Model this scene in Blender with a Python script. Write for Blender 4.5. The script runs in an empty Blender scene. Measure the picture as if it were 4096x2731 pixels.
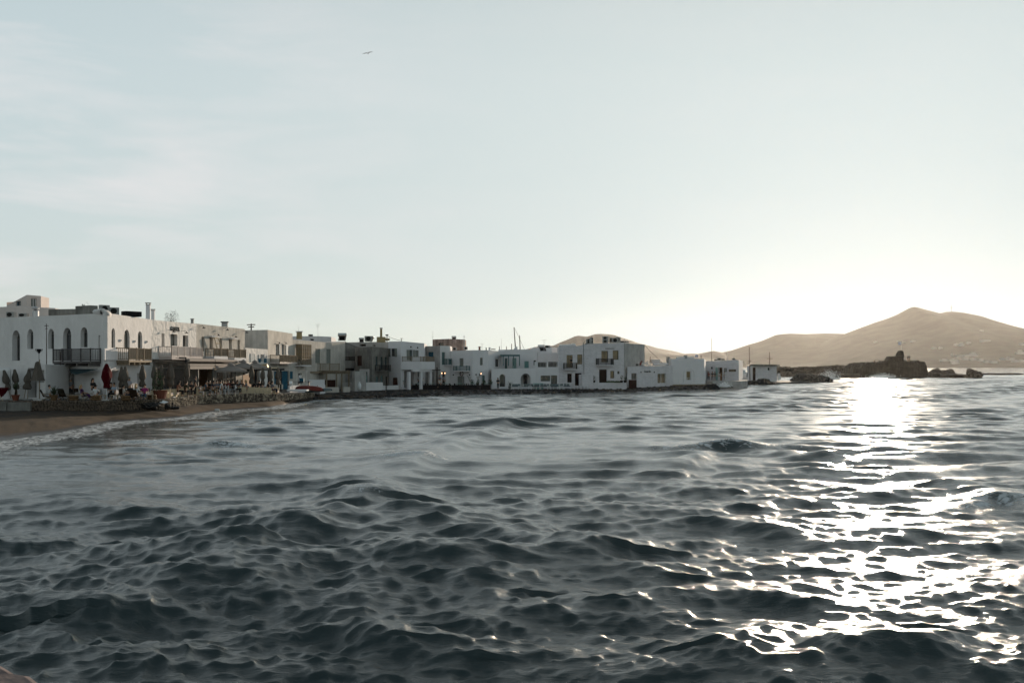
import bpy, bmesh, math, random
import numpy as np
from mathutils import Vector, Matrix, noise
random.seed(7)
PI = math.pi; R = math.radians
sc = bpy.context.scene
col = sc.collection
# camera model: 35 mm lens, level camera 4 m above the water looking along +Y
F, CX, HY, H = 3982.2, 2048.0, 1463.0, 4.0
def P(px, py, Y): return Vector(((px-CX)/F*Y, Y, H-(py-HY)/F*Y))
def G(px, py, z):
    Y = (H-z)*F/(py-HY); return P(px, py, Y)
def lerp(a, b, t): return a+(b-a)*t
def interp(pts, x):
    if x <= pts[0][0]: return pts[0][1]
    for (x0, y0), (x1, y1) in zip(pts, pts[1:]):
        if x <= x1: return lerp(y0, y1, (x-x0)/(x1-x0))
    return pts[-1][1]

cam_d = bpy.data.cameras.new('camera'); cam = bpy.data.objects.new('camera', cam_d); col.objects.link(cam)
cam.location = (0, 0, H); cam.rotation_euler = (PI/2, 0, 0)
cam_d.lens = 35; cam_d.sensor_width = 36; cam_d.shift_y = (HY-1365.5)/4096
cam_d.clip_start = .2; cam_d.clip_end = 20000
sc.camera = cam
sc.render.resolution_x = 1024; sc.render.resolution_y = 682
vs = sc.view_settings; vs.view_transform = 'Standard'; vs.look = 'None'; vs.gamma = 1

# ---------------------------------------------------------------- materials
def nt(name):
    m = bpy.data.materials.new(name); m.use_nodes = True
    n = m.node_tree; return m, n, n.nodes['Principled BSDF']
def lin(c):
    return tuple((x/12.92 if x <= .04045 else ((x+.055)/1.055)**2.4) for x in c)
def mat(name, c, rough=.7, var=.15, scale=3, bump=0, bscale=8, metal=0, spec=.22, c2=None, stretch=(1, 1, 1), streak=0, emit=0, detail=6, thr=None, alpha=1):
    """procedural: colour mixed with a darker tone by noise, optional bump, optional vertical streaks"""
    m, n, b = nt(name); L = n.links.new; N = n.nodes.new
    tc = N('ShaderNodeTexCoord'); mp = N('ShaderNodeMapping'); mp.inputs['Scale'].default_value = stretch
    L(tc.outputs['Object'], mp.inputs['Vector'])
    nz = N('ShaderNodeTexNoise'); nz.inputs['Scale'].default_value = scale; nz.inputs['Detail'].default_value = detail; nz.inputs['Roughness'].default_value = .6
    L(mp.outputs[0], nz.inputs['Vector'])
    rp = N('ShaderNodeValToRGB')
    lo, hi = thr or (.35, .65)
    rp.color_ramp.elements[0].position = lo; rp.color_ramp.elements[1].position = hi
    d = c2 or tuple(x*(1-var) for x in c)
    rp.color_ramp.elements[0].color = (*d, 1); rp.color_ramp.elements[1].color = (*c, 1)
    L(nz.outputs['Fac'], rp.inputs['Fac'])
    out = rp.outputs['Color']
    if streak:
        mp2 = N('ShaderNodeMapping'); mp2.inputs['Scale'].default_value = (1, 1, .12); L(tc.outputs['Object'], mp2.inputs['Vector'])
        n2 = N('ShaderNodeTexNoise'); n2.inputs['Scale'].default_value = 1.6; n2.inputs['Detail'].default_value = 8; n2.inputs['Roughness'].default_value = .7
        L(mp2.outputs[0], n2.inputs['Vector'])
        r2 = N('ShaderNodeValToRGB'); r2.color_ramp.elements[0].position = .42; r2.color_ramp.elements[1].position = .62
        r2.color_ramp.elements[0].color = (1-streak, 1-streak*1.05, 1-streak*1.1, 1); r2.color_ramp.elements[1].color = (1, 1, 1, 1)
        L(n2.outputs['Fac'], r2.inputs['Fac'])
        mx = N('ShaderNodeMix'); mx.data_type = 'RGBA'; mx.blend_type = 'MULTIPLY'; mx.inputs['Factor'].default_value = 1
        L(out, mx.inputs['A']); L(r2.outputs[0], mx.inputs['B']); out = mx.outputs['Result']
    L(out, b.inputs['Base Color'])
    b.inputs['Roughness'].default_value = rough; b.inputs['Metallic'].default_value = metal; b.inputs['Specular IOR Level'].default_value = spec
    if bump:
        n3 = N('ShaderNodeTexNoise'); n3.inputs['Scale'].default_value = bscale; n3.inputs['Detail'].default_value = 5
        L(mp.outputs[0], n3.inputs['Vector'])
        bp = N('ShaderNodeBump'); bp.inputs['Strength'].default_value = 1; bp.inputs['Distance'].default_value = bump
        L(n3.outputs['Fac'], bp.inputs['Height']); L(bp.outputs[0], b.inputs['Normal'])
    if emit:
        L(out, b.inputs['Emission Color']); b.inputs['Emission Strength'].default_value = emit
    return m
M = {}
M['white'] = mat('whitewash', (.70, .67, .655), .85, .12, .5, bump=.05, bscale=2.2, streak=.05, spec=.2)
M['white_lumpy'] = mat('lumpy_whitewash', (.73, .69, .655), .85, .08, .6, bump=.14, bscale=1.7, streak=.03, spec=.2, stretch=(1, 1, 1))
M['plain'] = mat('smooth_whitewash', (.69, .665, .665), .85, .08, .6, bump=.012, bscale=4, streak=.03, spec=.2)
M['brickwhite'] = mat('painted_rough_stone', (.66, .63, .64), .85, .16, 1.2, bump=.08, bscale=3, streak=.07, spec=.2, stretch=(1, 1, 2.5))
M['cream'] = mat('cream_plaster', (.62, .54, .5), .85, .12, .6, bump=.02, bscale=3, streak=.1, spec=.2)
M['old'] = mat('weathered_plaster', (.62, .57, .51), .9, .24, .7, bump=.07, bscale=2.5, streak=.15, spec=.2)
M['grey'] = mat('bare_cement', (.24, .23, .21), .9, .45, .8, bump=.04, bscale=3, streak=.22, spec=.2)
M['greyl'] = mat('light_cement', (.47, .45, .43), .9, .3, .8, bump=.03, bscale=3, streak=.18, spec=.2)
M['pink'] = mat('stained_pink_cement', (.47, .36, .32), .9, .4, 1.5, bump=.04, bscale=4, streak=.5, spec=.2)
M['pinkstone'] = mat('rough_pink_stone', (.2, .15, .14), .9, .45, 1.2, bump=.05, bscale=3)
M['gull'] = mat('grey_plumage', (.09, .09, .10), .8, .3, 8)
M['wood'] = mat('pale_weathered_wood', (.27, .215, .155), .7, .3, 5, stretch=(1, 1, .3), bump=.004, bscale=20, spec=.04)
M['woodl'] = mat('blond_wood', (.62, .5, .34), .6, .15, 5, bump=.003, bscale=20, spec=.04)
M['woodd'] = mat('dark_brown_wood', (.028, .017, .011), .7, .3, 4, stretch=(1, 1, .3), spec=.04)
M['woodg'] = mat('grey_painted_wood', (.11, .10, .098), .7, .2, 4, spec=.04)
M['black'] = mat('black_iron', (.012, .012, .014), .85, .2, 4, spec=.1)
M['frame_g'] = mat('grey_window_frame', (.14, .135, .125), .5, .1, 4, spec=.04)
M['frame_w'] = mat('white_window_frame', (.7, .7, .7), .5, .05, 4, spec=.04)
M['frame_b'] = mat('black_window_frame', (.02, .022, .026), .5, .1, 4, spec=.04)
M['blue'] = mat('teal_blue_paint', (.02, .11, .17), .5, .25, 3, spec=.04)
M['green'] = mat('grey_green_paint', (.10, .17, .17), .6, .2, 3, spec=.04)
M['sail'] = mat('dark_teal_cloth', (.03, .05, .055), .9, .2, 3, spec=.04)
M['mint'] = mat('mint_green_paint', (.2, .35, .33), .6, .2, 3, spec=.04)
M['shut'] = mat('grey_shutter_paint', (.22, .23, .21), .6, .15, 3, spec=.04)
M['red'] = mat('red_canvas', (.062, .003, .006), .8, .35, 3, bump=.02, bscale=6, spec=.04)
M['redp'] = mat('red_orange_hull', (.15, .022, .014), .5, .3, 2)
M['rust'] = mat('rust_red_door', (.045, .018, .013), .7, .4, 3, spec=.04)
M['canvas'] = mat('taupe_canvas', (.115, .097, .08), .9, .35, 3, bump=.03, bscale=5, stretch=(1, 1, .3))
M['canvas_g'] = mat('pale_grey_canvas', (.27, .235, .21), .9, .12, 3)
M['cushion'] = mat('charcoal_cushion', (.06, .065, .075), .9, .2, 6)
M['cushl'] = mat('taupe_cushion', (.32, .28, .26), .9, .15, 6)
M['cushg'] = mat('green_grey_cushion', (.16, .2, .2), .9, .5, 6, stretch=(5, 1, 1))
M['pouf'] = mat('tan_cord_pouf', (.13, .075, .035), .9, .35, 9, stretch=(1, 1, 4))
M['terra'] = mat('terracotta', (.16, .05, .03), .8, .2, 3)
M['metal'] = mat('dull_aluminium', (.45, .45, .46), .4, .15, 3, metal=.7)
M['steel'] = mat('bright_tank_steel', (.6, .58, .55), .25, .15, 3, metal=.9)
M['brass'] = mat('tan_metal_sheet', (.34, .26, .14), .5, .25, 3, metal=.3, spec=.04)
M['acbox'] = mat('grey_metal_casing', (.3, .3, .29), .5, .2, 3, spec=.04)
M['grille'] = mat('dark_fan_grille', (.02, .02, .02), .6, .2, 6, spec=.04)
M['plastic'] = mat('white_chair_plastic', (.7, .7, .7), .4, .05, 3, spec=.04)
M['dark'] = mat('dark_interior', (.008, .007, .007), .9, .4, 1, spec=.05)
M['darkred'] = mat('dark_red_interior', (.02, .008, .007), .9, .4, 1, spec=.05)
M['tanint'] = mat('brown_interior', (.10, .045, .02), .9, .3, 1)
M['leaf'] = mat('dark_leaf', (.045, .075, .03), .6, .5, 6)
M['leafp'] = mat('agave_leaf', (.06, .08, .045), .5, .4, 4)
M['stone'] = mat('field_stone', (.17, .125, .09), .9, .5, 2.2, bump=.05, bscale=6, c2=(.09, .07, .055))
M['stonel'] = mat('sunlit_pale_stone', (.5, .41, .31), .9, .6, 2.6, bump=.05, bscale=6, c2=(.10, .078, .06), thr=(.45, .6))  # sunlit brightness and contrast painted into the pale stone's two tones
M['mortar'] = mat('earth_mortar', (.035, .026, .02), .95, .4, 3, bump=.05, bscale=8)
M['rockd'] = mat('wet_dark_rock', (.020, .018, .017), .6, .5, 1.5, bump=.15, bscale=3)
M['rock'] = mat('brown_rock', (.075, .055, .042), .85, .5, .6, bump=.2, bscale=1.5)
M['paving'] = mat('cement_paving', (.10, .09, .08), .9, .3, 1.5, bump=.02, bscale=5)
M['skin'] = mat('skin', (.42, .24, .16), .6, .1, 5)
M['hair_d'] = mat('dark_hair', (.015, .01, .008), .5, .3, 20)
M['hair_b'] = mat('blond_hair', (.38, .25, .12), .5, .3, 20)
M['hair_g'] = mat('grey_hair', (.3, .28, .26), .5, .3, 20)
M['glass_g'] = mat('greenish_glass', (.3, .4, .35), .1, .1, 3)
M['bulb'] = mat('lit_warm_bulb', (1, .55, .3), .5, 0, 3, emit=2.5)
def glass(name, c, emit=0, rough=.08, tint2=None):
    m = mat(name, c, rough, .5, .8, spec=.8, c2=tint2, emit=emit); return m
M['glass'] = glass('dark_window_glass', (.05, .055, .06))
M['glassc'] = glass('curtained_window_glass', (.22, .21, .19), tint2=(.1, .1, .09))
M['glassw'] = glass('amber_glow_glass', (.17, .12, .06), emit=.07, tint2=(.05, .035, .02))  # amber glow painted into the panes as emission; no lamp behind them
M['glasst'] = glass('tan_reflection_pane', (.30, .2, .1), tint2=(.16, .12, .08))  # tan reflection painted in as the pane's base colour

# ---------------------------------------------------------------- mesh builder
class MB:
    def __init__(s): s.v = []; s.f = []; s.mi = []; s.cur = 0
    def add(s, vs, fs):
        o = len(s.v); s.v += [tuple(v) for v in vs]; s.f += [tuple(i+o for i in f) for f in fs]; s.mi += [s.cur]*len(fs); return s
    def box(s, c, d, rz=0, M4=None, taper=1):
        x, y, z = [k/2 for k in d]; t = taper
        vs = [(-x, -y, -z), (x, -y, -z), (x, y, -z), (-x, y, -z), (-x*t, -y*t, z), (x*t, -y*t, z), (x*t, y*t, z), (-x*t, y*t, z)]
        m = (M4 if M4 is not None else Matrix.Rotation(rz, 3, 'Z'))
        vs = [m @ Vector(v) + Vector(c) for v in vs]
        return s.add(vs, [(3, 2, 1, 0), (4, 5, 6, 7), (0, 1, 5, 4), (1, 2, 6, 5), (2, 3, 7, 6), (3, 0, 4, 7)])
    def hexa(s, b, t):
        return s.add(list(b)+list(t), [(3, 2, 1, 0), (4, 5, 6, 7), (0, 1, 5, 4), (1, 2, 6, 5), (2, 3, 7, 6), (3, 0, 4, 7)])
    def tube(s, pts, rs, n=6, cap=True):
        pts = [Vector(p) for p in pts]
        if not isinstance(rs, (list, tuple)): rs = [rs]*len(pts)
        rings = []; up = None
        for i, p in enumerate(pts):
            d = (pts[min(i+1, len(pts)-1)]-pts[max(i-1, 0)])
            d = d.normalized() if d.length > 1e-9 else Vector((0, 0, 1))
            if up is None:
                a = Vector((0, 0, 1)) if abs(d.z) < .9 else Vector((1, 0, 0)); up = d.cross(a).normalized()
            else:
                up = (up-d*up.dot(d)); up = up.normalized() if up.length > 1e-6 else d.orthogonal().normalized()
            w = d.cross(up)
            rings.append([p+(up*math.cos(k*2*PI/n)+w*math.sin(k*2*PI/n))*rs[i] for k in range(n)])
        vs = [v for r in rings for v in r]; fs = []
        for i in range(len(pts)-1):
            for k in range(n):
                a = i*n+k; b = i*n+(k+1) % n; fs.append((a, b, b+n, a+n))
        if cap:
            fs.append(tuple(range(n-1, -1, -1))); o = (len(pts)-1)*n; fs.append(tuple(range(o, o+n)))
        return s.add(vs, fs)
    def lathe(s, prof, n=12, c=(0, 0, 0), wob=None, sx=1, sy=1):
        vs = []; fs = []
        for i, (r, z) in enumerate(prof):
            for k in range(n):
                a = k*2*PI/n; rr = r*(wob(a, i) if wob else 1)
                vs.append((c[0]+math.cos(a)*rr*sx, c[1]+math.sin(a)*rr*sy, c[2]+z))
        for i in range(len(prof)-1):
            for k in range(n):
                a = i*n+k; b = i*n+(k+1) % n; fs.append((a, b, b+n, a+n))
        fs.append(tuple(range(n-1, -1, -1))); o = (len(prof)-1)*n; fs.append(tuple(range(o, o+n)))
        return s.add(vs, fs)
    def ball(s, c, r, nseg=6, nr=4, sc3=(1, 1, 1), jit=0, rot=None):
        vs = [(0, 0, -1)]; fs = []
        for i in range(1, nr):
            th = -PI/2+PI*i/nr
            for k in range(nseg):
                a = 2*PI*k/nseg+i*.5; vs.append((math.cos(a)*math.cos(th), math.sin(a)*math.cos(th), math.sin(th)))
        vs.append((0, 0, 1)); t = len(vs)-1
        for k in range(nseg):
            fs.append((0, 1+(k+1) % nseg, 1+k)); o = 1+(nr-2)*nseg; fs.append((o+k, o+(k+1) % nseg, t))
        for i in range(nr-2):
            for k in range(nseg):
                a = 1+i*nseg+k; b = 1+i*nseg+(k+1) % nseg; fs.append((a, b, b+nseg, a+nseg))
        out = []
        for v in vs:
            q = Vector(v)*(1+(random.uniform(-jit, jit) if jit else 0)); q = Vector((q.x*sc3[0], q.y*sc3[1], q.z*sc3[2]))*r
            if rot is not None: q = rot @ q
            out.append(q+Vector(c))
        return s.add(out, fs)
    def poly(s, pts, thick=None):
        n = len(pts)
        if thick is None: return s.add(pts, [tuple(range(n))])
        t = Vector(thick); vs = [Vector(p) for p in pts]+[Vector(p)+t for p in pts]
        fs = [tuple(range(n)), tuple(range(2*n-1, n-1, -1))]+[(i, i+n, (i+1) % n+n, (i+1) % n) for i in range(n)]
        return s.add(vs, fs)
    def build(s, name, m, parent=None, org=(0, 0, 0), smooth=False, bevel=0, fixn=False):
        me = bpy.data.meshes.new(name); o3 = Vector(org)
        me.from_pydata([tuple(Vector(v)-o3) for v in s.v], [], s.f)
        for x in (m if isinstance(m, (list, tuple)) else [m]): me.materials.append(x)
        if any(s.mi): me.polygons.foreach_set('material_index', s.mi)
        if fixn:
            bm = bmesh.new(); bm.from_mesh(me); bmesh.ops.remove_doubles(bm, verts=bm.verts, dist=.0005); bmesh.ops.recalc_face_normals(bm, faces=bm.faces); bm.to_mesh(me); bm.free()
        if smooth: me.shade_smooth()
        me.update(); o = bpy.data.objects.new(name, me); col.objects.link(o)
        if parent: o.parent = parent
        if bevel:
            b = o.modifiers.new('bevel', 'BEVEL'); b.width = bevel; b.segments = 2; b.limit_method = 'ANGLE'; b.angle_limit = R(40)
        return o
def tag(o, label=None, cat=None, group=None, kind=None):
    if label: o['label'] = label
    if cat: o['category'] = cat
    if group: o['group'] = group
    if kind: o['kind'] = kind
    return o
def thing(name, label, cat, loc=(0, 0, 0), rz=0, group=None):
    o = bpy.data.objects.new(name, None); col.objects.link(o); o.empty_display_size = .3
    o.location = loc; o.rotation_euler = (0, 0, rz); return tag(o, label, cat, group)
KIDS = {}
def copy_tree(o, parent=None, ch=None):
    c = o.copy(); col.objects.link(c)
    if parent: c.parent = parent
    for k in [x for x in col.objects if x.parent == o]: copy_tree(k, c)
    return c
def place(proto, used, loc, rz=0, label=None, group=None, scale=None):
    o = proto if not used.get(proto.name) else copy_tree(proto)
    used[proto.name] = True
    o.location = loc; o.rotation_euler = (0, 0, rz)
    if scale: o.scale = (scale,)*3 if not isinstance(scale, tuple) else scale
    if label: o['label'] = label
    if group: o['group'] = group
    return o
USED = {}
# ---------------------------------------------------------------- sun, sky
SUN_AZ = math.atan((3520-CX)/F); SUN_EL = R(6.8)
vs.exposure = 0.15
w = bpy.data.worlds.new('World'); sc.world = w; w.use_nodes = True
n = w.node_tree; bg = n.nodes['Background']; L = n.links.new; N = n.nodes.new
sky = N('ShaderNodeTexSky'); sky.sky_type = 'NISHITA'; sky.sun_disc = False
sky.sun_elevation = SUN_EL; sky.sun_rotation = SUN_AZ
sky.altitude = 0; sky.air_density = 1.0; sky.dust_density = 1.8; sky.ozone_density = 1.6
hs = N('ShaderNodeHueSaturation'); hs.inputs['Saturation'].default_value = 1.0; hs.inputs['Value'].default_value = 17
L(sky.outputs[0], hs.inputs['Color'])
# thin cirrus wisps
tc = N('ShaderNodeTexCoord'); mp = N('ShaderNodeMapping'); mp.inputs['Scale'].default_value = (2.2, 2.2, 11); mp.inputs['Rotation'].default_value = (0, R(14), 0)
L(tc.outputs['Generated'], mp.inputs['Vector'])
nz = N('ShaderNodeTexNoise'); nz.inputs['Scale'].default_value = 2.1; nz.inputs['Detail'].default_value = 7; nz.inputs['Roughness'].default_value = .55; nz.inputs['Distortion'].default_value = .35
L(mp.outputs[0], nz.inputs['Vector'])
rp = N('ShaderNodeValToRGB'); rp.color_ramp.elements[0].position = .47; rp.color_ramp.elements[1].position = .74
rp.color_ramp.elements[1].color = (.75, .75, .75, 1); L(nz.outputs['Fac'], rp.inputs['Fac'])
mx = N('ShaderNodeMix'); mx.data_type = 'RGBA'; mx.inputs['Factor'].default_value = 0; L(hs.outputs[0], mx.inputs['A']); mx.inputs['B'].default_value = (1, 1, 1, 1)
# soft shoulder: x / (1 + x/k)
SHK = 6.5
a1 = N('ShaderNodeVectorMath'); a1.operation = 'SCALE'; a1.inputs['Scale'].default_value = 1/SHK; L(mx.outputs['Result'], a1.inputs[0])
a2 = N('ShaderNodeVectorMath'); a2.operation = 'ADD'; a2.inputs[1].default_value = (1, 1, 1); L(a1.outputs[0], a2.inputs[0])
a3 = N('ShaderNodeVectorMath'); a3.operation = 'DIVIDE'; L(mx.outputs['Result'], a3.inputs[0]); L(a2.outputs[0], a3.inputs[1])
a4 = N('ShaderNodeVectorMath'); a4.operation = 'MULTIPLY'; a4.inputs[1].default_value = (.925, 1.05, 1.075); L(a3.outputs[0], a4.inputs[0]); 
sz = N('ShaderNodeSeparateXYZ'); L(tc.outputs['Generated'], sz.inputs[0]); mz = N('ShaderNodeMapRange'); mz.interpolation_type = 'SMOOTHSTEP'
mz.inputs['From Min'].default_value = .24; mz.inputs['From Max'].default_value = .85; mz.inputs['To Min'].default_value = 1; mz.inputs['To Max'].default_value = .36; L(sz.outputs['Z'], mz.inputs['Value'])
mk_ = N('ShaderNodeMapRange'); mk_.inputs['From Min'].default_value = -.02; mk_.inputs['From Max'].default_value = -.40; mk_.inputs['To Min'].default_value = .12; mk_.inputs['To Max'].default_value = 1; L(sz.outputs['X'], mk_.inputs['Value'])
cf = N('ShaderNodeMath'); cf.operation = 'MULTIPLY'; L(rp.outputs[0], cf.inputs[0]); L(mk_.outputs[0], cf.inputs[1])
cm = N('ShaderNodeMix'); cm.data_type = 'RGBA'; L(cf.outputs[0], cm.inputs['Factor']); L(a4.outputs[0], cm.inputs['A']); cm.inputs['B'].default_value = (7.3, 7.15, 7.2, 1)
a5 = N('ShaderNodeVectorMath'); a5.operation = 'SCALE'; L(cm.outputs['Result'], a5.inputs[0]); L(mz.outputs[0], a5.inputs['Scale']); L(a5.outputs[0], bg.inputs['Color']); bg.inputs['Strength'].default_value = .1
ld = bpy.data.lights.new('sun', 'SUN'); ld.energy = 4.2; ld.angle = R(.7); ld.color = (1, .83, .64)
lo = bpy.data.objects.new('sun', ld); col.objects.link(lo)
sdir = Vector((math.sin(SUN_AZ)*math.cos(SUN_EL), math.cos(SUN_AZ)*math.cos(SUN_EL), math.sin(SUN_EL)))
lo.rotation_euler = sdir.to_track_quat('Z', 'Y').to_euler()

# ---------------------------------------------------------------- shore lines, (photo column, distance)
WATER = [(-2500, 20), (-1200, 30), (-400, 42), (0, 51.5), (200, 56.5), (323, 63), (430, 69.5), (597, 73), (720, 76), (840, 84.7), (950, 89.5), (1080, 94.5), (1135, 101), (1200, 112), (1300, 117),
         (1500, 122.5), (1700, 131), (2000, 138.5), (2300, 146.5), (2500, 153.5), (2700, 160), (2860, 170), (2930, 176), (3100, 260), (3300, 520), (3600, 700)]
WALLF = [(-2500, 60), (-1200, 70), (-400, 76), (0, 76.6), (420, 76.6), (640, 79.5), (700, 84), (800, 91.5), (950, 96.5), (1100, 101), (1200, 108), (1260, 116)]   # terrace edge
def Ypx(pts, px): return interp(pts, px)
# ---------------------------------------------------------------- water
def build_water():
    ys = []; Y = 2.5
    while Y < 9000:
        ys.append(Y); step = Y*Y*2.9/15928
        if Y < 12: step = max(step, .05)
        elif Y < 230: step = min(max(step, .035), .30)
        else: step = min(max(.30, .3*(Y/230)**2.0), 60)
        Y += step
    ys = np.array(ys); nr = len(ys)
    ts = np.tan(np.radians(np.linspace(-37, 37, 760))); nc = len(ts)
    YY, TT = np.meshgrid(ys, ts, indexing='ij'); XX = YY*TT
    dY = np.gradient(ys)[:, None]*np.ones_like(XX); dX = YY*(ts[1]-ts[0])
    rng = np.random.default_rng(11)
    Z = np.zeros_like(XX); DX = np.zeros_like(XX); DY = np.zeros_like(XX)
    PXc = XX/YY*F+CX
    Yw = np.interp(PXc, [p[0] for p in WATER], [p[1] for p in WATER])
    wp = [(p[1]*(p[0]-CX)/F, p[1]) for p in WATER if p[0] <= 2930]
    # distance to the shoreline polyline
    dist = np.full(XX.shape, 1e9)
    for (x0, y0), (x1, y1) in zip(wp, wp[1:]):
        dx, dy = x1-x0, y1-y0; t = np.clip(((XX-x0)*dx+(YY-y0)*dy)/(dx*dx+dy*dy), 0, 1)
        dist = np.minimum(dist, np.hypot(XX-x0-t*dx, YY-y0-t*dy))
    shore = np.clip((dist-.5)/9, .10, 1); shore = np.where(YY > Yw, .08, shore)
    shore = np.where(PXc > 3000, 1, shore)
    # amplitude envelope so that groups of waves rise and fall
    env = .80+.16*np.exp(-((YY-12)/15)**2)+.20*np.sin(XX*.19+1.3*np.sin(YY*.11))*np.sin(YY*.17+.8+.9*np.sin(XX*.13))+.2*np.sin(XX*.21-YY*.17)
    nw = 150
    for i in range(nw):
        lam = .17*(9.5/.17)**(i/(nw-1)); lam *= rng.uniform(.93, 1.07)
        k = 2*np.pi/lam
        sp = .75 if lam < 1 else (.45 if lam < 3.5 else .36)
        th = -np.pi/2+(.22 if i % 3 else -.25)+rng.normal(0, sp)            # towards the camera and the beach
        slope = .066 if lam < .5 else .050 if lam < 1 else (.027 if lam < 3 else .018 if lam < 6 else .011)
        a = slope/k
        kx, ky = k*np.cos(th), k*np.sin(th)
        eff = abs(math.sin(th))*dY+abs(math.cos(th))*dX
        fade = np.clip((lam/eff-2.2)/2.5, 0, 1)
        ph = kx*XX+ky*YY+rng.uniform(0, 6.28)+.8*np.sin(.11*XX*np.sin(i)+.07*YY*np.cos(i*1.7))
        amp = a*fade
        Z += amp*(np.cos(ph) if lam < 1.2 else (2.3*((np.cos(ph)+1)/2)**1.9-.9)); s_ = np.sin(ph)*amp*.75; DX -= s_*np.cos(th); DY -= s_*np.sin(th)
    Z *= env; DX *= env; DY *= env
    # single crests seen in the photograph: px, py of the crest, half width m, height m, back length m, slant
    foam = np.zeros_like(XX)
    CR = [(1478, 2010, 2.2, .10, 1.2, .2, .45), (1240, 2135, 3.2, .25, 1.2, -.35, .0), (1640, 1845, 4.2, .34, 1.3, -.25, .8), (2860, 1800, 5.0, .42, 1.2, .12, .9), (3250, 1838, 4, .25, 1.2, .2, .2),
          (800, 1775, 4.5, .30, 1.2, -.5, 1.5), (1130, 1722, 4.2, .42, 1.3, .15, .35), (2560, 1715, 5, .40, 1.3, .1, .35), (2600, 1868, 4.0, .24, 1.4, 0, 0), (3960, 2015, 2.2, .33, .9, .4, 1.6), (3500, 2700, 3.0, .28, 1.3, .1, 0),
          (3060, 2580, 1.0, .22, .7, .4, 0), (2700, 2450, 2.5, .18, 1.3, -.3, 0), (1750, 2265, 2.2, .25, 1.2, .2, 0), (2950, 2120, 4, .22, 1.6, -.1, 0), (900, 2330, 3.0, .22, 1.4, -.5, 0), (3780, 2180, 2.4, .2, 1.2, .1, 0), (1420, 2420, 2.6, .2, 1.3, -.2, 0),
          (1950, 1690, 6, .35, 1.5, -.1, .3), (1480, 1640, 6, .3, 1.5, -.1, .3), (2250, 1600, 8, .35, 1.6, 0, .6), (3300, 1620, 7, .3, 1.6, 0, .2), (700, 1880, 4, .2, 1.5, -.3, 0), (300, 2020, 3, .2, 1.4, -.3, 0), (3600, 1690, 6, .28, 1.6, 0, .2), (2200, 2230, 3, .2, 1.5, .15, 0),
          (2840, 1548, 3, .5, 1.4, 0, 2.0), (2050, 1581, 9, .25, 1.4, 0, 1.0), (1650, 1592, 7, .25, 1.3, -.2, 1.2), (3200, 1515, 10, .5, 2, 0, 1.2), (3560, 1502, 9, .7, 2, 0, 1.6)]
    for px, py, hw, h, bl, sl, fo in CR:
        Y0 = H*F/(py+0-HY); X0 = (px-CX)/F*Y0
        u = (XX-X0)/hw; v = (YY-Y0)-sl*(XX-X0)-.25*np.sin((XX-X0)*2.1+px)*min(1, hw/4)
        e = np.exp(-u*u*1.2)
        hh = np.where(v < 0, np.exp(-(v/(bl*.6))**2), np.exp(-(v/(bl*1.2))**2))*e*h*.58
        Z += hh
        if fo:
            foam += 1.15*fo*e*np.exp(-((v+bl*.15)/(bl*.65))**2)
    RD = [([(1455, 2015), (1300, 2085), (1000, 2225), (700, 2350), (350, 2480)], .46, 1.0), ([(1560, 2040), (1700, 2090), (2000, 2165), (2350, 2225)], .34, .9), ([(500, 2480), (900, 2400), (1190, 2290), (1500, 2240), (1750, 2290), (1950, 2380)], .30, .7),
          ([(1520, 1965), (1590, 1905), (1680, 1850), (1850, 1770), (2020, 1705)], .40, 1.0), ([(2950, 2640), (3150, 2575), (3350, 2640), (3700, 2640), (3950, 2580), (4090, 2620)], .26, .5), ([(2700, 1905), (2850, 1795), (3050, 1815), (3300, 1835)], .30, .8), ([(2900, 2110), (3300, 2180), (3700, 2150)], .2, .6),
          ([(2600, 2440), (2950, 2390), (3250, 2450), (3500, 2560)], .18, .5), ([(600, 2680), (1000, 2560), (1400, 2560), (1800, 2650)], .15, .4), ([(1500, 2080), (1520, 2180), (1480, 2300), (1400, 2450), (1500, 2600)], .14, .45), ([(1900, 2330), (2250, 2280), (2600, 2310)], .16, .5), ([(100, 2150), (450, 2120), (800, 2090)], .2, .7), ([(1900, 2500), (2300, 2440), (2650, 2500)], .13, .4), ([(3800, 1950), (4000, 2005), (4200, 2040)], .32, .7)]
    for pts, h, wd in RD:
        W_ = [((px-CX)/(py-HY)*H, H*F/(py-HY)) for px, py in pts]; best = np.full(XX.shape, 1e9); sd = np.zeros_like(XX)
        for (x0, y0), (x1, y1) in zip(W_, W_[1:]):
            dx, dy = x1-x0, y1-y0; t = np.clip(((XX-x0)*dx+(YY-y0)*dy)/(dx*dx+dy*dy), 0, 1); ex = XX-x0-t*dx; ey = YY-y0-t*dy; dd = np.hypot(ex, ey); k_ = dd < best; best = np.where(k_, dd, best); sd = np.where(k_, ey, sd)
        wob = 1+.25*np.sin(XX*.9+YY*.6)+.12*np.sin(XX*2.3-YY*1.3)
        Z += .68*h*wob*np.where(sd < 0, np.exp(-(best/(wd*.8))**2), np.exp(-(best/(wd*1.9))**2))
    Z *= shore; DX *= shore; DY *= shore
    Z = np.where(YY > Yw-.0, Z*.4, Z)
    # foam by steepness and near the shore
    sandy = np.clip((1500-PXc)/250, .0, 1)
    fs = np.exp(-((dist-.8)/1.2)**2)*.92+np.exp(-(np.maximum(dist-2.5, 0)/6.0)**2)*.55
    fo2 = fs*(.35+.65*sandy)*(PXc < 3000)
    foam += fo2
    foam += np.clip((Z-.30)*3.0, 0, .5)*np.clip(YY/60, 0, 1)
    foam = np.minimum(foam, .98)
    rise = np.exp(-(dist/2.2)**2)*.05; Z += rise
    V = np.stack([XX+DX, YY+DY, Z], -1).reshape(-1, 3)
    idx = np.arange(nr*nc).reshape(nr, nc)
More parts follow.
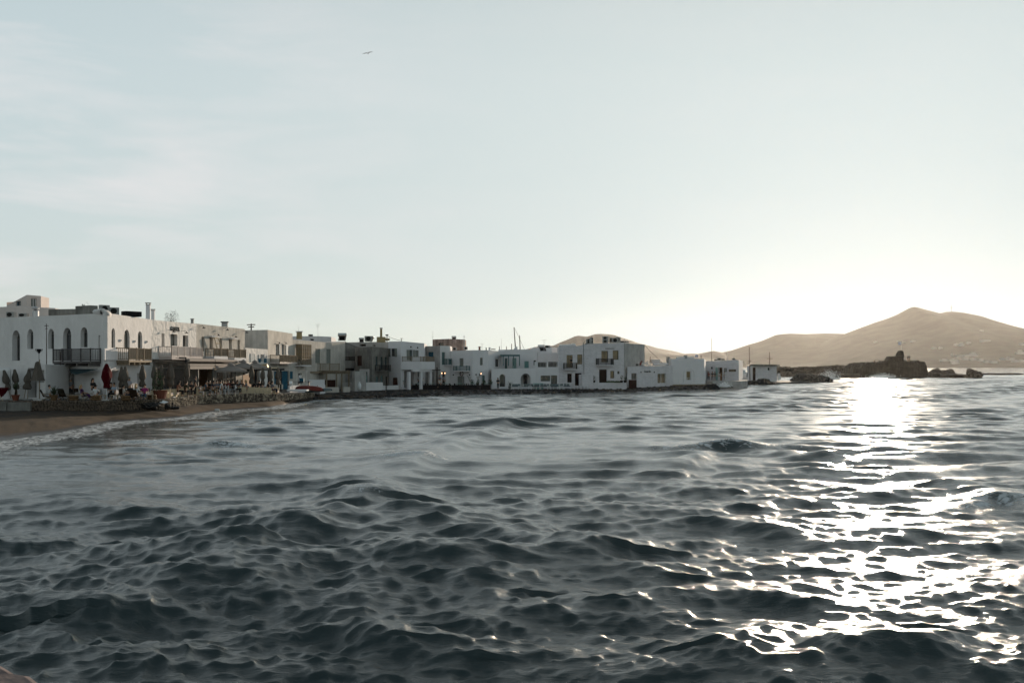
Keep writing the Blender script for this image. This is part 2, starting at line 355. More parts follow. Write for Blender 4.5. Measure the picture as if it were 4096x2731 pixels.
    q = np.stack([idx[:-1, :-1], idx[:-1, 1:], idx[1:, 1:], idx[1:, :-1]], -1).reshape(-1, 4)
    me = bpy.data.meshes.new('water'); me.vertices.add(len(V)); me.vertices.foreach_set('co', V.ravel())
    me.loops.add(q.size); me.loops.foreach_set('vertex_index', q.ravel()); me.polygons.add(len(q)); me.polygons.foreach_set('loop_start', np.arange(0, q.size, 4)); me.polygons.foreach_set('loop_total', np.full(len(q), 4))
    at = me.attributes.new('foam', 'FLOAT', 'POINT'); at.data.foreach_set('value', foam.ravel().astype(np.float32))
    at2 = me.attributes.new('ripple', 'FLOAT', 'POINT'); at2.data.foreach_set('value', np.clip(1.15-np.hypot(XX, YY)/65, .28, 1).ravel().astype(np.float32))
    me.update(); me.validate(); me.shade_smooth()
    o = bpy.data.objects.new('water', me); col.objects.link(o); tag(o, kind='structure')
    m, n, b = nt('sea_water'); L = n.links.new; N = n.nodes.new
    tc = N('ShaderNodeTexCoord'); mp = N('ShaderNodeMapping'); mp.inputs['Scale'].default_value = (.38, 1, 1); L(tc.outputs['Object'], mp.inputs['Vector'])
    nz = N('ShaderNodeTexNoise'); nz.inputs['Scale'].default_value = 4.5; nz.inputs['Detail'].default_value = 7; nz.inputs['Roughness'].default_value = .7; nz.inputs['Distortion'].default_value = .6; L(mp.outputs[0], nz.inputs['Vector'])
    bp = N('ShaderNodeBump'); bp.inputs['Distance'].default_value = .036; ra = N('ShaderNodeAttribute'); ra.attribute_name = 'ripple'; L(ra.outputs['Fac'], bp.inputs['Strength']); L(nz.outputs['Fac'], bp.inputs['Height'])
    nz2 = N('ShaderNodeTexNoise'); nz2.inputs['Scale'].default_value = .5; nz2.inputs['Detail'].default_value = 5; nz2.inputs['Roughness'].default_value = .6; L(mp.outputs[0], nz2.inputs['Vector'])
    bp2 = N('ShaderNodeBump'); bp2.inputs['Distance'].default_value = .035; L(nz2.outputs['Fac'], bp2.inputs['Height']); L(bp.outputs[0], bp2.inputs['Normal'])
    fa = N('ShaderNodeAttribute'); fa.attribute_name = 'foam'
    fz = N('ShaderNodeTexNoise'); fz.inputs['Scale'].default_value = 2.2; fz.inputs['Detail'].default_value = 9; fz.inputs['Roughness'].default_value = .72; fz.inputs['Distortion'].default_value = 1.2; L(tc.outputs['Object'], fz.inputs['Vector'])
    ad = N('ShaderNodeMath'); ad.operation = 'MULTIPLY_ADD'; ad.inputs[1].default_value = .27; L(fa.outputs['Fac'], ad.inputs[0]); L(fz.outputs['Fac'], ad.inputs[2])
    fr = N('ShaderNodeValToRGB'); fr.color_ramp.elements[0].position = .73; fr.color_ramp.elements[1].position = .80; L(ad.outputs[0], fr.inputs['Fac'])
    b.inputs['Base Color'].default_value = (.012, .024, .023, 1); b.inputs['Roughness'].default_value = .10; b.inputs['IOR'].default_value = 1.55
    L(bp2.outputs[0], b.inputs['Normal'])
    f = N('ShaderNodeBsdfPrincipled'); f.inputs['Base Color'].default_value = (.62, .62, .62, 1); f.inputs['Roughness'].default_value = .6; f.inputs['Subsurface Weight'].default_value = 0
    bf = N('ShaderNodeBump'); bf.inputs['Distance'].default_value = .12; L(fz.outputs['Fac'], bf.inputs['Height']); L(bf.outputs[0], f.inputs['Normal'])
    ms = N('ShaderNodeMixShader'); b2 = N('ShaderNodeBsdfPrincipled'); b2.inputs['Base Color'].default_value = (.012, .024, .023, 1); b2.inputs['Roughness'].default_value = .34; b2.inputs['IOR'].default_value = 1.55; L(bp2.outputs[0], b2.inputs['Normal'])
    m2 = N('ShaderNodeMixShader'); m2.inputs[0].default_value = .20; L(b.outputs[0], m2.inputs[1]); L(b2.outputs[0], m2.inputs[2])
    L(fr.outputs[0], ms.inputs[0]); L(m2.outputs[0], ms.inputs[1]); L(f.outputs[0], ms.inputs[2])
    L(ms.outputs[0], n.nodes['Material Output'].inputs['Surface']); me.materials.append(m)
build_water()

# ---------------------------------------------------------------- ground sheets
def sheet(name, stations, ts, m, zf, kind='structure'):
    """stations: photo columns; per column a list of (Y, z) rows"""
    mb = MB(); k = None
    for px in stations:
        rows = zf(px); k = len(rows)
        for Y, z in rows: mb.v.append(((px-CX)/F*Y, Y, z))
    for i in range(len(stations)-1):
        for j in range(k-1):
            a = i*k+j; mb.f.append((a, a+k, a+k+1, a+1)); mb.mi.append(0)
    o = mb.build(name, m, smooth=True); tag(o, kind=kind); return o
def nz3(x, y, s, seed=0): return noise.noise(Vector((x*s+seed, y*s, seed*.7)))
def beach_rows(px):
    w_ = Ypx(WATER, px); f_ = max(Ypx(WALLF, px)+1.5, w_+3)
    rows = [(w_-9, -1.2), (w_-3, -.30), (w_-.8, -.06)]
    for t in np.linspace(0, 1, 26):
        Y = lerp(w_, f_, t); z = .0+.62*t**.8+(.05*nz3((px-CX)/F*Y, Y, .6)+.03*nz3((px-CX)/F*Y, Y, 2.2))*min(1, t*6)*1.3
        rows.append((Y, z))
    return rows
m, n_, b = nt('beach_sand'); L = n_.links.new; N = n_.nodes.new
tc = N('ShaderNodeTexCoord')
z1 = N('ShaderNodeTexNoise'); z1.inputs['Scale'].default_value = 1.2; z1.inputs['Detail'].default_value = 8; L(tc.outputs['Object'], z1.inputs['Vector'])
z2 = N('ShaderNodeTexNoise'); z2.inputs['Scale'].default_value = 3.0; z2.inputs['Detail'].default_value = 8; z2.inputs['Roughness'].default_value = .75; mpp = N('ShaderNodeMapping'); mpp.inputs['Scale'].default_value = (.35, 1, 1); L(tc.outputs['Object'], mpp.inputs['Vector']); L(mpp.outputs[0], z2.inputs['Vector'])
sx = N('ShaderNodeSeparateXYZ'); L(tc.outputs['Object'], sx.inputs[0])
r1 = N('ShaderNodeValToRGB'); r1.color_ramp.elements[0].color = (.066, .040, .022, 1); r1.color_ramp.elements[1].color = (.10, .062, .034, 1); L(z1.outputs['Fac'], r1.inputs['Fac'])
# wet sand close to the water line, seaweed litter higher up
wet = N('ShaderNodeMapRange'); wet.inputs['From Min'].default_value = .09; wet.inputs['From Max'].default_value = .16; wet.inputs['To Min'].default_value = 1; wet.inputs['To Max'].default_value = 0; L(sx.outputs['Z'], wet.inputs['Value'])
mw = N('ShaderNodeMix'); mw.data_type = 'RGBA'; L(wet.outputs[0], mw.inputs['Factor']); L(r1.outputs[0], mw.inputs['A']); mw.inputs['B'].default_value = (.045, .038, .034, 1)
up = N('ShaderNodeMapRange'); up.inputs['From Min'].default_value = .28; up.inputs['From Max'].default_value = .60; up.inputs['To Min'].default_value = -.02; up.inputs['To Max'].default_value = .2; L(sx.outputs['Z'], up.inputs['Value'])
ad = N('ShaderNodeMath'); ad.operation = 'ADD'; L(z2.outputs['Fac'], ad.inputs[0]); L(up.outputs[0], ad.inputs[1])
r2 = N('ShaderNodeValToRGB'); r2.color_ramp.elements[0].position = .55; r2.color_ramp.elements[1].position = .61; L(ad.outputs[0], r2.inputs['Fac'])
ml = N('ShaderNodeMix'); ml.data_type = 'RGBA'; L(r2.outputs[0], ml.inputs['Factor']); L(mw.outputs['Result'], ml.inputs['A']); ml.inputs['B'].default_value = (.03, .022, .018, 1)
L(ml.outputs['Result'], b.inputs['Base Color'])
rr = N('ShaderNodeMapRange'); rr.inputs['To Min'].default_value = .9; rr.inputs['To Max'].default_value = .42; L(wet.outputs[0], rr.inputs['Value']); L(rr.outputs[0], b.inputs['Roughness']); b.inputs['Specular IOR Level'].default_value = .15
bp = N('ShaderNodeBump'); bp.inputs['Distance'].default_value = .036; ra = N('ShaderNodeAttribute'); ra.attribute_name = 'ripple'; L(ra.outputs['Fac'], bp.inputs['Strength']); L(ad.outputs[0], bp.inputs['Height']); L(bp.outputs[0], b.inputs['Normal'])
sheet('beach', list(range(-2500, -400, 150))+list(range(-400, 1330, 12)), None, m, beach_rows)
# terrace paving, one sheet from the wall edge far to the back
TZ = [(-2500, 1.3), (640, 1.3), (1000, 1.25), (1230, .9), (1330, .5)]
def terr_rows(px):
    f_ = Ypx(WALLF, px); z = interp(TZ, px); return [(f_+.25, z), (f_+3, z), (f_+8, z), (f_+20, z), (f_+260, z)]
sheet('terrace_paving', list(range(-2500, 0, 250))+list(range(0, 1300, 20)), None, M['paving'], terr_rows)
# quay ground behind the rocky bay shore
QF = [(1240, 117), (1300, 128), (1420, 134), (1560, 146), (1700, 149), (2000, 151), (2300, 153.5), (2450, 160), (2600, 168), (2860, 178), (2990, 186)]
QZ = [(1240, .45), (1500, .45), (2300, .42), (2450, .5), (2600, .55), (2990, .6)]
def quay_rows(px):
    w_ = Ypx(WATER, px); f_ = Ypx(QF, px); z = interp(QZ, px); rows = [(w_-3, -.8), (w_-.5, -.12)]
    for t in np.linspace(0, 1, 14):
        Y = lerp(w_, f_, t); zz = z*t**.7+(.16*nz3((px-CX)/F*Y, Y, .9, 3)+.1*nz3((px-CX)/F*Y, Y, 2.7, 5))*(1-t*.9)
        rows.append((Y, zz))
    return rows+[(f_+6, z), (f_+30, z), (f_+150, z)]
sheet('rocky_shore', list(range(1240, 2996, 6)), None, M['rockd'], quay_rows)

# ---------------------------------------------------------------- hills
def hill(name, sil, Yr, Yf, m, back=1.4, seed=0, nx=240, nt_=44):
    x0, x1 = sil[0][0], sil[-1][0]; mb = MB()
    for i in range(nx+1):
        px = lerp(x0, x1, i/nx); zr = H-(interp(sil, px)-HY)/F*Yr
        X = (px-CX)/F*Yr
        for j in range(nt_+1):
            t = j/nt_*2
            if t <= 1:
                Y = lerp(Yf, Yr, t); s = t
                h = lerp(-3, zr, s**1.1)
                h += (nz3(X, Y, .004, seed)*20+nz3(X, Y, .012, seed+3)*7)*s*(1-s)*2.2*min(1, max(zr, 0)/60)
            else:
                Y = lerp(Yr, Yr*back, t-1); h = lerp(zr, -3, (t-1))
            mb.v.append((X*(1 if t > 1 else lerp(.96, 1, t)), Y, h))
    k = nt_+1
    for i in range(nx):
        for j in range(nt_):
            a = i*k+j; mb.f.append((a, a+k, a+k+1, a+1)); mb.mi.append(0)
    o = mb.build(name, m, smooth=True); tag(o, kind='structure'); return o
M['hill'] = mat('dry_hillside', (.085, .07, .06), .95, .5, .02, bump=0, bscale=.03, detail=10)
SILA = [(2920, 1466), (3000, 1455), (3100, 1440), (3200, 1412), (3300, 1370), (3380, 1335), (3440, 1312), (3500, 1290), (3547, 1275), (3590, 1258), (3612, 1247), (3636, 1233), (3652, 1227), (3671, 1229), (3699, 1237), (3727, 1244), (3762, 1253), (3783, 1247.5), (3811, 1246), (3853, 1250), (3895, 1258), (3932, 1266), (3969, 1279), (4025, 1295), (4096, 1315), (4300, 1370), (4600, 1420), (5200, 1458), (5600, 1470)]
SILB = [(2560, 1468), (2640, 1440), (2690, 1420), (2736, 1415), (2770, 1413), (2791, 1414.6), (2812, 1411), (2830, 1407), (2855, 1403), (2875, 1407), (2889, 1409), (2925, 1402), (2961, 1393), (2995, 1378), (3022, 1371), (3053, 1361), (3080, 1350), (3102, 1340), (3130, 1336), (3163, 1334), (3224, 1336), (3303, 1333), (3377, 1335), (3450, 1345), (3700, 1400), (4000, 1460)]
SILC = [(1900, 1466), (2000, 1430), (2100, 1398), (2138, 1388), (2176, 1384), (2214, 1382), (2241, 1369), (2277, 1355), (2299, 1345), (2314, 1342), (2348, 1346), (2382, 1336), (2405, 1335), (2437, 1337), (2458, 1340), (2490, 1351), (2511, 1357), (2554, 1372), (2596, 1382), (2630, 1392), (2685, 1402), (2736, 1414), (2800, 1430), (3000, 1465)]
hill('far_hill', SILC, 3900, 3000, M['hill'], seed=2)
hill('middle_hill', SILB, 3500, 2700, M['hill'], seed=5)
hill('mountain', SILA, 3200, 2250, M['hill'], seed=9)
o = MB().add([(-9000, 2.2, -2), (9000, 2.2, -2), (9000, 9000, -2), (-9000, 9000, -2)], [(0, 1, 2, 3)]).build('seabed', M['rockd']); tag(o, kind='structure')

# ---------------------------------------------------------------- haze
mb = MB(); mb.box((600, 2700, 111), (5600, 5600, 228))
m = bpy.data.materials.new('haze_air'); m.use_nodes = True; n = m.node_tree; n.nodes.remove(n.nodes['Principled BSDF'])
pv = n.nodes.new('ShaderNodeVolumePrincipled'); pv.inputs['Color'].default_value = (1, .97, .92, 1); pv.inputs['Density'].default_value = .000020; pv.inputs['Anisotropy'].default_value = .72
n.links.new(pv.outputs[0], n.nodes['Material Output'].inputs['Volume'])
o = mb.build('haze', m); tag(o, 'thin pale sea haze that fades the far hills', 'haze', kind='stuff')
sc.cycles.volume_bounces = 1; sc.cycles.max_bounces = 6
sc.cycles.sample_clamp_indirect = 6
# ---------------------------------------------------------------- facades traced as photo columns/rows on real wall planes
ZM = {1: (0, 1160, 2.614), 2: (400, 1160, 3.137), 3: (900, 1260, 4.48), 4: (1300, 1270, 4.704), 5: (1700, 1270, 4.704), 6: (2150, 1300, 4.704), 7: (2600, 1330, 4.704), 8: (3000, 1200, 2.146), 0: (0, 0, 1)}
def c(k, u, v): a = ZM[k]; return (a[0]+u/a[2], a[1]+v/a[2])
def q(k, u0, v0, u1, v1): return c(k, u0, v0)+c(k, u1, v1)
class Fac:
    def __init__(s, A, B):                       # A, B: world xy of the left and right end as seen from the water
        s.A = Vector(A); s.B = Vector(B); s.L = (s.B-s.A).length; s.d = (s.B-s.A)/s.L
        s.n = Vector((s.d.y, -s.d.x))
    def off(s, o): return Fac(s.A+s.n*o, s.B+s.n*o)
    def u(s, px):
        k = (px-CX)/F; return (k*s.A.y-s.A.x)/(s.d.x-k*s.d.y)
    def Y(s, px): return s.A.y+s.d.y*s.u(px)
    def z(s, px, py): return H-(py-HY)/F*s.Y(px)
    def pt(s, u, z, o=0):
        p = s.A+s.d*u+s.n*o; return Vector((p.x, p.y, z))
    def m3(s): return Matrix(((s.d.x, -s.n.x, 0), (s.d.y, -s.n.y, 0), (0, 0, 1)))     # local x along wall, -y outwards
def fac(pxA, YA, pxB, YB): return Fac(((pxA-CX)/F*YA, YA), ((pxB-CX)/F*YB, YB))
def fbox(mb, f, u0, u1, z0, z1, o0, o1):
    """box on a facade between offsets o0 (inner) and o1 (outer)"""
    mb.hexa([f.pt(u0, z0, o1), f.pt(u1, z0, o1), f.pt(u1, z0, o0), f.pt(u0, z0, o0)], [f.pt(u0, z1, o1), f.pt(u1, z1, o1), f.pt(u1, z1, o0), f.pt(u0, z1, o0)])
ARCN = 7
def wall_cells(mb, f, z0, topf, holes):
    us = sorted({0.0, f.L}|{h[0] for h in holes}|{h[1] for h in holes}); zs = sorted({z0}|{h[2] for h in holes}|{h[3] for h in holes})
    def quad(a, b, c_, d): mb.add([a, b, c_, d], [(0, 1, 2, 3)])
    for i in range(len(us)-1):
        ua, ub = us[i], us[i+1]; um = (ua+ub)/2
        for j in range(len(zs)):
            za = zs[j]; last = j == len(zs)-1; zb = None if last else zs[j+1]
            zm_ = za+.01 if last else (za+zb)/2
            if any(h[0] < um < h[1] and h[2] < zm_ < h[3] for h in holes): continue
            if last: quad(f.pt(ua, za), f.pt(ub, za), f.pt(ub, topf(ub)), f.pt(ua, topf(ua)))
            else: quad(f.pt(ua, za), f.pt(ub, za), f.pt(ub, zb), f.pt(ua, zb))
    for h in holes:
        u0, u1, a, b, dep, arch = h
        zi = b
        if arch:
            r = (u1-u0)/2; rise = min(r, b-a-.1); zi = b-rise; pts = [(u0+r-r*math.cos(k*PI/ARCN), zi+rise*math.sin(k*PI/ARCN)) for k in range(ARCN+1)]
            h2 = ARCN//2
            for k in range(ARCN):
                (pa, za), (pb, zb) = pts[k], pts[k+1]
                mb.add([f.pt(pa, za), f.pt(pb, zb), f.pt(pb, b), f.pt(pa, b)], [(0, 1, 2, 3)])
                mb.add([f.pt(pa, za), f.pt(pa, za, -dep), f.pt(pb, zb, -dep), f.pt(pb, zb)], [(0, 1, 2, 3)])
        else: quad(f.pt(u0, b), f.pt(u0, b, -dep), f.pt(u1, b, -dep), f.pt(u1, b))
        quad(f.pt(u0, a), f.pt(u0, a, -dep), f.pt(u0, zi, -dep), f.pt(u0, zi)); quad(f.pt(u1, a), f.pt(u1, zi), f.pt(u1, zi, -dep), f.pt(u1, a, -dep))
        quad(f.pt(u0, a), f.pt(u1, a), f.pt(u1, a, -dep), f.pt(u0, a, -dep))
def window(root, org, f, rc, name, fm, gm, nx, ny, dep, arch, label, transom):
    u0, u1, a, b = rc; t = .055; w = u1-u0; hgt = b-a
    mb = MB(); D = -dep
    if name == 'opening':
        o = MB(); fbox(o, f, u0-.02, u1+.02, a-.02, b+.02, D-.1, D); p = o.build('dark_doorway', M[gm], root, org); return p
    fbox(mb, f, u0, u0+t, a, b, D-.06, D+.02); fbox(mb, f, u1-t, u1, a, b, D-.06, D+.02)
    fbox(mb, f, u0+t, u1-t, a, a+t, D-.06, D+.02)
    fbox(mb, f, u0+t, u1-t, b-t, b, D-.06, D+.02)
    if transom: zt = a+hgt*transom; fbox(mb, f, u0+t, u1-t, zt-.04, zt+.04, D-.06, D+.025)
    if name == 'door' and gm is None:                       # boarded leaf
        fbox(mb, f, u0+t, u1-t, a+t, b-t, D-.05, D-.015)
        for i in range(1, nx): uu = u0+w*i/nx; fbox(mb, f, uu-.012, uu+.012, a+t, b-t, D-.015, D)
        p = mb.build('door', M[fm], root, org); return p
    for i in range(1, nx): uu = u0+w*i/nx; fbox(mb, f, uu-.025, uu+.025, a+t, b-t, D-.055, D+.01)
    for i in range(1, ny): zz = a+hgt*i/ny; fbox(mb, f, u0+t, u1-t, zz-.015, zz+.015, D-.05, D+.005)
    p = mb.build(name, M[fm], root, org)
    if label: p['label'] = label
    gl = MB(); fbox(gl, f, u0+.03, u1-.03, a+.03, b-.03, D-.045, D-.035); gl.build('pane', M[gm], p)
    p.children[0].data.transform(Matrix.Translation(-Vector(org)))
    return p
def shutter(root, org, f, rc, m, name='shutter', o=.03, th=.04):
    u0, u1, a, b = rc; mb = MB(); t = .06
    fbox(mb, f, u0, u0+t, a, b, o, o+th); fbox(mb, f, u1-t, u1, a, b, o, o+th)
    for zz in (a, (a+b)/2-t/2, b-t): fbox(mb, f, u0+t, u1-t, zz, zz+t, o, o+th)
    n_ = max(4, int((b-a)/.13))
    for i in range(n_):
        zz = a+t+(b-a-2*t)*i/n_; fbox(mb, f, u0+t, u1-t, zz, zz+.07, o+.008, o+th-.008)
    fbox(mb, f, u0+t, u1-t, a+t, b-t, o+.004, o+.01)
    return mb.build(name, M[m], root, org)
def railing(root, org, path, z0, z1, m, sp=.13, name='railing', post=.05, bal=.018, every=1.5):
    """path: list of xy points"""
    mb = MB()
    for (a, b) in zip(path, path[1:]):
        a = Vector(a); b = Vector(b); L_ = (b-a).length
        mb.tube([(a.x, a.y, z1), (b.x, b.y, z1)], post*.7, 4); mb.tube([(a.x, a.y, z0+.08), (b.x, b.y, z0+.08)], post*.55, 4)
        k = max(2, int(L_/sp))
        for i in range(1, k): p = a+(b-a)*i/k; mb.tube([(p.x, p.y, z0+.08), (p.x, p.y, z1)], bal, 4, False)
        k2 = max(1, round(L_/every))
        for i in range(k2+1): p = a+(b-a)*i/k2; mb.box((p.x, p.y, (z0+z1)/2+.03), (post*1.6, post*1.6, z1-z0+.08), math.atan2(b.y-a.y, b.x-a.x))
    return mb.build(name, M[m], root, org)
def balcony(root, org, f, px0, px1, py_rail, py_floor, depth, slab='plain', rail='wood', th=.18, sp=.13, brackets=0, bal=.018, rh=None):
    g = f.off(depth); u0, u1 = g.u(px0), g.u(px1); um = (px0+px1)/2; z0 = g.z(px0, py_floor)+th; z1 = g.z(px0, py_rail)
    if rh: z1 = z0+rh
    mb = MB(); fbox(mb, f, u0, u1, z0-th, z0, -.02, depth)
    for i in range(brackets): uu = lerp(u0+.2, u1-.2, i/(brackets-1)); fbox(mb, f, uu-.07, uu+.07, z0-th-.22, z0-th-.002, .0, depth-.05)
    b_ = mb.build('balcony', M[slab], root, org, bevel=.015)
    A = [f.pt(u0+.04, 0, .03), f.pt(u0+.04, 0, depth-.04), f.pt(u1-.04, 0, depth-.04), f.pt(u1-.04, 0, .03)]
    railing(b_, org, [p.xy for p in A], z0+.003, z1, rail, sp, bal=bal); return b_, (u0, u1, z0, z1)
def building(name, label, pts, z0, m, ops=(), back=10, bevel=.07, group=None, cat='house', shut=(), mats=None, backdir=None):
    """pts: (px, Y, top py) corner by corner; ops: (facade index, kind, rect, options)"""
    XY = [Vector(((p[0]-CX)/F*p[1], p[1])) for p in pts]; tz = [H-(p[2]-HY)/F*p[1] for p in pts]
    fs = [Fac(a, b) for a, b in zip(XY, XY[1:])]
    cen = sum(XY, Vector((0, 0)))/len(XY); org = (cen.x, cen.y+back*.3, z0)
    root = thing(name, label, cat, org, 0, group)
    bd = Vector(backdir) if backdir else Vector((cen.x*.35, cen.y)).normalized()
    mb = MB(); todo = []
    for i, f in enumerate(fs):
        holes = []
        for o in ops:
            if o[0] != i: continue
            k = o[1]; x0, y0, x1, y1 = o[2]; xm = (x0+x1)/2; op = o[3] if len(o) > 3 else {}
            u0, u1 = f.u(x0), f.u(x1); b = f.z(xm, y0); a = max(f.z(xm, y1), z0+.02); dep = op.get('dep', .7 if k == 'opening' else .22)
            u0 = max(u0, .02); u1 = min(u1, f.L-.02)
            holes.append((u0, u1, a, b, dep, op.get('arch', False))); todo.append((k, f, (u0, u1, a, b), dep, op))
        t0, t1 = tz[i], tz[i+1]; wall_cells(mb, f, z0, lambda u, t0=t0, t1=t1, L_=f.L: lerp(t0, t1, u/L_), holes)
    B0 = XY[0]+bd*back; B1 = XY[-1]+bd*back; tb = (tz[0]+tz[-1])/2
    def w(a, b, ta, tb_): mb.add([(a.x, a.y, z0), (b.x, b.y, z0), (b.x, b.y, tb_), (a.x, a.y, ta)], [(0, 1, 2, 3)])
    w(XY[-1], B1, tz[-1], tz[-1]); w(B1, B0, tz[-1], tz[0]); w(B0, XY[0], tz[0], tz[0])
    rp_ = [(p.x, p.y, t) for p, t in zip(XY, tz)]+[(B1.x, B1.y, tz[-1]), (B0.x, B0.y, tz[0])]
    mid = (sum(p[0] for p in rp_)/len(rp_), sum(p[1] for p in rp_)/len(rp_), sum(tz)/len(tz)-.05)
    o_ = len(mb.v); mb.v += rp_+[mid]
    for i in range(len(rp_)): mb.f.append((o_+i, o_+(i+1) % len(rp_), o_+len(rp_))); mb.mi.append(0)
    wo = mb.build('wall', M[m], root, org, fixn=False)
    bm = bmesh.new(); bm.from_mesh(wo.data); bmesh.ops.remove_doubles(bm, verts=bm.verts, dist=.002); bm.to_mesh(wo.data); bm.free()
    if bevel:
        b = wo.modifiers.new('bevel', 'BEVEL'); b.width = bevel; b.segments = 3; b.limit_method = 'ANGLE'; b.angle_limit = R(50)
    for k, f, rc, dep, op in todo:
        window(root, org, f, rc, k, op.get('fm', 'frame_g'), op.get('gm', 'dark' if k == 'opening' else None if k == 'door' else 'glass'), op.get('nx', 2), op.get('ny', 1), dep-.02, op.get('arch'), op.get('label'), op.get('tr'))
    for s_ in shut:
        f = fs[s_[0]]; x0, y0, x1, y1 = s_[1]; xm = (x0+x1)/2
        shutter(root, org, f, (f.u(x0), f.u(x1), f.z(xm, y1), f.z(xm, y0)), s_[2], s_[3] if len(s_) > 3 else 'shutter')
    return root, org, fs
def part_box(root, org, name, m, lst, f, bevel=0):
    """lst: (px0, py0, px1, py1, o0, o1) boxes on facade f"""
    mb = MB()
    for x0, y0, x1, y1, o0, o1 in lst:
        xm = (x0+x1)/2; fbox(mb, f, f.u(x0), f.u(x1), f.z(xm, y1), f.z(xm, y0), o0, o1)
    return mb.build(name, M[m], root, org, bevel=bevel)
def lettering(root, org, text, f, px, py, height, m, sx=1, o=.03, name='lettering', bold=.0, spacing=1, pxw=None):
    cu = bpy.data.curves.new('lettering', 'FONT'); cu.body = text; cu.size = 1; cu.extrude = .02; cu.offset = bold; cu.align_x = 'CENTER'; cu.align_y = 'CENTER'; cu.space_character = spacing
    t = bpy.data.objects.new('tmp', cu); col.objects.link(t); dg = bpy.context.evaluated_depsgraph_get(); dg.update()
    me = bpy.data.meshes.new_from_object(t.evaluated_get(dg)); bpy.data.objects.remove(t)
    hs = max(v.co.y for v in me.vertices)-min(v.co.y for v in me.vertices); s = height/hs
    if pxw: ws = max(v.co.x for v in me.vertices)-min(v.co.x for v in me.vertices); sx = (f.u(pxw[1])-f.u(pxw[0]))/(ws*s)
    u = f.u(px); p = f.pt(u, f.z(px, py), o)
    mx = Matrix(((f.d.x*s*sx, 0, f.n.x, p.x-org[0]), (f.d.y*s*sx, 0, f.n.y, p.y-org[1]), (0, s, 0, p.z-org[2]), (0, 0, 0, 1)))
    me.transform(mx); me.materials.clear(); me.materials.append(M[m]); ob = bpy.data.objects.new(name, me); col.objects.link(ob); ob.parent = root; return ob
def wall_lamp(label, f, px, py, reach=.45, group='wall lamps above the balconies', kind=0):
    p = f.pt(f.u(px), f.z(px, py)); t = thing('wall_lamp', label, 'lamp', p, math.atan2(f.n.y, f.n.x)+PI/2, group)
    mb = MB()
    if kind == 0:       # gooseneck shade
        mb.tube([(0, -.01, .05), (0, -reach*.8, .09), (0, -reach, .0)], .018, 5); mb.build('arm', M['black'], t)
        mb = MB(); mb.lathe([(.03, 0), (.06, -.06), (.2, -.13), (.2, -.14)], 10, (0, -reach, 0)); mb.build('lamp_shade', M['black'], t)
    else:               # twin spot / box
        mb.box((0, -.06, 0), (.14, .12, .22)); mb.build('housing', M['black' if kind == 1 else 'frame_w'], t)
        mb = MB(); mb.box((0, -.13, .02), (.1, .02, .16)); mb.build('lens', M['glass'], t)
    return t
# ================================================================ town, from left to right
TZ0 = 1.2
# --- penthouse behind
building('rooftop_house', 'cream rooftop house with a slanting stair wall behind the arched white building', [c(1, -600, 205)[:1]+(104, c(1, 0, 205)[1])]+[c(1, 175, 0)[:1]+(101, c(1, 0, 168)[1]), c(1, 580, 0)[:1]+(101, c(1, 0, 188)[1])], 5, 'cream', back=7, bevel=.1)
r, og, fs = building('stair_tower', 'cream rooftop stair tower with a diagonal wall and tall window, far left', [(c(1, 70, 0)[0], 103.5, c(1, 0, 165)[1]), (c(1, 280, 0)[0], 102, c(1, 0, 50)[1]), (c(1, 428, 0)[0], 103, c(1, 0, 62)[1])], 7.5, 'cream',
    [(0, 'window', q(1, 165, 118, 218, 164), dict(fm='blue', nx=1)), (1, 'window', q(1, 325, 84, 384, 176), dict(fm='frame_w', nx=2, gm='glass'))], back=3, bevel=.15)
# --- arched corner building
A1 = [(-260, 97.5, 1273), (c(1, 0, 0)[0], 91.2, 1271.5), (412, 79.6, 1253), (430, 80.0, 1252), (605, 90, 1278)]
op = [(1, 'door', q(1, 127, 420, 208, 738), dict(arch=True, fm='woodg', dep=.5, gm='glass', nx=2, tr=.72)), (1, 'window', q(1, 286, 408, 348, 616), dict(arch=True, tr=.75, dep=.35, fm='frame_g')), (1, 'window', q(1, 502, 404, 565, 614), dict(arch=True, tr=.75, dep=.35)),
      (1, 'door', q(1, 660, 394, 744, 740), dict(arch=True, tr=.8, dep=.35, gm='glass', fm='frame_g')), (1, 'window', q(1, 842, 388, 915, 598), dict(arch=True, tr=.76, dep=.35)),
      (3, 'window', q(2, 145, 478, 190, 725), dict(arch=True, tr=.74, gm='glassc')), (3, 'door', q(2, 300, 497, 372, 740), dict(arch=True, tr=.8, gm='glassc')), (3, 'window', q(2, 473, 518, 530, 735), dict(arch=True, tr=.76, gm='glassc')),
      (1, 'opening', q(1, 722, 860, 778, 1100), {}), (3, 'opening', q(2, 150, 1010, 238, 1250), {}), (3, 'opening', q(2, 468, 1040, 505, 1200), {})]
r, og, fs = building('arched_building', 'large white corner building with arched windows and a rounded corner', A1, TZ0, 'white', op, back=16, bevel=.22, backdir=(-.8, .6))
fsh, flt = fs[1], fs[3]; FB1 = fs
balcony(r, og, fsh, c(1, 548, 0)[0], c(1, 945, 0)[0], c(1, 0, 622)[1], c(1, 0, 768)[1], .9, 'woodg', 'woodg', brackets=4, bal=.022)
balcony(r, og, flt, 516, 607, 1392, 1449, 1.05, 'wood', 'wood', brackets=5, bal=.028, sp=.16)
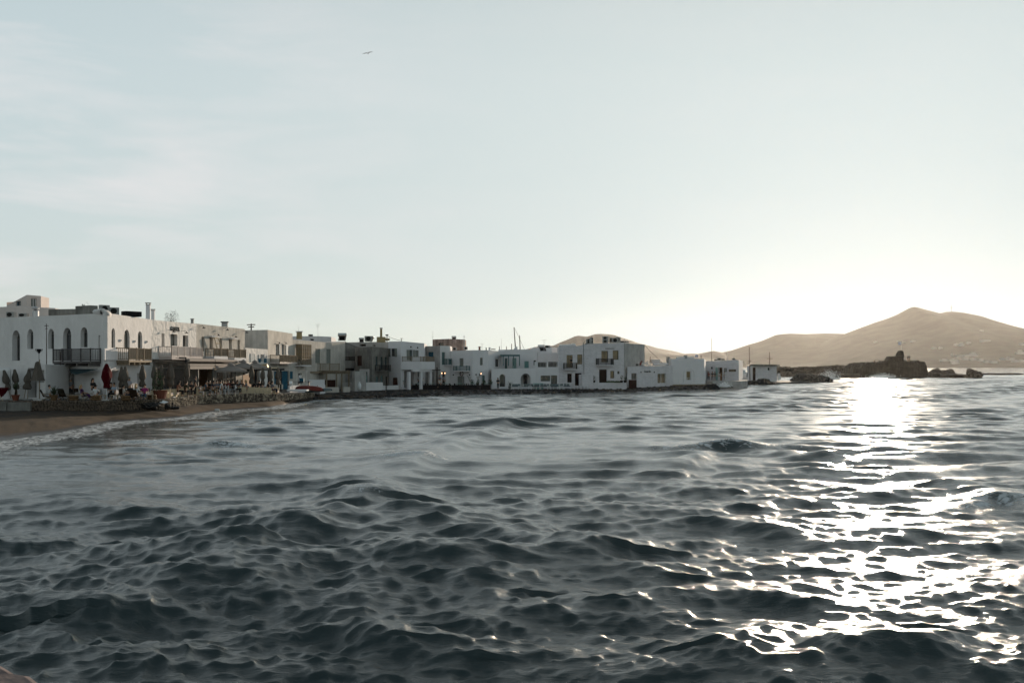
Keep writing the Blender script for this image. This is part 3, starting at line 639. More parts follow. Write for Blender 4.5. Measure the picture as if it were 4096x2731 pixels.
# plaster buttress at the corner, chest panel and gutter
part_box(r, og, 'plaster_panel', 'plain', [q(2, 40, 735, 205, 880)+(0, .12)], flt, .02)
mb = MB(); mb.tube([fsh.pt(fsh.u(398), fsh.z(398, 1452), .05), fsh.pt(fsh.u(398), fsh.z(398, 1340), .05), fsh.pt(fsh.u(402), fsh.z(402, 1345), .05)], .03, 5); mb.build('drain_pipe', M['greyl'], r, og)
mb = MB(); p0 = fsh.pt(fsh.u(374), fsh.z(374, 1247), -.1); p1 = fsh.pt(fsh.u(410), fsh.z(410, 1246), .0); p2 = flt.pt(.6, 8.15, -.1); mb.tube([p0, p1, (p1+p2)/2+Vector((.05, -.1, 0)), p2], [.18, .27, .27, .2], 9); mb.build('parapet_coping', M['white'], r, og, smooth=True)
for i, (u, v) in enumerate([(248, 634), (425, 646), (575, 652)]):
    px, py = c(2, u, v); wall_lamp(['small grey box lamp beside the first arched window of the sunlit wall', 'small grey box lamp between the two right arched windows', 'small grey box lamp right of the last arched window'][i], flt, px, py, kind=2, group='box lamps on the sunlit arched wall')
# --- whitewashed shop houses
r, og, fs = building('restaurant_house', 'white lumpy plastered house with iron letters over three upper windows', [(605, 90, 1279), (785, 100, 1295)], TZ0, 'white_lumpy',
    [(0, 'window', q(2, 774, 545, 810, 705), dict(ny=3, dep=.35)), (0, 'door', q(2, 885, 555, 972, 700), dict(gm='glassc', dep=.35)), (0, 'window', q(2, 1040, 570, 1106, 716), dict(ny=1, dep=.35)),
     (0, 'opening', (609, 1474, 782, 1590), dict(gm='darkred', dep=1.2))], back=11, bevel=.2, backdir=(-1, .1))  # ground-floor opening widened, its dark backing stands for canopy shade on the wall
FG = fs[0]
balcony(r, og, FG, 687, 811, 1386, 1438, 1.25, 'cream', 'cream', th=.32, sp=.15, bal=.022)
lettering(r, og, 'GLAFKOS', FG, c(2, 938, 0)[0], c(2, 0, 490)[1], .40, 'black', bold=.0, pxw=(681, 717), name='iron_lettering')
for px, py, lb in ((672, 1322, 'black gooseneck lamp left of the iron letters'), (724, 1327, 'black gooseneck lamp right of the iron letters')): wall_lamp(lb, FG, px, py, .55)
r, og, fs = building('yellowed_house', 'sunlit cream white house with two timber balconies, right of the iron letters', [(785, 100, 1294), (979, 112, 1316)], TZ0, 'old',
    [(0, 'window', q(2, 1275, 586, 1312, 770), dict(ny=3, dep=.3)), (0, 'door', q(2, 1376, 592, 1416, 745), dict(ny=3, gm='glassc', dep=.3)), (0, 'window', q(2, 1500, 605, 1532, 735), dict(ny=3, dep=.3)), (0, 'door', q(2, 1620, 614, 1656, 745), dict(ny=3, gm='glassc', dep=.3)), (0, 'window', q(2, 1726, 625, 1756, 752), dict(ny=3, dep=.3)),
     (0, 'opening', (788, 1472, 858, 1575), dict(gm='tanint', dep=.8)), (0, 'opening', (868, 1478, 892, 1550), dict(gm='tanint', dep=.5)), (0, 'window', (905, 1480, 940, 1550), dict(gm='glasst', fm='wood', nx=3))], back=11, bevel=.12, backdir=(-1, .1))  # left opening added: dark brown backing paints the shaded wall under the canopy
FY = fs[0]
balcony(r, og, FY, 857, 912, c(2, 0, 733)[1], c(2, 0, 866)[1], .95, 'plain', 'wood', th=.3, bal=.024)
balcony(r, og, FY, 938, 985, c(2, 0, 746)[1], c(2, 0, 885)[1], .75, 'plain', 'wood', th=.3, bal=.024, brackets=4)
for (u0, v0, u1, v1) in ((1365, 572, 1460, 590), (1610, 596, 1695, 612)):
    mb = MB(); x0, y0, x1, y1 = q(2, u0, v0, u1, v1); fbox(mb, FY, FY.u(x0), FY.u(x1), FY.z(x0, y1), FY.z(x0, y0), 0, .35); mb.build('door_hood', M['plain'], r, og)

mb = MB(); gg = FY.off(.5); a = gg.pt(gg.u(858), gg.z(858, 1351)); b = gg.pt(gg.u(872), gg.z(872, 1352)); d_ = gg.pt(gg.u(868), gg.z(868, 1395)); e = gg.pt(gg.u(887), gg.z(887, 1395))
for s, t in ((a, d_), (b, e), (a, b), (d_, e), ((a+d_)/2, (b+e)/2)): mb.tube([s, t], .05, 4)
o = mb.build('leaning_lattice', M['woodl'], None, (d_.x, d_.y, d_.z)); o.location = d_; tag(o, 'pale timber window frame leaning on the upper wall above the balcony', 'lattice')
for i, (u, v) in enumerate([(1245, 462), (1545, 487), (1790, 522), (1430, 556), (1652, 580)]):
    px, py = c(2, u, v); wall_lamp(['black lamp at the left edge of the sunlit cream house', 'black lamp over the middle windows of the sunlit cream house', 'black lamp at the top right corner of the sunlit cream house', 'black lamp on the left door hood', 'black lamp on the right door hood'][i], FY, px, py, .5)
# --- low white house with blue shutters, and the grey house with balcony
r, og, fs = building('low_white_house', 'low bright white house with two blue shuttered windows', [(981, 112, 1391), (1071, 119, 1397)], 1.1, 'white_lumpy',
    [(0, 'window', q(3, 637, 710, 690, 838), dict(fm='frame_w', nx=2)), (0, 'opening', (1008, 1480, 1040, 1560), dict(gm='tanint', dep=.4))], back=8, bevel=.1, backdir=(-1, .1),
    shut=[(0, q(3, 447, 692, 532, 845), 'blue'), (0, q(3, 594, 710, 634, 848), 'blue'), (0, q(3, 694, 705, 740, 852), 'blue')])
r, og, fs = building('balcony_house', 'tall weathered house with blue shutters and a wooden balcony', [(979, 123, 1321), (1071, 119.05, 1319), (1170, 130, 1334)], 1.0, 'old',
    [(1, 'door', q(3, 912, 518, 962, 722), dict(fm='frame_w', gm='glass', ny=3)), (1, 'window', q(3, 1012, 525, 1068, 716), dict(fm='frame_w', ny=1)),
     (1, 'opening', q(3, 880, 1005, 990, 1235), dict(gm='blue', dep=.3)), (1, 'door', q(3, 1040, 1000, 1150, 1330), dict(fm='blue', nx=4))], back=9, bevel=.14, backdir=(-1, .2),
    shut=[(1, q(3, 965, 515, 984, 716), 'blue'), (1, q(3, 1086, 538, 1134, 716), 'blue'), (1, q(3, 1160, 1010, 1205, 1140), 'blue'), (1, q(3, 1013, 1005, 1036, 1235), 'blue')])
FB = fs[1]
balcony(r, og, FB, c(3, 985, 0)[0], c(3, 1296, 0)[0], c(3, 0, 718)[1], c(3, 0, 872)[1], 1.2, 'cream', 'wood', th=.18, bal=.02, sp=.12)
for u, v, lb in ((932, 490, 'left lamp over the blue shuttered balcony doors'), (1052, 494, 'right lamp over the blue shuttered balcony doors')): px, py = c(3, u, v); wall_lamp(lb, FB, px, py, .3)
# --- long stained house with bay window
r, og, fs = building('bay_window_house', 'long stained white house with a glazed timber bay window', [(1170, 130, 1357), (1335, 145, 1372), (1381, 149, 1366)], .9, 'old',
    [(0, 'shutter', q(3, 1617, 603, 1704, 860), dict(fm='shut', gm='shut', nx=2, dep=.1)), (0, 'shutter', q(3, 1815, 608, 1893, 862), dict(fm='shut', gm='shut', nx=2, dep=.1)), (0, 'door', q(3, 1310, 1038, 1376, 1240), dict(fm='frame_w', gm='glass', nx=1))], back=10, bevel=.12, backdir=(-.9, .5))
FL = fs[0]; g = FL.off(.9)
u0, u1 = g.u(c(3, 1382, 0)[0]), g.u(c(3, 1547, 0)[0]); zt = g.z(1210, c(3, 0, 518)[1]); zm_ = g.z(1210, c(3, 0, 795)[1]); zb = g.z(1210, c(3, 0, 915)[1])
mb = MB(); fbox(mb, FL, u0, u1, zb-.02, zb+.14, 0, .9); bb = mb.build('bay_window', M['plain'], r, og)
mb = MB()
for zz in (zt-.08, zm_, zb+.16): fbox(mb, FL, u0-.03, u1+.03, zz, zz+.08, .01, .93)
for k in range(6): uu = lerp(u0, u1, k/5); fbox(mb, FL, uu-.04, uu+.04, zb+.14, zt, .85, .92)
for k in range(3): oo = lerp(.05, .6, k/2); fbox(mb, FL, u0-.02, u0+.05, zb+.14, zt, oo, oo+.06)
for k in range(1, 4): zz = lerp(zm_, zt, k/4); fbox(mb, FL, u0, u1, zz-.02, zz+.02, .86, .91); fbox(mb, FL, u0-.01, u0+.03, zz-.02, zz+.02, .05, .86)
for k in range(26): uu = lerp(u0, u1, k/25); fbox(mb, FL, uu-.02, uu+.02, zb+.2, zm_, .87, .9)
mb.build('bay_frame', M['wood'], bb, og)
mb = MB(); fbox(mb, FL, u0+.02, u1-.02, zm_+.05, zt-.05, .86, .87); fbox(mb, FL, u0+.0, u0+.01, zm_+.05, zt-.05, .05, .86); mb.build('pane', M['glasst'], bb, og)
# timber deck beside it
mb = MB(); fk = fac(c(3, 1520, 0)[0], 136, c(3, 2240, 0)[0], 146)
dk = thing('timber_deck', 'grey timber deck with railing and pergola frame beside the bay window house', 'deck', fk.pt(fk.L/2, .9))
og = tuple(dk.location)
x = [c(3, k, 0)[0] for k in (1520, 1830, 2240, 1715, 2058)]
zA = fk.z(x[0], c(3, 0, 1008)[1]); zB = fk.z(x[0], c(3, 0, 1042)[1]); 
fbox(mb, fk, 0, fk.u(x[1]), zB, zA, -4, .05); mb.build('deck_beam', M['wood'], dk, og)
railing(dk, og, [fk.pt(fk.u(c(3, 1572, 0)[0]), 0, -3).xy, fk.pt(fk.u(x[3]), 0, -.1).xy, fk.pt(fk.u(x[4]), 0, -.1).xy], zA, fk.z(x[3], c(3, 0, 868)[1]), 'wood', .15, every=3)
mb = MB(); g2 = fac(x[1], 138, x[2], 141); za = g2.z(x[1], c(3, 0, 1000)[1]); zb_ = g2.z(x[1], c(3, 0, 1055)[1])
for zz in (za-.08, zb_): fbox(mb, g2, 0, g2.L, zz, zz+.08, -.1, .02)
for k in range(11): uu = g2.L*k/10; fbox(mb, g2, uu-.04, uu+.04, zb_, za, -2.5, -.0)
mb.build('pergola_frame', M['wood'], dk, og)
for k in (1825, 2005, 2098, 2225):
    mb = MB(); xx = c(3, k, 0)[0]; uu = g2.u(xx); fbox(mb, g2, uu-.09, uu+.09, .35, zb_-.003, -.14, .0); mb.build('post', M['wood'], dk, og)
mb = MB(); fbox(mb, g2, .3, g2.L-.3, .5, 2.0, -3.0, -2.9); mb.build('red_door_panel', M['rust'], dk, og)
def wall_thing(name, label, f4, py0, py1, m, th=.25, cat='wall', z0=.2, group=None, bevel=.04):
    f = fac(*f4); za = f.z(f4[0], py0); zb = f.z(f4[2], py1); o3 = f.pt(f.L/2, z0)
    mb = MB(); mb.hexa([f.pt(0, z0), f.pt(f.L, z0), f.pt(f.L, z0, -th), f.pt(0, z0, -th)], [f.pt(0, za), f.pt(f.L, zb), f.pt(f.L, zb, -th), f.pt(0, za, -th)])
    o = mb.build(name, M[m], None, o3, bevel=bevel); o.location = o3; return tag(o, label, cat, group)
wall_thing('garden_wall', 'low white wall behind the upturned red boat', (c(3, 1160, 0)[0], 112, c(3, 1612, 0)[0], 120), c(3, 0, 1262)[1], c(3, 0, 1256)[1], 'plain')
wall_thing('garden_wall', 'taller white wall behind the flagpole beside the deck', (c(3, 1505, 0)[0], 128, c(3, 1790, 0)[0], 130), c(3, 0, 1158)[1], c(3, 0, 1158)[1], 'plain')
wall_thing('garden_wall', 'short white wall stub in front of the deck posts', (c(3, 1665, 0)[0], 126, c(3, 1800, 0)[0], 127), c(3, 0, 1250)[1], c(3, 0, 1250)[1], 'plain')
wall_thing('garden_wall', 'low stained white wall left of the deck posts', (c(3, 1800, 0)[0], 132, c(3, 2048, 0)[0], 133), c(3, 0, 1292)[1], c(3, 0, 1292)[1], 'old')
wall_thing('garden_wall', 'short stained white wall right of the deck posts', (c(3, 2118, 0)[0], 134, c(3, 2245, 0)[0], 134.5), c(3, 0, 1288)[1], c(3, 0, 1288)[1], 'old')
wall_thing('corner_wall', 'tall pale wall closing the right end of the timber deck', (1407, 140, 1420, 139.5), c(4, 0, 1008)[1], c(4, 0, 1008)[1], 'greyl', 2)
# --- grey terrace house behind, dark cement house
r, og, fs = building('terrace_house', 'shaded grey house with a railed roof terrace behind the deck', [(c(4, 190, 0)[0], 150, c(4, 0, 808)[1]), (c(4, 600, 0)[0], 154, c(4, 0, 815)[1])], .3, 'greyl',
    [(0, 'window', q(4, 330, 950, 562, 1000), dict(fm='woodd', nx=6))], back=8)
railing(r, og, [fs[0].pt(.1, 0, -.1).xy, fs[0].pt(fs[0].L-.1, 0, -.1).xy], fs[0].z(1350, c(4, 0, 806)[1]), fs[0].z(1350, c(4, 0, 738)[1]), 'woodd', .14, bal=.03)
building('set_back_house', 'stained grey upper house with one narrow window behind the railed terrace', [(c(4, 200, 0)[0], 157, c(4, 0, 455)[1]), (c(4, 378, 0)[0], 158, c(4, 0, 452)[1]), (c(4, 600, 0)[0], 159, c(4, 0, 545)[1])], 3, 'grey',
    [(0, 'window', q(4, 283, 590, 336, 728), dict(fm='woodd'))], back=6)
r, og, fs = building('cement_house', 'dark unpainted cement house with small iron balcony', [(c(4, 565, 0)[0], 152, c(4, 0, 562)[1]), (c(4, 890, 0)[0], 146, c(4, 0, 545)[1]), (c(4, 1190, 0)[0], 151, c(4, 0, 578)[1])], .3, 'grey',
    [(0, 'door', q(4, 590, 718, 692, 906), dict(fm='rust', nx=3)), (0, 'window', q(4, 682, 1020, 803, 1210), dict(fm='green', nx=3)),
     (1, 'window', q(4, 952, 728, 1000, 912), dict(fm='green')), (1, 'door', q(4, 1045, 735, 1098, 990), dict(fm='green', gm='glass')), (1, 'window', q(4, 1130, 740, 1176, 892), dict(fm='green')),
     (1, 'door', q(4, 960, 1105, 1010, 1330), dict(fm='green')), (1, 'door', q(4, 1050, 1088, 1102, 1330), dict(fm='green')), (1, 'door', q(4, 1143, 1110, 1184, 1330), dict(fm='woodd'))], back=9, bevel=.05)
balcony(r, og, fs[1], c(4, 1032, 0)[0], c(4, 1240, 0)[0], c(4, 0, 898)[1], c(4, 0, 1012)[1], .8, 'grey', 'black', th=.1, bal=.015)
part_box(r, og, 'white_arch_surround', 'white', [q(4, 655, 968, 682, 1215)+(0, .06), q(4, 803, 968, 835, 1215)+(0, .06), q(4, 682, 968, 803, 1018)+(0, .06)], fs[0])
building('rear_house', 'long grey flat roofed house behind the dark cement house', [(c(4, 375, 0)[0], 168, c(4, 0, 468)[1]), (c(4, 640, 0)[0], 168, c(4, 0, 462)[1]), (c(4, 1200, 0)[0], 166, c(4, 0, 455)[1])], 5, 'greyl', [(1, 'opening', q(4, 652, 497, 770, 540), {}), (1, 'opening', q(4, 895, 510, 945, 540), {})], back=8)
wall_thing('terrace_wall', 'long shaded white wall in front of the cement house', (c(4, 712, 0)[0], 141, c(4, 1092, 0)[0], 146), c(4, 0, 1222)[1], c(4, 0, 1218)[1], 'white', 3.5)
wall_thing('terrace_wall', 'grey return wall with white vase in front of the cement house', (c(4, 500, 0)[0], 144, c(4, 711, 0)[0], 140.9), c(4, 0, 1232)[1], c(4, 0, 1224)[1], 'greyl', .3)
wall_thing('terrace_wall', 'short low white step wall right of the long terrace wall', (c(4, 1092, 0)[0], 146.1, c(4, 1142, 0)[0], 146.8), c(4, 0, 1278)[1], c(4, 0, 1278)[1], 'white', .4)
wall_thing('terrace_wall', 'low white wall left of the strolling couple', (c(4, 1172, 0)[0], 148, c(4, 1392, 0)[0], 149.5), c(4, 0, 1278)[1], c(4, 0, 1272)[1], 'white', .3)
# --- white tavern with arcade
r, og, fs = building('tavern_house', 'white two storey tavern with a boxy balcony over an arcade', [(c(4, 1190, 0)[0], 152, c(4, 0, 450)[1]), (c(4, 1428, 0)[0], 149.5, c(4, 0, 446)[1]), (c(4, 1866, 0)[0], 153, c(4, 0, 484)[1])], .3, 'plain',
    [(0, 'window', q(4, 1240, 582, 1312, 730), dict(fm='woodd', nx=2)), (1, 'door', q(4, 1592, 605, 1650, 812), dict(fm='green', gm='glass')), (1, 'shutter', q(4, 1697, 615, 1768, 735), dict(fm='shut', gm='shut')),
     (1, 'opening', q(4, 1492, 1008, 1565, 1320), {}), (1, 'opening', q(4, 1612, 1020, 1678, 1320), dict(gm='darkred')), (1, 'window', q(4, 1746, 1020, 1772, 1240), dict(fm='woodd')), (1, 'opening', q(4, 1815, 1060, 1842, 1320), {})], back=9, bevel=.06,
    shut=[(0, q(4, 1187, 578, 1236, 735), 'shut'), (0, q(4, 1315, 580, 1358, 738), 'shut'), (1, q(4, 1535, 605, 1588, 800), 'shut'), (1, q(4, 1654, 608, 1688, 735), 'shut')])
g = fs[1].off(2.6); X0, X1 = c(4, 1643, 0)[0], c(4, 2068, 0)[0]; u0, u1 = g.u(X0), g.u(X1)+0; uL = fs[1].u(c(4, 1428, 0)[0])
zt, zb = g.z(X0, c(4, 0, 828)[1]), g.z(X0, c(4, 0, 982)[1]); zr = g.z(X0, c(4, 0, 735)[1])
mb = MB(); f1 = fs[1]
mb.hexa([f1.pt(.0, zb, .02), f1.pt(0+1.6, zb, 2.6), f1.pt(u1, zb, 2.6), f1.pt(u1, zb, .02)], [f1.pt(0, zt, .02), f1.pt(0+1.6, zt, 2.6), f1.pt(u1, zt, 2.6), f1.pt(u1, zt, .02)])
bal_ = mb.build('balcony', M['plain'], r, og, bevel=.03)
railing(bal_, og, [f1.pt(.15, 0, .15).xy, f1.pt(1.7, 0, 2.5).xy, f1.pt(u1-.1, 0, 2.5).xy, f1.pt(u1-.1, 0, .15).xy], zt+.003, zr, 'wood', .14, bal=.025)
for ua in (1568, 1792, 1972):
    mb = MB(); xx = c(4, ua, 0)[0]; g3 = f1.off(2.3); uu = g3.u(xx); fbox(mb, f1, uu, uu+.42, .3, zb-.3, 2.0, 2.4); mb.build('column', M['plain'], r, og, bevel=.03)
mb = MB(); fbox(mb, f1, .3, u1-.2, zb-.3, zb-.003, 2.0, 2.45); mb.build('lintel', M['plain'], r, og)
for i, (u, v) in enumerate([(1612, 552), (1738, 566)]): px, py = c(4, u, v); wall_lamp(['black lamp over the tavern balcony door', 'black lamp over the tavern balcony shutter'][i], f1, px, py, .25, kind=1, group='lamps over the tavern balcony')
r, og, fs = building('grey_house', 'grey plastered house with a dark blue window right of the tavern', [(c(5, -10, 0)[0], 157, c(5, 0, 538)[1]), (c(5, 285, 0)[0], 155.5, c(5, 0, 535)[1])], .3, 'greyl', [(0, 'window', q(5, 57, 648, 158, 746), dict(fm='blue', gm='blue')), (0, 'opening', q(5, 122, 1018, 160, 1300), {})], back=9)
r, og, fs = building('green_door_house', 'narrow white house with a tall green balcony door', [(c(5, 285, 0)[0], 155.4, c(5, 0, 530)[1]), (c(5, 472, 0)[0], 156.5, c(5, 0, 534)[1])], .3, 'white', [(0, 'door', q(5, 318, 650, 382, 886), dict(fm='green', nx=3)), (0, 'door', q(5, 325, 1018, 384, 1300), dict(fm='green', gm='glass'))], back=9)
balcony(r, og, fs[0], c(5, 400, 0)[0], c(5, 503, 0)[0], c(5, 0, 780)[1], c(5, 0, 900)[1], .7, 'plain', 'green', th=.12, bal=.03)
r, og, fs = building('rounded_white_house', 'long white house with a softly bent front, small windows and a grey balcony', [(c(5, 472, 0)[0], 156.6, c(5, 0, 628)[1]), (c(5, 890, 0)[0], 153.5, c(5, 0, 612)[1]), (c(5, 1190, 0)[0], 155, c(5, 0, 612)[1]), (c(5, 1500, 0)[0], 163, c(5, 0, 640)[1])], .3, 'plain',
    [(0, 'shutter', q(5, 645, 765, 722, 918), dict(fm='shut', gm='shut', nx=3)), (0, 'door', q(5, 600, 1105, 700, 1300), dict(fm='shut', nx=2)), (0, 'opening', q(5, 700, 1105, 742, 1300), {}), (1, 'shutter', q(5, 1035, 755, 1090, 897), dict(fm='shut', gm='shut', nx=2)),
     (1, 'door', q(5, 1074, 1086, 1130, 1300), dict(fm='green')), (2, 'window', q(5, 1328, 782, 1395, 921), dict(fm='woodd', gm='glass'))], back=9, bevel=.12)
balcony(r, og, fs[0], c(5, 530, 0)[0], c(5, 780, 0)[0], c(5, 0, 914)[1], c(5, 0, 1016)[1], .8, 'plain', 'green', th=.14, bal=.022)
for i, (fi, u, v) in enumerate([(0, 538, 1076), (0, 844, 1076), (1, 958, 1072), (1, 1024, 1072)]): px, py = c(5, u, v); wall_lamp('small black wall lamp '+['left of the dark red wreath', 'above the left antler ornament', 'above the right antler ornament', 'beside the lit lantern on the bent white wall'][i], fs[fi], px, py, .2, kind=1, group='small black lamps along the bent white wall')
p = fs[0].pt(fs[0].u(c(5, 699, 0)[0]), fs[0].z(c(5, 699, 0)[0], c(5, 0, 1053)[1]), .1); mb = MB(); mb.tube([(math.cos(a)*.26, 0, math.sin(a)*.33) for a in np.linspace(0, 2*PI, 13)], .09, 6, False); o = mb.build('wreath', M['rust']); o.location = p; tag(o, 'dark red oval wreath hanging under the grey balcony', 'wreath')
for fi, u, v, lb in ((0, 844, 1138, 'left'), (1, 992, 1132, 'right')):
    px, py = c(5, u, v); p = fs[fi].pt(fs[fi].u(px), fs[fi].z(px, py), .08); mb = MB()
    for s in (-1, 1): mb.tube([(0, 0, -.45), (s*.12, 0, 0), (s*.35, 0, .4)], .06, 5); mb.tube([(s*.3, 0, .4), (s*.45, 0, .4)], .05, 5); mb.tube([(s*.12, 0, .0), (s*.05, 0, .2)], .04, 5)
    o = mb.build('antler_ornament', M['greyl']); o.location = p; tag(o, 'grey antler shaped wall ornament, the '+lb+' one of the pair', 'ornament', 'antler ornaments')
building('mottled_block', 'mottled pink and grey block with a flat roof and a water tank on top', [(c(5, 142, 0)[0], 176, c(5, 0, 412)[1]), (c(5, 455, 0)[0], 173, c(5, 0, 400)[1]), (c(5, 755, 0)[0], 175, c(5, 0, 412)[1])], 6, 'pink', [(0, 'window', q(5, 247, 478, 343, 526), dict(fm='woodd'))], back=8, bevel=.08)
# --- low front house with arch, and the row above it
r, og, fs = building('low_arch_house', 'low white house with a big arched doorway and flat roof terrace', [(c(5, 1250, 0)[0], 153.5, c(5, 0, 967)[1]), (c(5, 2090, 0)[0], 156, c(5, 0, 948)[1])], .3, 'plain',
    [(0, 'door', q(5, 1402, 1064, 1512, 1300), dict(arch=True, fm='frame_b', gm='glass', dep=.3)), (0, 'opening', q(5, 1800, 1050, 1990, 1300), dict(arch=True, dep=1.3, gm='greyl'))], back=8, bevel=.05)
part_box(r, og, 'inner_door', 'frame_b', [q(5, 1905, 1080, 1972, 1262)+(-1.25, -1.2)], fs[0])
r, og, fs2 = building('terrace_row_house', 'white upper row house with a green timber pergola and mint shutters', [(c(5, 1380, 0)[0], 163, c(5, 0, 606)[1]), (c(5, 1660, 0)[0], 163, c(5, 0, 598)[1]), (c(5, 2110, 0)[0], 163, c(5, 0, 598)[1])], 2, 'plain',
    [(0, 'door', q(5, 1505, 765, 1545, 960), dict(fm='green')), (0, 'door', q(5, 1645, 760, 1659, 960), dict(fm='mint')), (1, 'door', q(5, 1662, 760, 1718, 960), dict(fm='mint')), (1, 'shutter', q(5, 1870, 820, 1952, 950), dict(fm='mint', gm='mint', nx=3, arch=False)), (1, 'window', q(5, 2043, 805, 2088, 895), dict(fm='woodd'))], back=8)
pg = fac(c(5, 1450, 0)[0], 157.5, c(5, 1785, 0)[0], 157.5); t = thing('pergola', 'dark green timber pergola on the terrace above the arch', 'pergola', pg.pt(pg.L/2, 4)); o3 = tuple(t.location)
mb = MB(); zt = pg.z(1750, c(5, 0, 695)[1]); fbox(mb, pg, -.3, pg.L, zt-.25, zt, -4, .2); mb.build('roof', M['green'], t, o3)
for u in (1472, 1572, 1665, 1778): mb = MB(); uu = pg.u(c(5, u, 0)[0]); fbox(mb, pg, uu-.08, uu+.08, 4.0, zt-.252, -.1, .06); mb.build('post', M['green'], t, o3)
r, og, fs = building('loggia_house', 'white house with two dark balustraded openings above a dark window', [(c(6, -55, 0)[0], 156.1, c(6, 0, 690)[1]), (c(6, 400, 0)[0], 157, c(6, 0, 685)[1])], .3, 'plain',
    [(0, 'opening', q(6, 5, 698, 172, 792), dict(dep=1.0)), (0, 'opening', q(6, 200, 692, 380, 790), dict(dep=1.0)), (0, 'window', q(6, 60, 950, 240, 1056), dict(fm='frame_b', nx=3)), (0, 'door', q(6, 252, 945, 372, 1180), dict(fm='frame_b', gm='glass'))], back=3)
for i, (a, b) in enumerate(((5, 172), (200, 380))):
    u0, u1 = fs[0].u(c(6, a, 0)[0])+.05, fs[0].u(c(6, b, 0)[0])-.05; railing(r, og, [fs[0].pt(u0, 0, -.15).xy, fs[0].pt(u1, 0, -.15).xy], fs[0].z(2190, c(6, 0, 792)[1]), fs[0].z(2190, c(6, 0, 706)[1]), 'greyl', .2, bal=.04, name='balustrade')
building('back_row_house', 'plain white upper house set back behind the balustraded openings', [(c(5, 2110, 0)[0], 163.2, c(6, 0, 525)[1]), (c(6, 400, 0)[0], 163, c(6, 0, 518)[1])], 4, 'plain', back=8)
building('roof_room', 'small white roof room behind the water tank', [(c(6, -120, 0)[0], 172, c(6, 0, 430)[1]), (c(6, 270, 0)[0], 170, c(6, 0, 415)[1]), (c(6, 400, 0)[0], 171, c(6, 0, 425)[1])], 6, 'plain', back=6)
# --- white stone houses by the water
BB = [(c(6, 400, 0)[0], 157.2, c(6, 0, 398)[1]), (c(6, 858, 0)[0], 157.6, c(6, 0, 386)[1])]
r, og, fs = building('rough_white_house', 'rough white stone house with a small dark balcony', BB, .3, 'brickwhite',
    [(0, 'door', q(6, 548, 562, 662, 800), dict(fm='frame_b', gm='glassw', ny=3, nx=3)), (0, 'window', q(6, 748, 552, 842, 738), dict(fm='frame_b', gm='glassw', ny=3)), (0, 'window', q(6, 562, 914, 645, 1080), dict(fm='frame_b', gm='darkred')), (0, 'opening', q(6, 705, 902, 838, 1150), dict(gm='darkred'))], back=10, bevel=.06)
balcony(r, og, fs[0], c(6, 500, 0)[0], c(6, 748, 0)[0], c(6, 0, 716)[1], c(6, 0, 846)[1], .8, 'plain', 'frame_b', th=.14, bal=.035, sp=.16)
r, og, fs = building('sign_house', 'tall rough white stone house with amber windows under a row of black letters', [(c(6, 858, 0)[0], 157.61, c(6, 0, 362)[1]), (c(6, 1126, 0)[0], 158, c(6, 0, 350)[1]), (c(6, 1636, 0)[0], 160, c(6, 0, 328)[1])], .3, 'brickwhite',
    [(1, 'door', q(6, 1202, 484, 1330, 700), dict(fm='frame_b', gm='glassw', ny=4)), (1, 'window', q(6, 1416, 476, 1528, 652), dict(fm='frame_b', gm='glassw', nx=1)), (1, 'door', q(6, 1160, 834, 1308, 1120), dict(fm='woodd', nx=6)), (1, 'window', q(6, 1370, 862, 1447, 1002), dict(fm='frame_b', gm='glassw', nx=1)), (1, 'window', q(6, 1503, 866, 1545, 920), dict(fm='frame_b', nx=1))], back=10, bevel=.06)
balcony(r, og, fs[1], c(6, 1145, 0)[0], c(6, 1436, 0)[0], c(6, 0, 632)[1], c(6, 0, 766)[1], .8, 'plain', 'frame_b', th=.14, bal=.035, sp=.16)
lettering(r, og, 'BARBAROSSA', fs[1], c(6, 1360, 0)[0], c(6, 0, 443)[1], .17, 'black', bold=.01, spacing=1.15, pxw=(2422, 2457))
mb = MB(); x_ = c(6, 1640, 0)[0]; mb.tube([fs[1].pt(fs[1].L-.05, 8.4, .06), fs[1].pt(fs[1].L-.05, 3.2, .06), fs[1].pt(fs[1].L+.0, 3.0, .06), fs[1].pt(fs[1].L+.0, .5, .06)], .045, 5); mb.build('drain_pipe', M['greyl'], r, og)
mb = MB(); f = fs[0]; u = f.u(c(6, 864, 0)[0]); mb.tube([f.pt(u+.35, 8, .06), f.pt(u, 7.6, .06), f.pt(u+.1, 2.0, .06)], .04, 5); mb.build('drain_pipe', M['grey'], r, og)
building('stained_rear_house', 'stained pink and grey rendered wall of the house behind the letters', [(c(6, 1636, 0)[0], 160.1, c(6, 0, 330)[1]), (c(6, 1730, 0)[0], 162, c(6, 0, 345)[1]), (c(6, 2016, 0)[0], 171, c(6, 0, 362)[1])], 1, 'greyl', back=9)
wall_thing('entrance_block', 'white block wall with a small dark niche left of the brown door', (c(6, 840, 0)[0], 154.5, c(6, 1050, 0)[0], 155), c(6, 0, 930)[1], c(6, 0, 926)[1], 'brickwhite', 1.6)
wall_thing('planter_wall', 'low white wall with potted plants in front of the brown door', (c(6, 1052, 0)[0], 155.1, c(6, 1680, 0)[0], 157.5), c(6, 0, 1086)[1], c(6, 0, 1080)[1], 'brickwhite', .5)
r, og, fs = building('bar_house', 'low white bar with a short black name and an amber double window', [(c(6, 1688, 0)[0], 160.5, c(6, 0, 786)[1]), (c(7, 425, 0)[0], 171, c(7, 0, 618)[1])], .3, 'brickwhite',
    [(0, 'window', q(6, 1768, 906, 1872, 1022), dict(fm='woodd', gm='glassc', nx=4)), (0, 'window', q(7, 142, 768, 305, 956), dict(fm='frame_w', gm='glassw', nx=2))], back=8, bevel=.06)
FBar = fs[0]
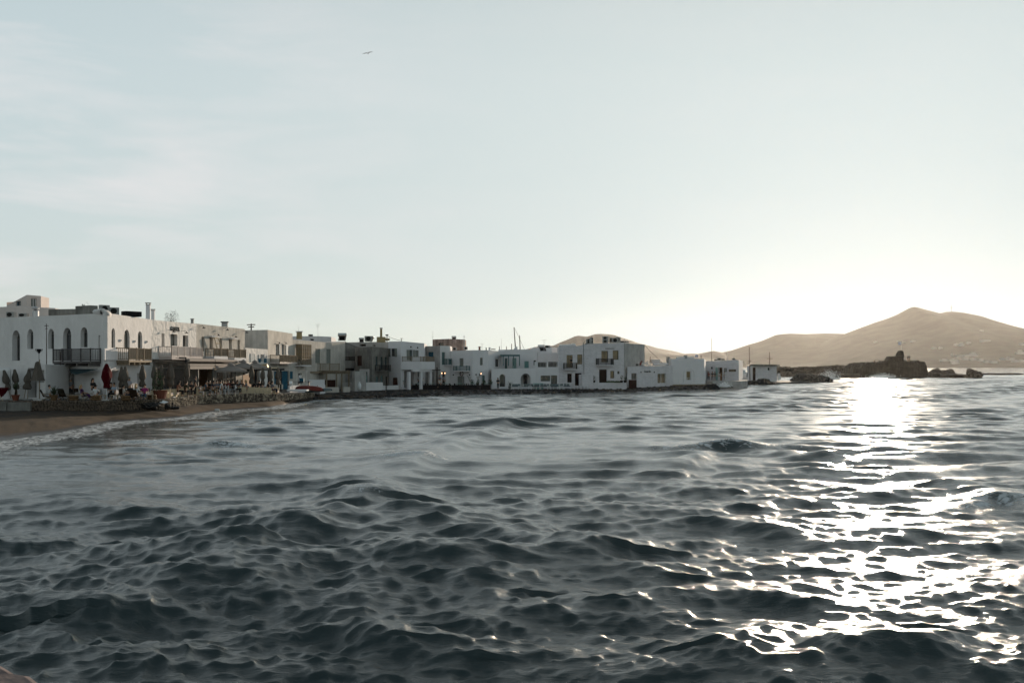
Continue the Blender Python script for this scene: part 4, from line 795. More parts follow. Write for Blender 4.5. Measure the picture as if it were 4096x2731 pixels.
part_box(r, og, 'signboard', 'white', [q(6, 2000, 835, 2138, 908)+(0, .04)], FBar)
lettering(r, og, 'Linardo', FBar, c(6, 2066, 0)[0], c(6, 0, 872)[1], .36, 'black', o=.06, bold=.02, pxw=(2577, 2603))
for u, v, lb in ((1943, 885, 'left'), (2192, 884, 'right')): px, py = c(6, u, v); wall_lamp('black wall lamp just '+lb+' of the short black bar name', FBar, px, py, .2, kind=1, group='lamps beside the bar name')
wall_thing('wooden_gate', 'rust brown wooden gate under the small bar window', (c(6, 1725, 0)[0], 158.5, c(6, 1868, 0)[0], 160.5), c(6, 0, 1028)[1], c(6, 0, 1028)[1], 'rust', .12, cat='gate', z0=.4)
r, og, fs = building('cube_house', 'bright white cube house with one arched window above a railed platform', [(c(7, 392, 0)[0], 172.5, c(7, 0, 492)[1]), (c(7, 1020, 0)[0], 176, c(7, 0, 492)[1]), (c(7, 1050, 0)[0], 183, c(7, 0, 515)[1])], .3, 'plain', [(0, 'window', q(7, 690, 728, 774, 896), dict(fm='frame_w', gm='glassw', nx=1))], back=9, bevel=.08)
f = fs[0]; um = f.u(c(7, 732, 0)[0]); mb = MB(); zz = f.z(2755, c(7, 0, 770)[1])
pts = [f.pt(um-1.15, zz-1.6, .03)]+[f.pt(um-1.15*math.cos(a), zz+.95*math.sin(a), .03) for a in np.linspace(0, PI, 9)]+[f.pt(um+1.15, zz-1.6, .03)]; mb.tube(pts, .07, 5); mb.build('arch_moulding', M['plain'], r, og)
r, og, fs = building('plaque_house', 'white house with a mint green door and an oval wooden name board', [(c(7, 1052, 0)[0], 190, c(7, 0, 540)[1]), (c(7, 1672, 0)[0], 186, c(7, 0, 516)[1]), (c(7, 1745, 0)[0], 200, c(7, 0, 532)[1])], .3, 'brickwhite',
    [(0, 'window', q(7, 1138, 645, 1182, 686), dict(fm='woodd', nx=1)), (0, 'opening', q(7, 1282, 656, 1362, 905), dict(gm='tanint')), (0, 'opening', q(7, 1058, 722, 1096, 870), {})], back=9, bevel=.06, shut=[(0, q(7, 1234, 660, 1278, 895), 'mint', 'open_door')])
f = fs[0]; x0, y0, x1, y1 = q(7, 1485, 690, 1620, 735); mb = MB(); u0, u1, z0, z1 = f.u(x0), f.u(x1), f.z(x0, y1), f.z(x0, y0); zc = (z0+z1)/2; hh = (z1-z0)/2
mb.poly([f.pt(lerp((u0+u1)/2, u1, s*(1 if abs(t) < .7 else .93)), zc+hh*t, .02) for s, t in ((-1, -.6), (-.95, -1), (.95, -1), (1, -.6), (1, .6), (.95, 1), (-.95, 1), (-1, .6))], (f.n.x*.05, f.n.y*.05, 0)); nb = mb.build('name_board', M['woodd'], r, og)
lettering(nb, og, 'Karagio', f, (x0+x1)/2, (y0+y1)/2, .3, 'wood', o=.09, pxw=(2919, 2941))
part_box(r, og, 'menu_case', 'frame_b', [q(7, 1398, 668, 1442, 738)+(0, .08)], f); part_box(r, og, 'menu_sheet', 'greyl', [q(7, 1408, 680, 1432, 728)+(.081, .1)], f)
# stone boat house out on the point
r, og, fs = building('boat_house', 'peeling white stone hut with a flat slab roof on the rocky point', [(3003, 224, 1464), (3012, 221, 1463), (3107, 227, 1464)], .2, 'brickwhite', [(1, 'window', q(8, 153, 580, 172, 603), dict(fm='woodd', nx=1))], back=5, bevel=.05)
mb = MB(); XYs = [(2999, 223, 0), (3011, 219.6, 0), (3110, 226, 0), (3120, 233, 0), (3004, 230, 0)]; zr = fs[1].z(3050, 1464)
pp = [Vector(((a-CX)/F*b, b, zr+.002)) for a, b, _ in XYs]; mb.poly(pp, (0, 0, .38)); mb.build('roof_slab', M['grey'], r, og)
mb = MB(); fbox(mb, fs[1], -.1, .9, .2, zr-.3, .0, .04); mb.build('rusty_stain_patch', M['rust'], r, og)
# ================================================================ people
def skin_mesh(name, nodes, edges, sub=1):
    me = bpy.data.meshes.new(name); me.from_pydata([n_[:3] for n_ in nodes], edges, [])
    o = bpy.data.objects.new(name, me); col.objects.link(o)
    o.modifiers.new('s', 'SKIN'); sk = me.skin_vertices[0].data
    for i, n_ in enumerate(nodes):
        r_ = n_[3]; sk[i].radius = (r_, r_) if not isinstance(r_, tuple) else r_
    sk[0].use_root = True
    if sub: s_ = o.modifiers.new('u', 'SUBSURF'); s_.levels = sub; s_.render_levels = sub
    dg = bpy.context.evaluated_depsgraph_get(); dg.update(); m2 = bpy.data.meshes.new_from_object(o.evaluated_get(dg)); m2.name = name
    bpy.data.objects.remove(o); bpy.data.meshes.remove(me); m2.shade_smooth(); return m2
def lerp3(a, b, t): return tuple(lerp(x, y, t) for x, y in zip(a, b))
POSES = {}
def pose(key, pel, lean, legs, arms, headf=0):
    """facing -Y; pel pelvis height; legs/arms: per side joint lists"""
    lx, ly = lean
    ch = (lx*.6, ly*.6, pel+.38); nk = (lx, ly, pel+.56); hd = (lx, ly-.02-headf, pel+.66); tp = (lx, ly-.01-headf, pel+.755)
    N_ = [(0, 0, pel, .125), (lx*.3, ly*.3, pel+.2, .115), (*ch, .145), (*nk, .052), (*hd, .078), (*tp, .088)]; E_ = [(0, 1), (1, 2), (2, 3), (3, 4), (4, 5)]
    N_.append((lx, ly-.115-headf, pel+.69, .017)); E_.append((4, 6))
    S_ = [(0, 0, pel-.03, .14), (lx*.3, ly*.3, pel+.2, .135), (*ch, .165), (lx*.9, ly*.9, pel+.5, .085)]; SE = [(0, 1), (1, 2), (2, 3)]
    T_ = [(0, 0, pel+.06, .13), (0, 0, pel-.03, .14)]; TE = [(0, 1)]
    for s, (kn, an) in zip((-1, 1), legs):
        i = len(N_); hp = (s*.1, -.01, pel-.06)
        N_ += [(*hp, .088), (*kn, .056), (*an, .038), (an[0]+s*.02, an[1]-.12, an[2]-.045, .034)]; E_ += [(0, i), (i, i+1), (i+1, i+2), (i+2, i+3)]
        j = len(T_); T_ += [(*hp, .10), (*kn, .07), (an[0], an[1], an[2]+.06, .055)]; TE += [(1, j), (j, j+1), (j+1, j+2)]
    for s, (el, wr) in zip((-1, 1), arms):
        i = len(N_); sh = (ch[0]+s*.185, ch[1], ch[2]+.06); d = (Vector(wr)-Vector(el)).normalized(); pl = Vector(wr)+d*.075
        N_ += [(*sh, .055), (*el, .042), (*wr, .028), (*pl, .03)]; E_ += [(2, i), (i, i+1), (i+1, i+2), (i+2, i+3)]
        sd = d.cross(Vector((0, 0, 1))); sd = sd.normalized() if sd.length > .1 else Vector((1, 0, 0))
        for k in range(5):
            j = len(N_); L_ = (.055, .075, .08, .075, .058)[k]; off = (k-2)*.016
            b_ = pl+sd*off*1.4+d*(.0 if k else -.03)
            p1 = b_+d*L_*.6+(sd*-.03 if k == 0 else Vector((0, 0, 0))); p2 = p1+d*L_*.35+Vector((0, 0, -.012))
            N_ += [(*p1, .0085), (*p2, .007)]; E_ += [(i+3, j), (j, j+1)]
        j = len(S_); S_ += [(sh[0]*1.0, sh[1], sh[2], .07), (*lerp3(sh, el, .9), .056)]; SE += [(2, j), (j, j+1)]
    b = skin_mesh('person_body', N_, E_, 1); s_ = skin_mesh('shirt', S_, SE, 1); t_ = skin_mesh('trousers', T_, TE, 1)
    def hair(long):
        mb = MB(); c_ = (tp[0], tp[1]+.02, tp[2]-.01); mb.ball(c_, .108, 10, 6, (1, 1.02, 1.02))
        vs = [v for v in mb.v]; mb.v = [(v[0], v[1] if not (v[1] < tp[1]-.05 and v[2] < tp[2]+.01) else tp[1]-.03, v[2]) for v in vs]
        if long: mb.tube([(c_[0], c_[1]+.05, c_[2]), (c_[0], c_[1]+.085, c_[2]-.14), (c_[0], c_[1]+.10, c_[2]-.33)], [.09, .085, .045], 8)
        me = bpy.data.meshes.new('hair'); me.from_pydata(mb.v, [], mb.f); me.shade_smooth(); return me
    POSES[key] = (b, s_, t_, hair(False), hair(True))
def sit(z, fy=.46, w=.12, foot=.08): return [((-w, -fy, z+.02), (-w, -fy+.02, foot)), ((w, -fy, z+.02), (w, -fy+.02, foot))]
pose('stand', .95, (0, 0), [((-.11, -.02, .5), (-.12, .02, .08)), ((.11, -.03, .5), (.13, .0, .08))], [((-.27, .02, 1.15), (-.25, -.1, .92)), ((.27, .02, 1.15), (.24, -.12, .93))])
pose('walk', .94, (0, -.03), [((-.10, -.20, .53), (-.10, -.16, .09)), ((.10, .0, .5), (.10, .28, .14))], [((-.27, .10, 1.15), (-.26, .12, .9)), ((.27, -.08, 1.15), (.24, -.3, 1.0))])
pose('fold', .95, (0, 0), [((-.12, 0, .5), (-.14, .02, .08)), ((.12, -.02, .5), (.16, .0, .08))], [((-.27, -.05, 1.14), (-.06, -.24, 1.12)), ((.27, -.05, 1.14), (.06, -.26, 1.16))])
pose('carry', .95, (0, -.05), [((-.10, -.02, .5), (-.11, .03, .08)), ((.11, -.06, .5), (.12, -.03, .08))], [((-.26, -.06, 1.14), (-.16, -.3, 1.12)), ((.26, -.06, 1.14), (.16, -.3, 1.12))], .03)
pose('sit', .53, (0, .02), sit(.5), [((-.25, -.06, .72), (-.14, -.32, .76)), ((.25, -.06, .72), (.12, -.3, .78))])
pose('table', .53, (0, -.12), sit(.5), [((-.27, -.2, .74), (-.1, -.42, .8)), ((.27, -.2, .74), (.14, -.44, .8))], .03)
pose('chin', .53, (0, -.16), sit(.5), [((-.22, -.3, .78), (-.03, -.24, 1.02)), ((.26, -.2, .74), (.1, -.44, .8))], .04)
pose('low', .38, (0, .10), [((-.14, -.44, .46), (-.12, -.58, .08)), ((.14, -.46, .44), (.14, -.62, .08))], [((-.26, -.06, .6), (-.14, -.32, .58)), ((.26, -.04, .6), (.14, -.3, .56))])
SHC = {}
def cloth(c_):
    if c_ not in SHC: SHC[c_] = mat('clothing', tuple(c_), .85, .25, 9)
    return SHC[c_]
WH, NV, BK, GR, DN, PU, RD, GN, TN = (.6, .6, .6), (.02, .03, .06), (.014, .014, .016), (.2, .2, .21), (.06, .10, .15), (.07, .02, .11), (.22, .03, .03), (.06, .2, .15), (.25, .16, .09)
def person(pk, loc, rz, label, shirt=BK, trous=BK, hair='hair_d', long=False, scale=1.0, group=None, skin='skin'):
    b, s_, t_, h0, h1 = POSES[pk]
    def mk(me, name, m, parent=None):
        if not me.materials: me.materials.append(None)
        o = bpy.data.objects.new(name, me); col.objects.link(o); o.material_slots[0].link = 'OBJECT'; o.material_slots[0].material = m
        if parent: o.parent = parent
        return o
    p = mk(b, 'person', M[skin]); p.location = loc; p.rotation_euler = (0, 0, rz); p.scale = (scale,)*3
    mk(s_, 'shirt', cloth(shirt), p); mk(t_, 'trousers', cloth(trous), p)
    if hair: mk(h1 if long else h0, 'hair', M[hair], p)
    return tag(p, label, 'person', group)
TG = 1.3
def gp(px, Y, z=None): return Vector(((px-CX)/F*Y, Y, interp(TZ, px) if z is None else z))
# ================================================================ furniture prototypes (origin on the ground, front towards -Y)
def pr_sofa(w_=1.5, name='lounge_sofa', label='', group=''):
    t = thing(name, label, 'sofa', group=group)
    mb = MB(); mb.box((-w_/2+.03, 0, .35), (.06, .8, .7)); mb.build('side_panel', M['woodl'], t); mb = MB(); mb.box((w_/2-.03, 0, .35), (.06, .8, .7)); mb.build('side_panel', M['woodl'], t)
    mb = MB(); mb.box((0, 0, .22), (w_-.122, .78, .06)); mb.box((0, 0, .1), (w_-.5, .55, .18)); mb.build('seat_frame', M['woodl'], t)
    mb = MB(); mb.box((0, -.04, .335), (w_-.14, .7, .16)); mb.build('seat_cushion', M['cushl'], t, bevel=.04)
    mb = MB(); mb.box((0, .32, .58), (w_-.16, .18, .42), M4=Matrix.Rotation(-.15, 3, 'X')); mb.build('back_cushion', M['cushion'], t, bevel=.05)
    return t
def pr_sidetable(m='woodl', name='side_table'):
    t = thing(name, '', 'table'); mb = MB(); mb.box((0, 0, .47), (.5, .5, .06)); mb.build('tabletop', M[m], t)
    for s in (-1, 1): mb = MB(); mb.box((s*.22, 0, .22), (.06, .5, .438)); mb.build('leg_panel', M[m], t)
    return t
def pr_stool():
    t = thing('wooden_stool', '', 'stool'); mb = MB(); mb.box((0, 0, .42), (.55, .42, .05)); mb.build('seat', M['wood'], t, bevel=.01)
    for sx_ in (-1, 1):
        for sy_ in (-1, 1): mb = MB(); mb.tube([(sx_*.2, sy_*.15, .394), (sx_*.24, sy_*.18, 0)], [.035, .022], 5); mb.build('leg', M['wood'], t)
    return t
def pr_pouf():
    t = thing('floor_pouf', '', 'pouf'); mb = MB(); mb.lathe([(.1, .0), (.34, .02), (.39, .1), (.34, .18), (.30, .2), (.05, .2)], 14); mb.build('lower_cushion', M['pouf'], t, smooth=True)
    mb = MB(); mb.lathe([(.1, .2), (.33, .21), (.38, .29), (.33, .38), (.25, .4), (.03, .41)], 14); mb.build('upper_cushion', M['pouf'], t, smooth=True); return t
def pr_chair(m='plastic', name='white_chair', back='plastic'):
    t = thing(name, '', 'chair'); mb = MB(); mb.box((0, 0, .455), (.44, .42, .03)); mb.build('seat', M[m], t, bevel=.01)
    mb = MB(); mb.box((0, .22, .72), (.40, .02, .32), M4=Matrix.Rotation(-.12, 3, 'X')); mb.build('backrest', M[back], t, bevel=.01)
    for s in (-1, 1):
        mb = MB(); mb.tube([(s*.2, -.19, .438), (s*.22, -.21, 0)], .016, 5); mb.build('leg', M[m], t)
        mb = MB(); mb.tube([(s*.2, .25, .9), (s*.2, .20, .46), (s*.22, .26, 0)], .016, 5); mb.build('leg', M[m], t)
    return t
def pr_table(m='plastic', name='dining_table', s=.7, h=.74, dishes=True):
    t = thing(name, '', 'table'); mb = MB(); mb.box((0, 0, h), (s, s, .035)); mb.build('tabletop', M[m], t, bevel=.008)
    mb = MB(); mb.box((0, 0, h/2), (.09, .09, h-.04)); mb.box((0, 0, .02), (.42, .42, .04)); mb.build('pedestal', M[m], t); return t
def pr_parasol(h=2.75, m='canvas', name='closed_parasol', base=True, w_=.26, tie=.45, seed=0):
    rd = random.Random(seed); t = thing(name, '', 'parasol')
    mb = MB(); mb.tube([(0, 0, 0), (0, 0, h-.05)], .03, 6); mb.build('pole', M['wood' if m != 'red' else 'frame_w'], t)
    if base: mb = MB(); mb.box((0, 0, .05), (.55, .55, .1)); mb.build('base', M['greyl'], t, bevel=.015)
    ph = [rd.uniform(0, 6) for _ in range(3)]
    def wob(a, i): return 1+.2*math.sin(4*a+ph[0]+i*.35)+.12*math.sin(7*a+ph[1]-i*.5)
    zt = h; zb = .95; mb = MB(); prof = []
    PR = [(0, .30), (.1, .55), (.3, .88), (.5, 1.0), (.62, .9), (tie+.22, .55), (tie+.3, .75), (.9, .95), (1, .7)]
    for k in range(13):
        f = k/12; prof.append((w_*interp(PR, f), lerp(zt-.12, zb, f)))
    mb.lathe(prof[::-1], 14, wob=wob); mb.build('canopy', M[m], t, smooth=True)
    mb = MB(); mb.lathe([(w_*.62, h-.28), (w_*.5, h-.14), (.1, h), (.02, h+.04)], 8, wob=lambda a, i: 1+.12*math.sin(4*a)); mb.build('vent_cap', M[m], t)
    mb = MB(); zz = lerp(zt-.12, zb, tie+.22); mb.lathe([(w_*.62, zz-.03), (w_*.64, zz+.03)], 12); mb.build('tie_band', M[m], t)
    return t
def pr_open_parasol():
    t = thing('open_parasol', '', 'parasol'); mb = MB(); mb.tube([(0, 0, 0), (0, 0, 2.9)], .035, 6); mb.build('pole', M['frame_b'], t)
    mb = MB(); a = 1.5; top = (0, 0, 2.85); cs = [(a, a, 2.25), (-a, a, 2.25), (-a, -a, 2.25), (a, -a, 2.25)]; ms = [(0, a, 2.3), (-a, 0, 2.3), (0, -a, 2.3), (a, 0, 2.3)]
    ring = []
    for i in range(4): ring += [cs[i], ms[i]]
    for i in range(8): mb.add([ring[i], ring[(i+1) % 8], (top[0], top[1], top[2])], [(0, 1, 2)]); mb.add([ring[i], ring[(i+1) % 8], Vector(ring[(i+1) % 8])-Vector((0, 0, .15)), Vector(ring[i])-Vector((0, 0, .15))], [(0, 1, 2, 3)])
    mb.build('canopy', M['canvas_g'], t)
    mb = MB(); mb.lathe([(.42, 2.78), (.3, 2.9), (.06, 3.05)], 8); mb.build('vent_cap', M['canvas_g'], t)
    for i in range(4): mb = MB(); mb.tube([(0, 0, 2.7), Vector(cs[i])+Vector((0, 0, -.03))], .014, 4); mb.build('rib', M['frame_b'], t)
    return t
def pr_lounger():
    t = thing('deck_chair', '', 'chair'); mb = MB(); mb.box((0, 0, .3), (.62, .6, .05)); mb.build('seat', M['woodd'], t)
    mb = MB(); mb.box((0, .42, .56), (.62, .05, .62), M4=Matrix.Rotation(-.45, 3, 'X')); mb.build('backrest', M['woodd'], t)
    for s in (-1, 1): mb = MB(); mb.tube([(s*.3, -.3, 0), (s*.3, .3, .45)], .025, 4); mb.tube([(s*.3, .45, 0), (s*.3, -.25, .32)], .025, 4); mb.tube([(s*.31, -.3, .5), (s*.31, .4, .52)], .022, 4); mb.build('leg_frame', M['wood'], t)
    return t
def pr_agave(pot='terra', leaves=16, L_=.8, name='potted_agave', ph=.45, pr=.3, up=.35, trunk=0):
    t = thing(name, '', 'plant'); rd = random.Random(leaves)
    mb = MB(); mb.lathe([(pr*.62, 0), (pr*.95, ph*.82), (pr*1.06, ph*.84), (pr*1.06, ph), (pr*.9, ph), (pr*.85, ph-.06)], 14); mb.build('pot', M[pot], t)
    if trunk: mb = MB(); mb.tube([(0, 0, ph-.1), (.04, 0, ph+trunk)], [.09, .07], 7); mb.build('trunk', M['woodd'], t)
    mb = MB(); c_ = Vector((0, 0, ph+trunk))
    for k in range(leaves):
        a = k*2.4; e = lerp(.15, 1.35, (k/leaves)**.8); l_ = L_*rd.uniform(.75, 1.05); d = Vector((math.cos(a)*math.cos(e), math.sin(a)*math.cos(e), math.sin(e)+.1)); s = Vector((-math.sin(a), math.cos(a), 0))
        pts = [c_, c_+d*l_*.45+Vector((0, 0, .05)), c_+d*l_-Vector((0, 0, .12*math.cos(e)))]
        wd = [.05, .065, .004]; nrm = d.cross(s)*.015
        vs = [p+s*w_*k2+nrm*(1 if k2 == 0 else 0) for p, w_ in zip(pts, wd) for k2 in (-1, 0, 1)]
        mb.add(vs, [(0, 1, 4, 3), (1, 2, 5, 4), (3, 4, 7, 6), (4, 5, 8, 7)])
    mb.build('leaves', M['leafp'], t); return t
def leafcloud(mb, c_, rad, n_, size, rd, sc3=(1, 1, 1)):
    for _ in range(n_):
        d = Vector((rd.gauss(0, 1), rd.gauss(0, 1), rd.gauss(0, 1))).normalized()*rd.uniform(.45, 1)**.6*rad
        p = Vector(c_)+Vector((d.x*sc3[0], d.y*sc3[1], d.z*sc3[2])); a = Vector((rd.gauss(0, 1), rd.gauss(0, 1), rd.gauss(0, 1))).normalized(); b = a.orthogonal().normalized()*size*.5; a = a*size
        mb.add([p-a*.5, p+b*.6, p+a*.5, p-b*.6], [(0, 1, 2, 3)])
def shrub(name, label, loc, h, w_, n_=260, pot=None, group=None, leaf='leaf', size=.1, seed=1, stem=True):
    rd = random.Random(seed); t = thing(name, label, 'plant', loc, 0, group); z0 = 0
    if pot: mb = MB(); mb.lathe([(w_*.3, 0), (w_*.42, .3), (w_*.46, .34), (w_*.38, .34)], 12); mb.build('pot', M[pot], t); z0 = .3
    if stem: 
        mb = MB(); mb.tube([(0, 0, z0-.02), (0, 0, z0+h*.6)], [.03, .015], 5)
        for k in range(5): a = k*1.3; mb.tube([(0, 0, z0+h*(.15+.08*k)), (math.cos(a)*w_*.35, math.sin(a)*w_*.35, z0+h*(.35+.09*k))], [.015, .006], 4)
        mb.build('stem', M['woodd'], t)
    mb = MB(); 
    for k in range(5): leafcloud(mb, (rd.uniform(-.2, .2)*w_, rd.uniform(-.2, .2)*w_, z0+h*rd.uniform(.3, .85)), w_*.34, n_//5, size, rd, (1, 1, 1.25))
    mb.build('foliage', M[leaf], t); return t
def pr_ac(w_=.9, h=.75, d=.35, name='air_conditioner', fans=1):
    t = thing(name, '', 'air conditioner'); mb = MB(); mb.box((0, 0, h/2+.05), (w_, d, h)); mb.box((-w_*.3, 0, .025), (.1, d, .05)); mb.box((w_*.3, 0, .025), (.1, d, .05)); mb.build('casing', M['acbox'], t, bevel=.015)
    for k in range(fans): mb = MB(); zc = .05+h*(k+.5)/fans; R_ = min(w_, h/fans)*.4; mb.lathe([(R_*.96, 0), (R_, .02), (R_*.2, .03)], 14); mb.v = [(x-w_*.08, -d/2-z_, zc+y) for x, y, z_ in mb.v]; mb.build('fan_grille', M['grille'], t)
    return t
def pr_tank(L_=1.3, R_=.28, m='steel'):
    t = thing('solar_water_heater', '', 'water heater'); mb = MB(); mb.lathe([(R_*.8, -L_/2-.04), (R_, -L_/2), (R_, L_/2), (R_*.8, L_/2+.04)], 16); mb.v = [(z_, x, y+1.05) for x, y, z_ in mb.v]; mb.build('tank', M[m], t, smooth=False)
    mb = MB(); mb.box((.1, .6, .55), (1.2, 1.3, .06), M4=Matrix.Rotation(-.65, 3, 'X')); mb.build('collector_panel', M['frame_b'], t)
    mb = MB()
    for sx_ in (-.5, .5): mb.tube([(sx_, 0, .8), (sx_, -.1, 0)], .025, 4); mb.tube([(sx_, 0, .8), (sx_, .95, .08)], .025, 4)
    mb.build('stand', M['metal'], t); return t
def pr_boxtank(): pass
def mast(name, label, p, h, r_=.03, m='metal', arms=(), group=None, cat='antenna', lean=0):
    t = thing(name, label, cat, p, 0, group); mb = MB(); mb.tube([(0, 0, 0), (lean*h, 0, h)], [r_, r_*.7], 5); mb.build('pole', M[m], t)
    if arms:
        mb = MB()
        for z_, l_ in arms: mb.tube([(-l_/2+lean*h*z_, 0, h*z_), (l_/2+lean*h*z_, 0, h*z_+.02)], r_*.6, 4)
        mb.build('crossbars', M[m], t)
    return t
# ================================================================ terrace stone walls
def path_at(pts, px): Y = Ypx(pts, px); return Vector(((px-CX)/F*Y, Y))
def stone_wall(name, label, pxs, m, seed, sz=.26, zb=.45):
    rd = random.Random(seed); P_ = [path_at(WALLF, p) for p in pxs]; t = thing(name, label, 'wall', (P_[len(P_)//2].x, P_[len(P_)//2].y, zb)); og = tuple(t.location)
    mb = MB()
    for i in range(len(P_)-1):
        a, b = P_[i], P_[i+1]; f = Fac(a, b); z1 = interp(TZ, pxs[i]); z2 = interp(TZ, pxs[i+1])
        mb.hexa([f.pt(0, 0, .1), f.pt(f.L, 0, .1), f.pt(f.L, 0, -.35), f.pt(0, 0, -.35)], [f.pt(0, z1+.0, .03), f.pt(f.L, z2+.0, .03), f.pt(f.L, z2, -.35), f.pt(0, z1, -.35)])
    mb.build('core', M['mortar'], t, og)
    mb = MB()
    for i in range(len(P_)-1):
        f = Fac(P_[i], P_[i+1]); zt = interp(TZ, pxs[i]); nr_ = int((zt-.45)/.15)+1
        for r_ in range(nr_):
            u = rd.uniform(-.1, .1)
            while u < f.L:
                w_ = sz*rd.uniform(.55, 1.35); zc = .5+r_*.15+rd.uniform(-.03, .03); pc = f.pt(u+w_/2, min(zc, zt-.04), .09+.03*rd.random())
                mb.ball(pc, 1, 6, 4, (w_*.5, .11, .088), .22, Matrix.Rotation(math.atan2(f.d.y, f.d.x), 3, 'Z') @ Matrix.Rotation(rd.uniform(-.3, .3), 3, 'Y')); u += w_*.95
    random.seed(seed); mb.build('stonework', M[m], t, og); return t
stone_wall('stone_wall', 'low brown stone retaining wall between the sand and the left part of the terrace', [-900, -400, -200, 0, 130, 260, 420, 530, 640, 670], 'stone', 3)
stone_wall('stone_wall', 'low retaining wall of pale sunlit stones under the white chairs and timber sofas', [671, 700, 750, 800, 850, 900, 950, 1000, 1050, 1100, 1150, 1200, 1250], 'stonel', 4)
f = Fac(path_at(WALLF, 42), path_at(WALLF, 132)); mb = MB(); fbox(mb, f, 0, f.L, .3, 1.22, .22, .5); fbox(mb, f, -2.5, -.05, .3, 1.28, .22, .6); o = mb.build('concrete_block', M['grey']); tag(o, 'plain concrete blocks set against the brown stone wall at far left', 'block')
# rubble of the rocky shore: nobody could count it
rd = random.Random(5); mb = MB(); random.seed(12)
for i in range(1500):
    px = rd.uniform(1240, 2860) if i > 800 else rd.uniform(1250, 1720); w_ = Ypx(WATER, px); f_ = Ypx(QF, px); t_ = rd.random()**.8; Y = lerp(w_-.6, f_-.5, t_); z = interp(QZ, px)*max(t_, 0)**.7
    s = rd.uniform(.07, .22)*(1.0 if px > 1720 else 1.3)*(1.3-t_*.7); mb.cur = 0 if rd.random() < .72 else 1
    mb.ball(((px-CX)/F*Y, Y, z+s*.15), s, 6, 4, (1.4, 1, .65), .25)
mb.cur = 0
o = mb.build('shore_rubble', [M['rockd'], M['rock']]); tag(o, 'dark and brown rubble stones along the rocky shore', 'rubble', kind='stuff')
def rock_mesh(size, seed, sub=4, rough=.42, flat=1.0):
    bm = bmesh.new(); bmesh.ops.create_icosphere(bm, subdivisions=sub, radius=1)
    for v in bm.verts:
        p = v.co.normalized(); d = 1+rough*noise.noise(p*1.3+Vector((seed*3.1, 0, 0)))+rough*.5*noise.noise(p*3.1+Vector((0, seed*2.3, 0)))+rough*.4*abs(noise.noise(p*6+Vector((seed, 0, 0))))+rough*.2*noise.noise(p*14+Vector((seed, 3, 0)))
        v.co = Vector((p.x*size[0], p.y*size[1], p.z*size[2]))*d
    me = bpy.data.meshes.new('boulder'); bm.to_mesh(me); bm.free(); return me
def rock(label, k, u, v, Y, w_, h_, m='rockd', group='boulders at the water edge', seed=1, dp=None):
    """u, v: centre of the base in the zoom frame; w_, h_ in zoom pixels"""
    px, py = c(k, u, v); s = Y/F/ZM[k][2]; p = P(px, py, Y); W_, H_ = w_*s, h_*s
    o = bpy.data.objects.new('boulder', rock_mesh((W_*.52, (dp or W_*.4), H_*.95), seed)); o.data.materials.append(M[m]); col.objects.link(o); o.location = (p.x, p.y, max(p.z, -.15) if k != 8 else p.z)
    return tag(o, label, 'boulder', group)
for i, (u, w_, h_) in enumerate([(60, 150, 50), (210, 160, 60), (330, 110, 60), (430, 120, 75), (555, 130, 85), (640, 90, 50), (745, 110, 85), (850, 110, 60), (960, 120, 50)]):
    rock('dark wet boulder number %s from the left under the white cube house'%['one', 'two', 'three', 'four', 'five', 'six', 'seven', 'eight', 'nine'][i], 7, u, 1065, 169+i*.4, w_, h_, seed=i+1, group='boulders under the cube house')
rock('big dark boulder right of the railed platform, next to the splash', 7, 1165, 1040, 171, 260, 75, seed=21)
rock('large dark boulder in front of the peeling boat hut', 7, 2060, 1010, 212, 420, 120, seed=22)
rock('flat dark ledge rock left of the peeling boat hut', 7, 1830, 965, 214, 300, 60, seed=23)
rock('small round rock in the water left of the large boulder by the hut', 7, 1850, 1030, 208, 80, 30, seed=24)
rock('tiny low rock awash below the plaque house', 7, 1595, 1010, 200, 40, 15, seed=25)
rock('low rock awash between the plaque house and the boat hut', 7, 1705, 1005, 200, 60, 15, seed=26)
rock('dark blocky boulder on the mole right of the boat hut', 8, 470, 690, 236, 200, 60, seed=27)
rock('pointed dark boulder at the tip of the mole beside the tall splash', 8, 620, 700, 240, 150, 55, seed=28)
rock('brown boulder close to the right side of the ruined fort', 8, 1610, 650, 345, 140, 60, 'rock', seed=29)
rock('low flat brown boulder right of the ruined fort', 8, 1760, 655, 335, 190, 25, 'rock', seed=30)
rock('middle brown boulder between the fort and the pointed one', 8, 1700, 640, 350, 120, 45, 'rock', seed=35)
rock('tall pointed brown boulder right of the fort', 8, 1905, 645, 335, 100, 50, 'rock', seed=31)
rock('small brown boulder at the right end of the fort reef', 8, 1965, 642, 336, 60, 30, 'rock', seed=32)
rock('lone dark rock awash in front of the fort', 8, 1370, 683, 290, 60, 14, seed=33)
rock('long thin reef rock reaching right from the fort boulders', 8, 2170, 634, 340, 340, 9, seed=34, dp=2)
for i, (u, v, w_, h_, Y, lb) in enumerate([(640, 1452, 200, 46, 78.6, 'long dark rock on the sand below the big terracotta pot'), (800, 1462, 150, 44, 80.6, 'rounded dark rock under the white board on the sand'), (880, 1440, 90, 40, 82.5, 'small dark rock at the joint of the two stone walls'), (930, 1478, 120, 22, 80.5, 'flat dark rock furthest down the sand')]):
    o = rock(lb, 2, u, v, Y, w_, h_, 'rockd', 'dark rocks on the beach', seed=50+i)
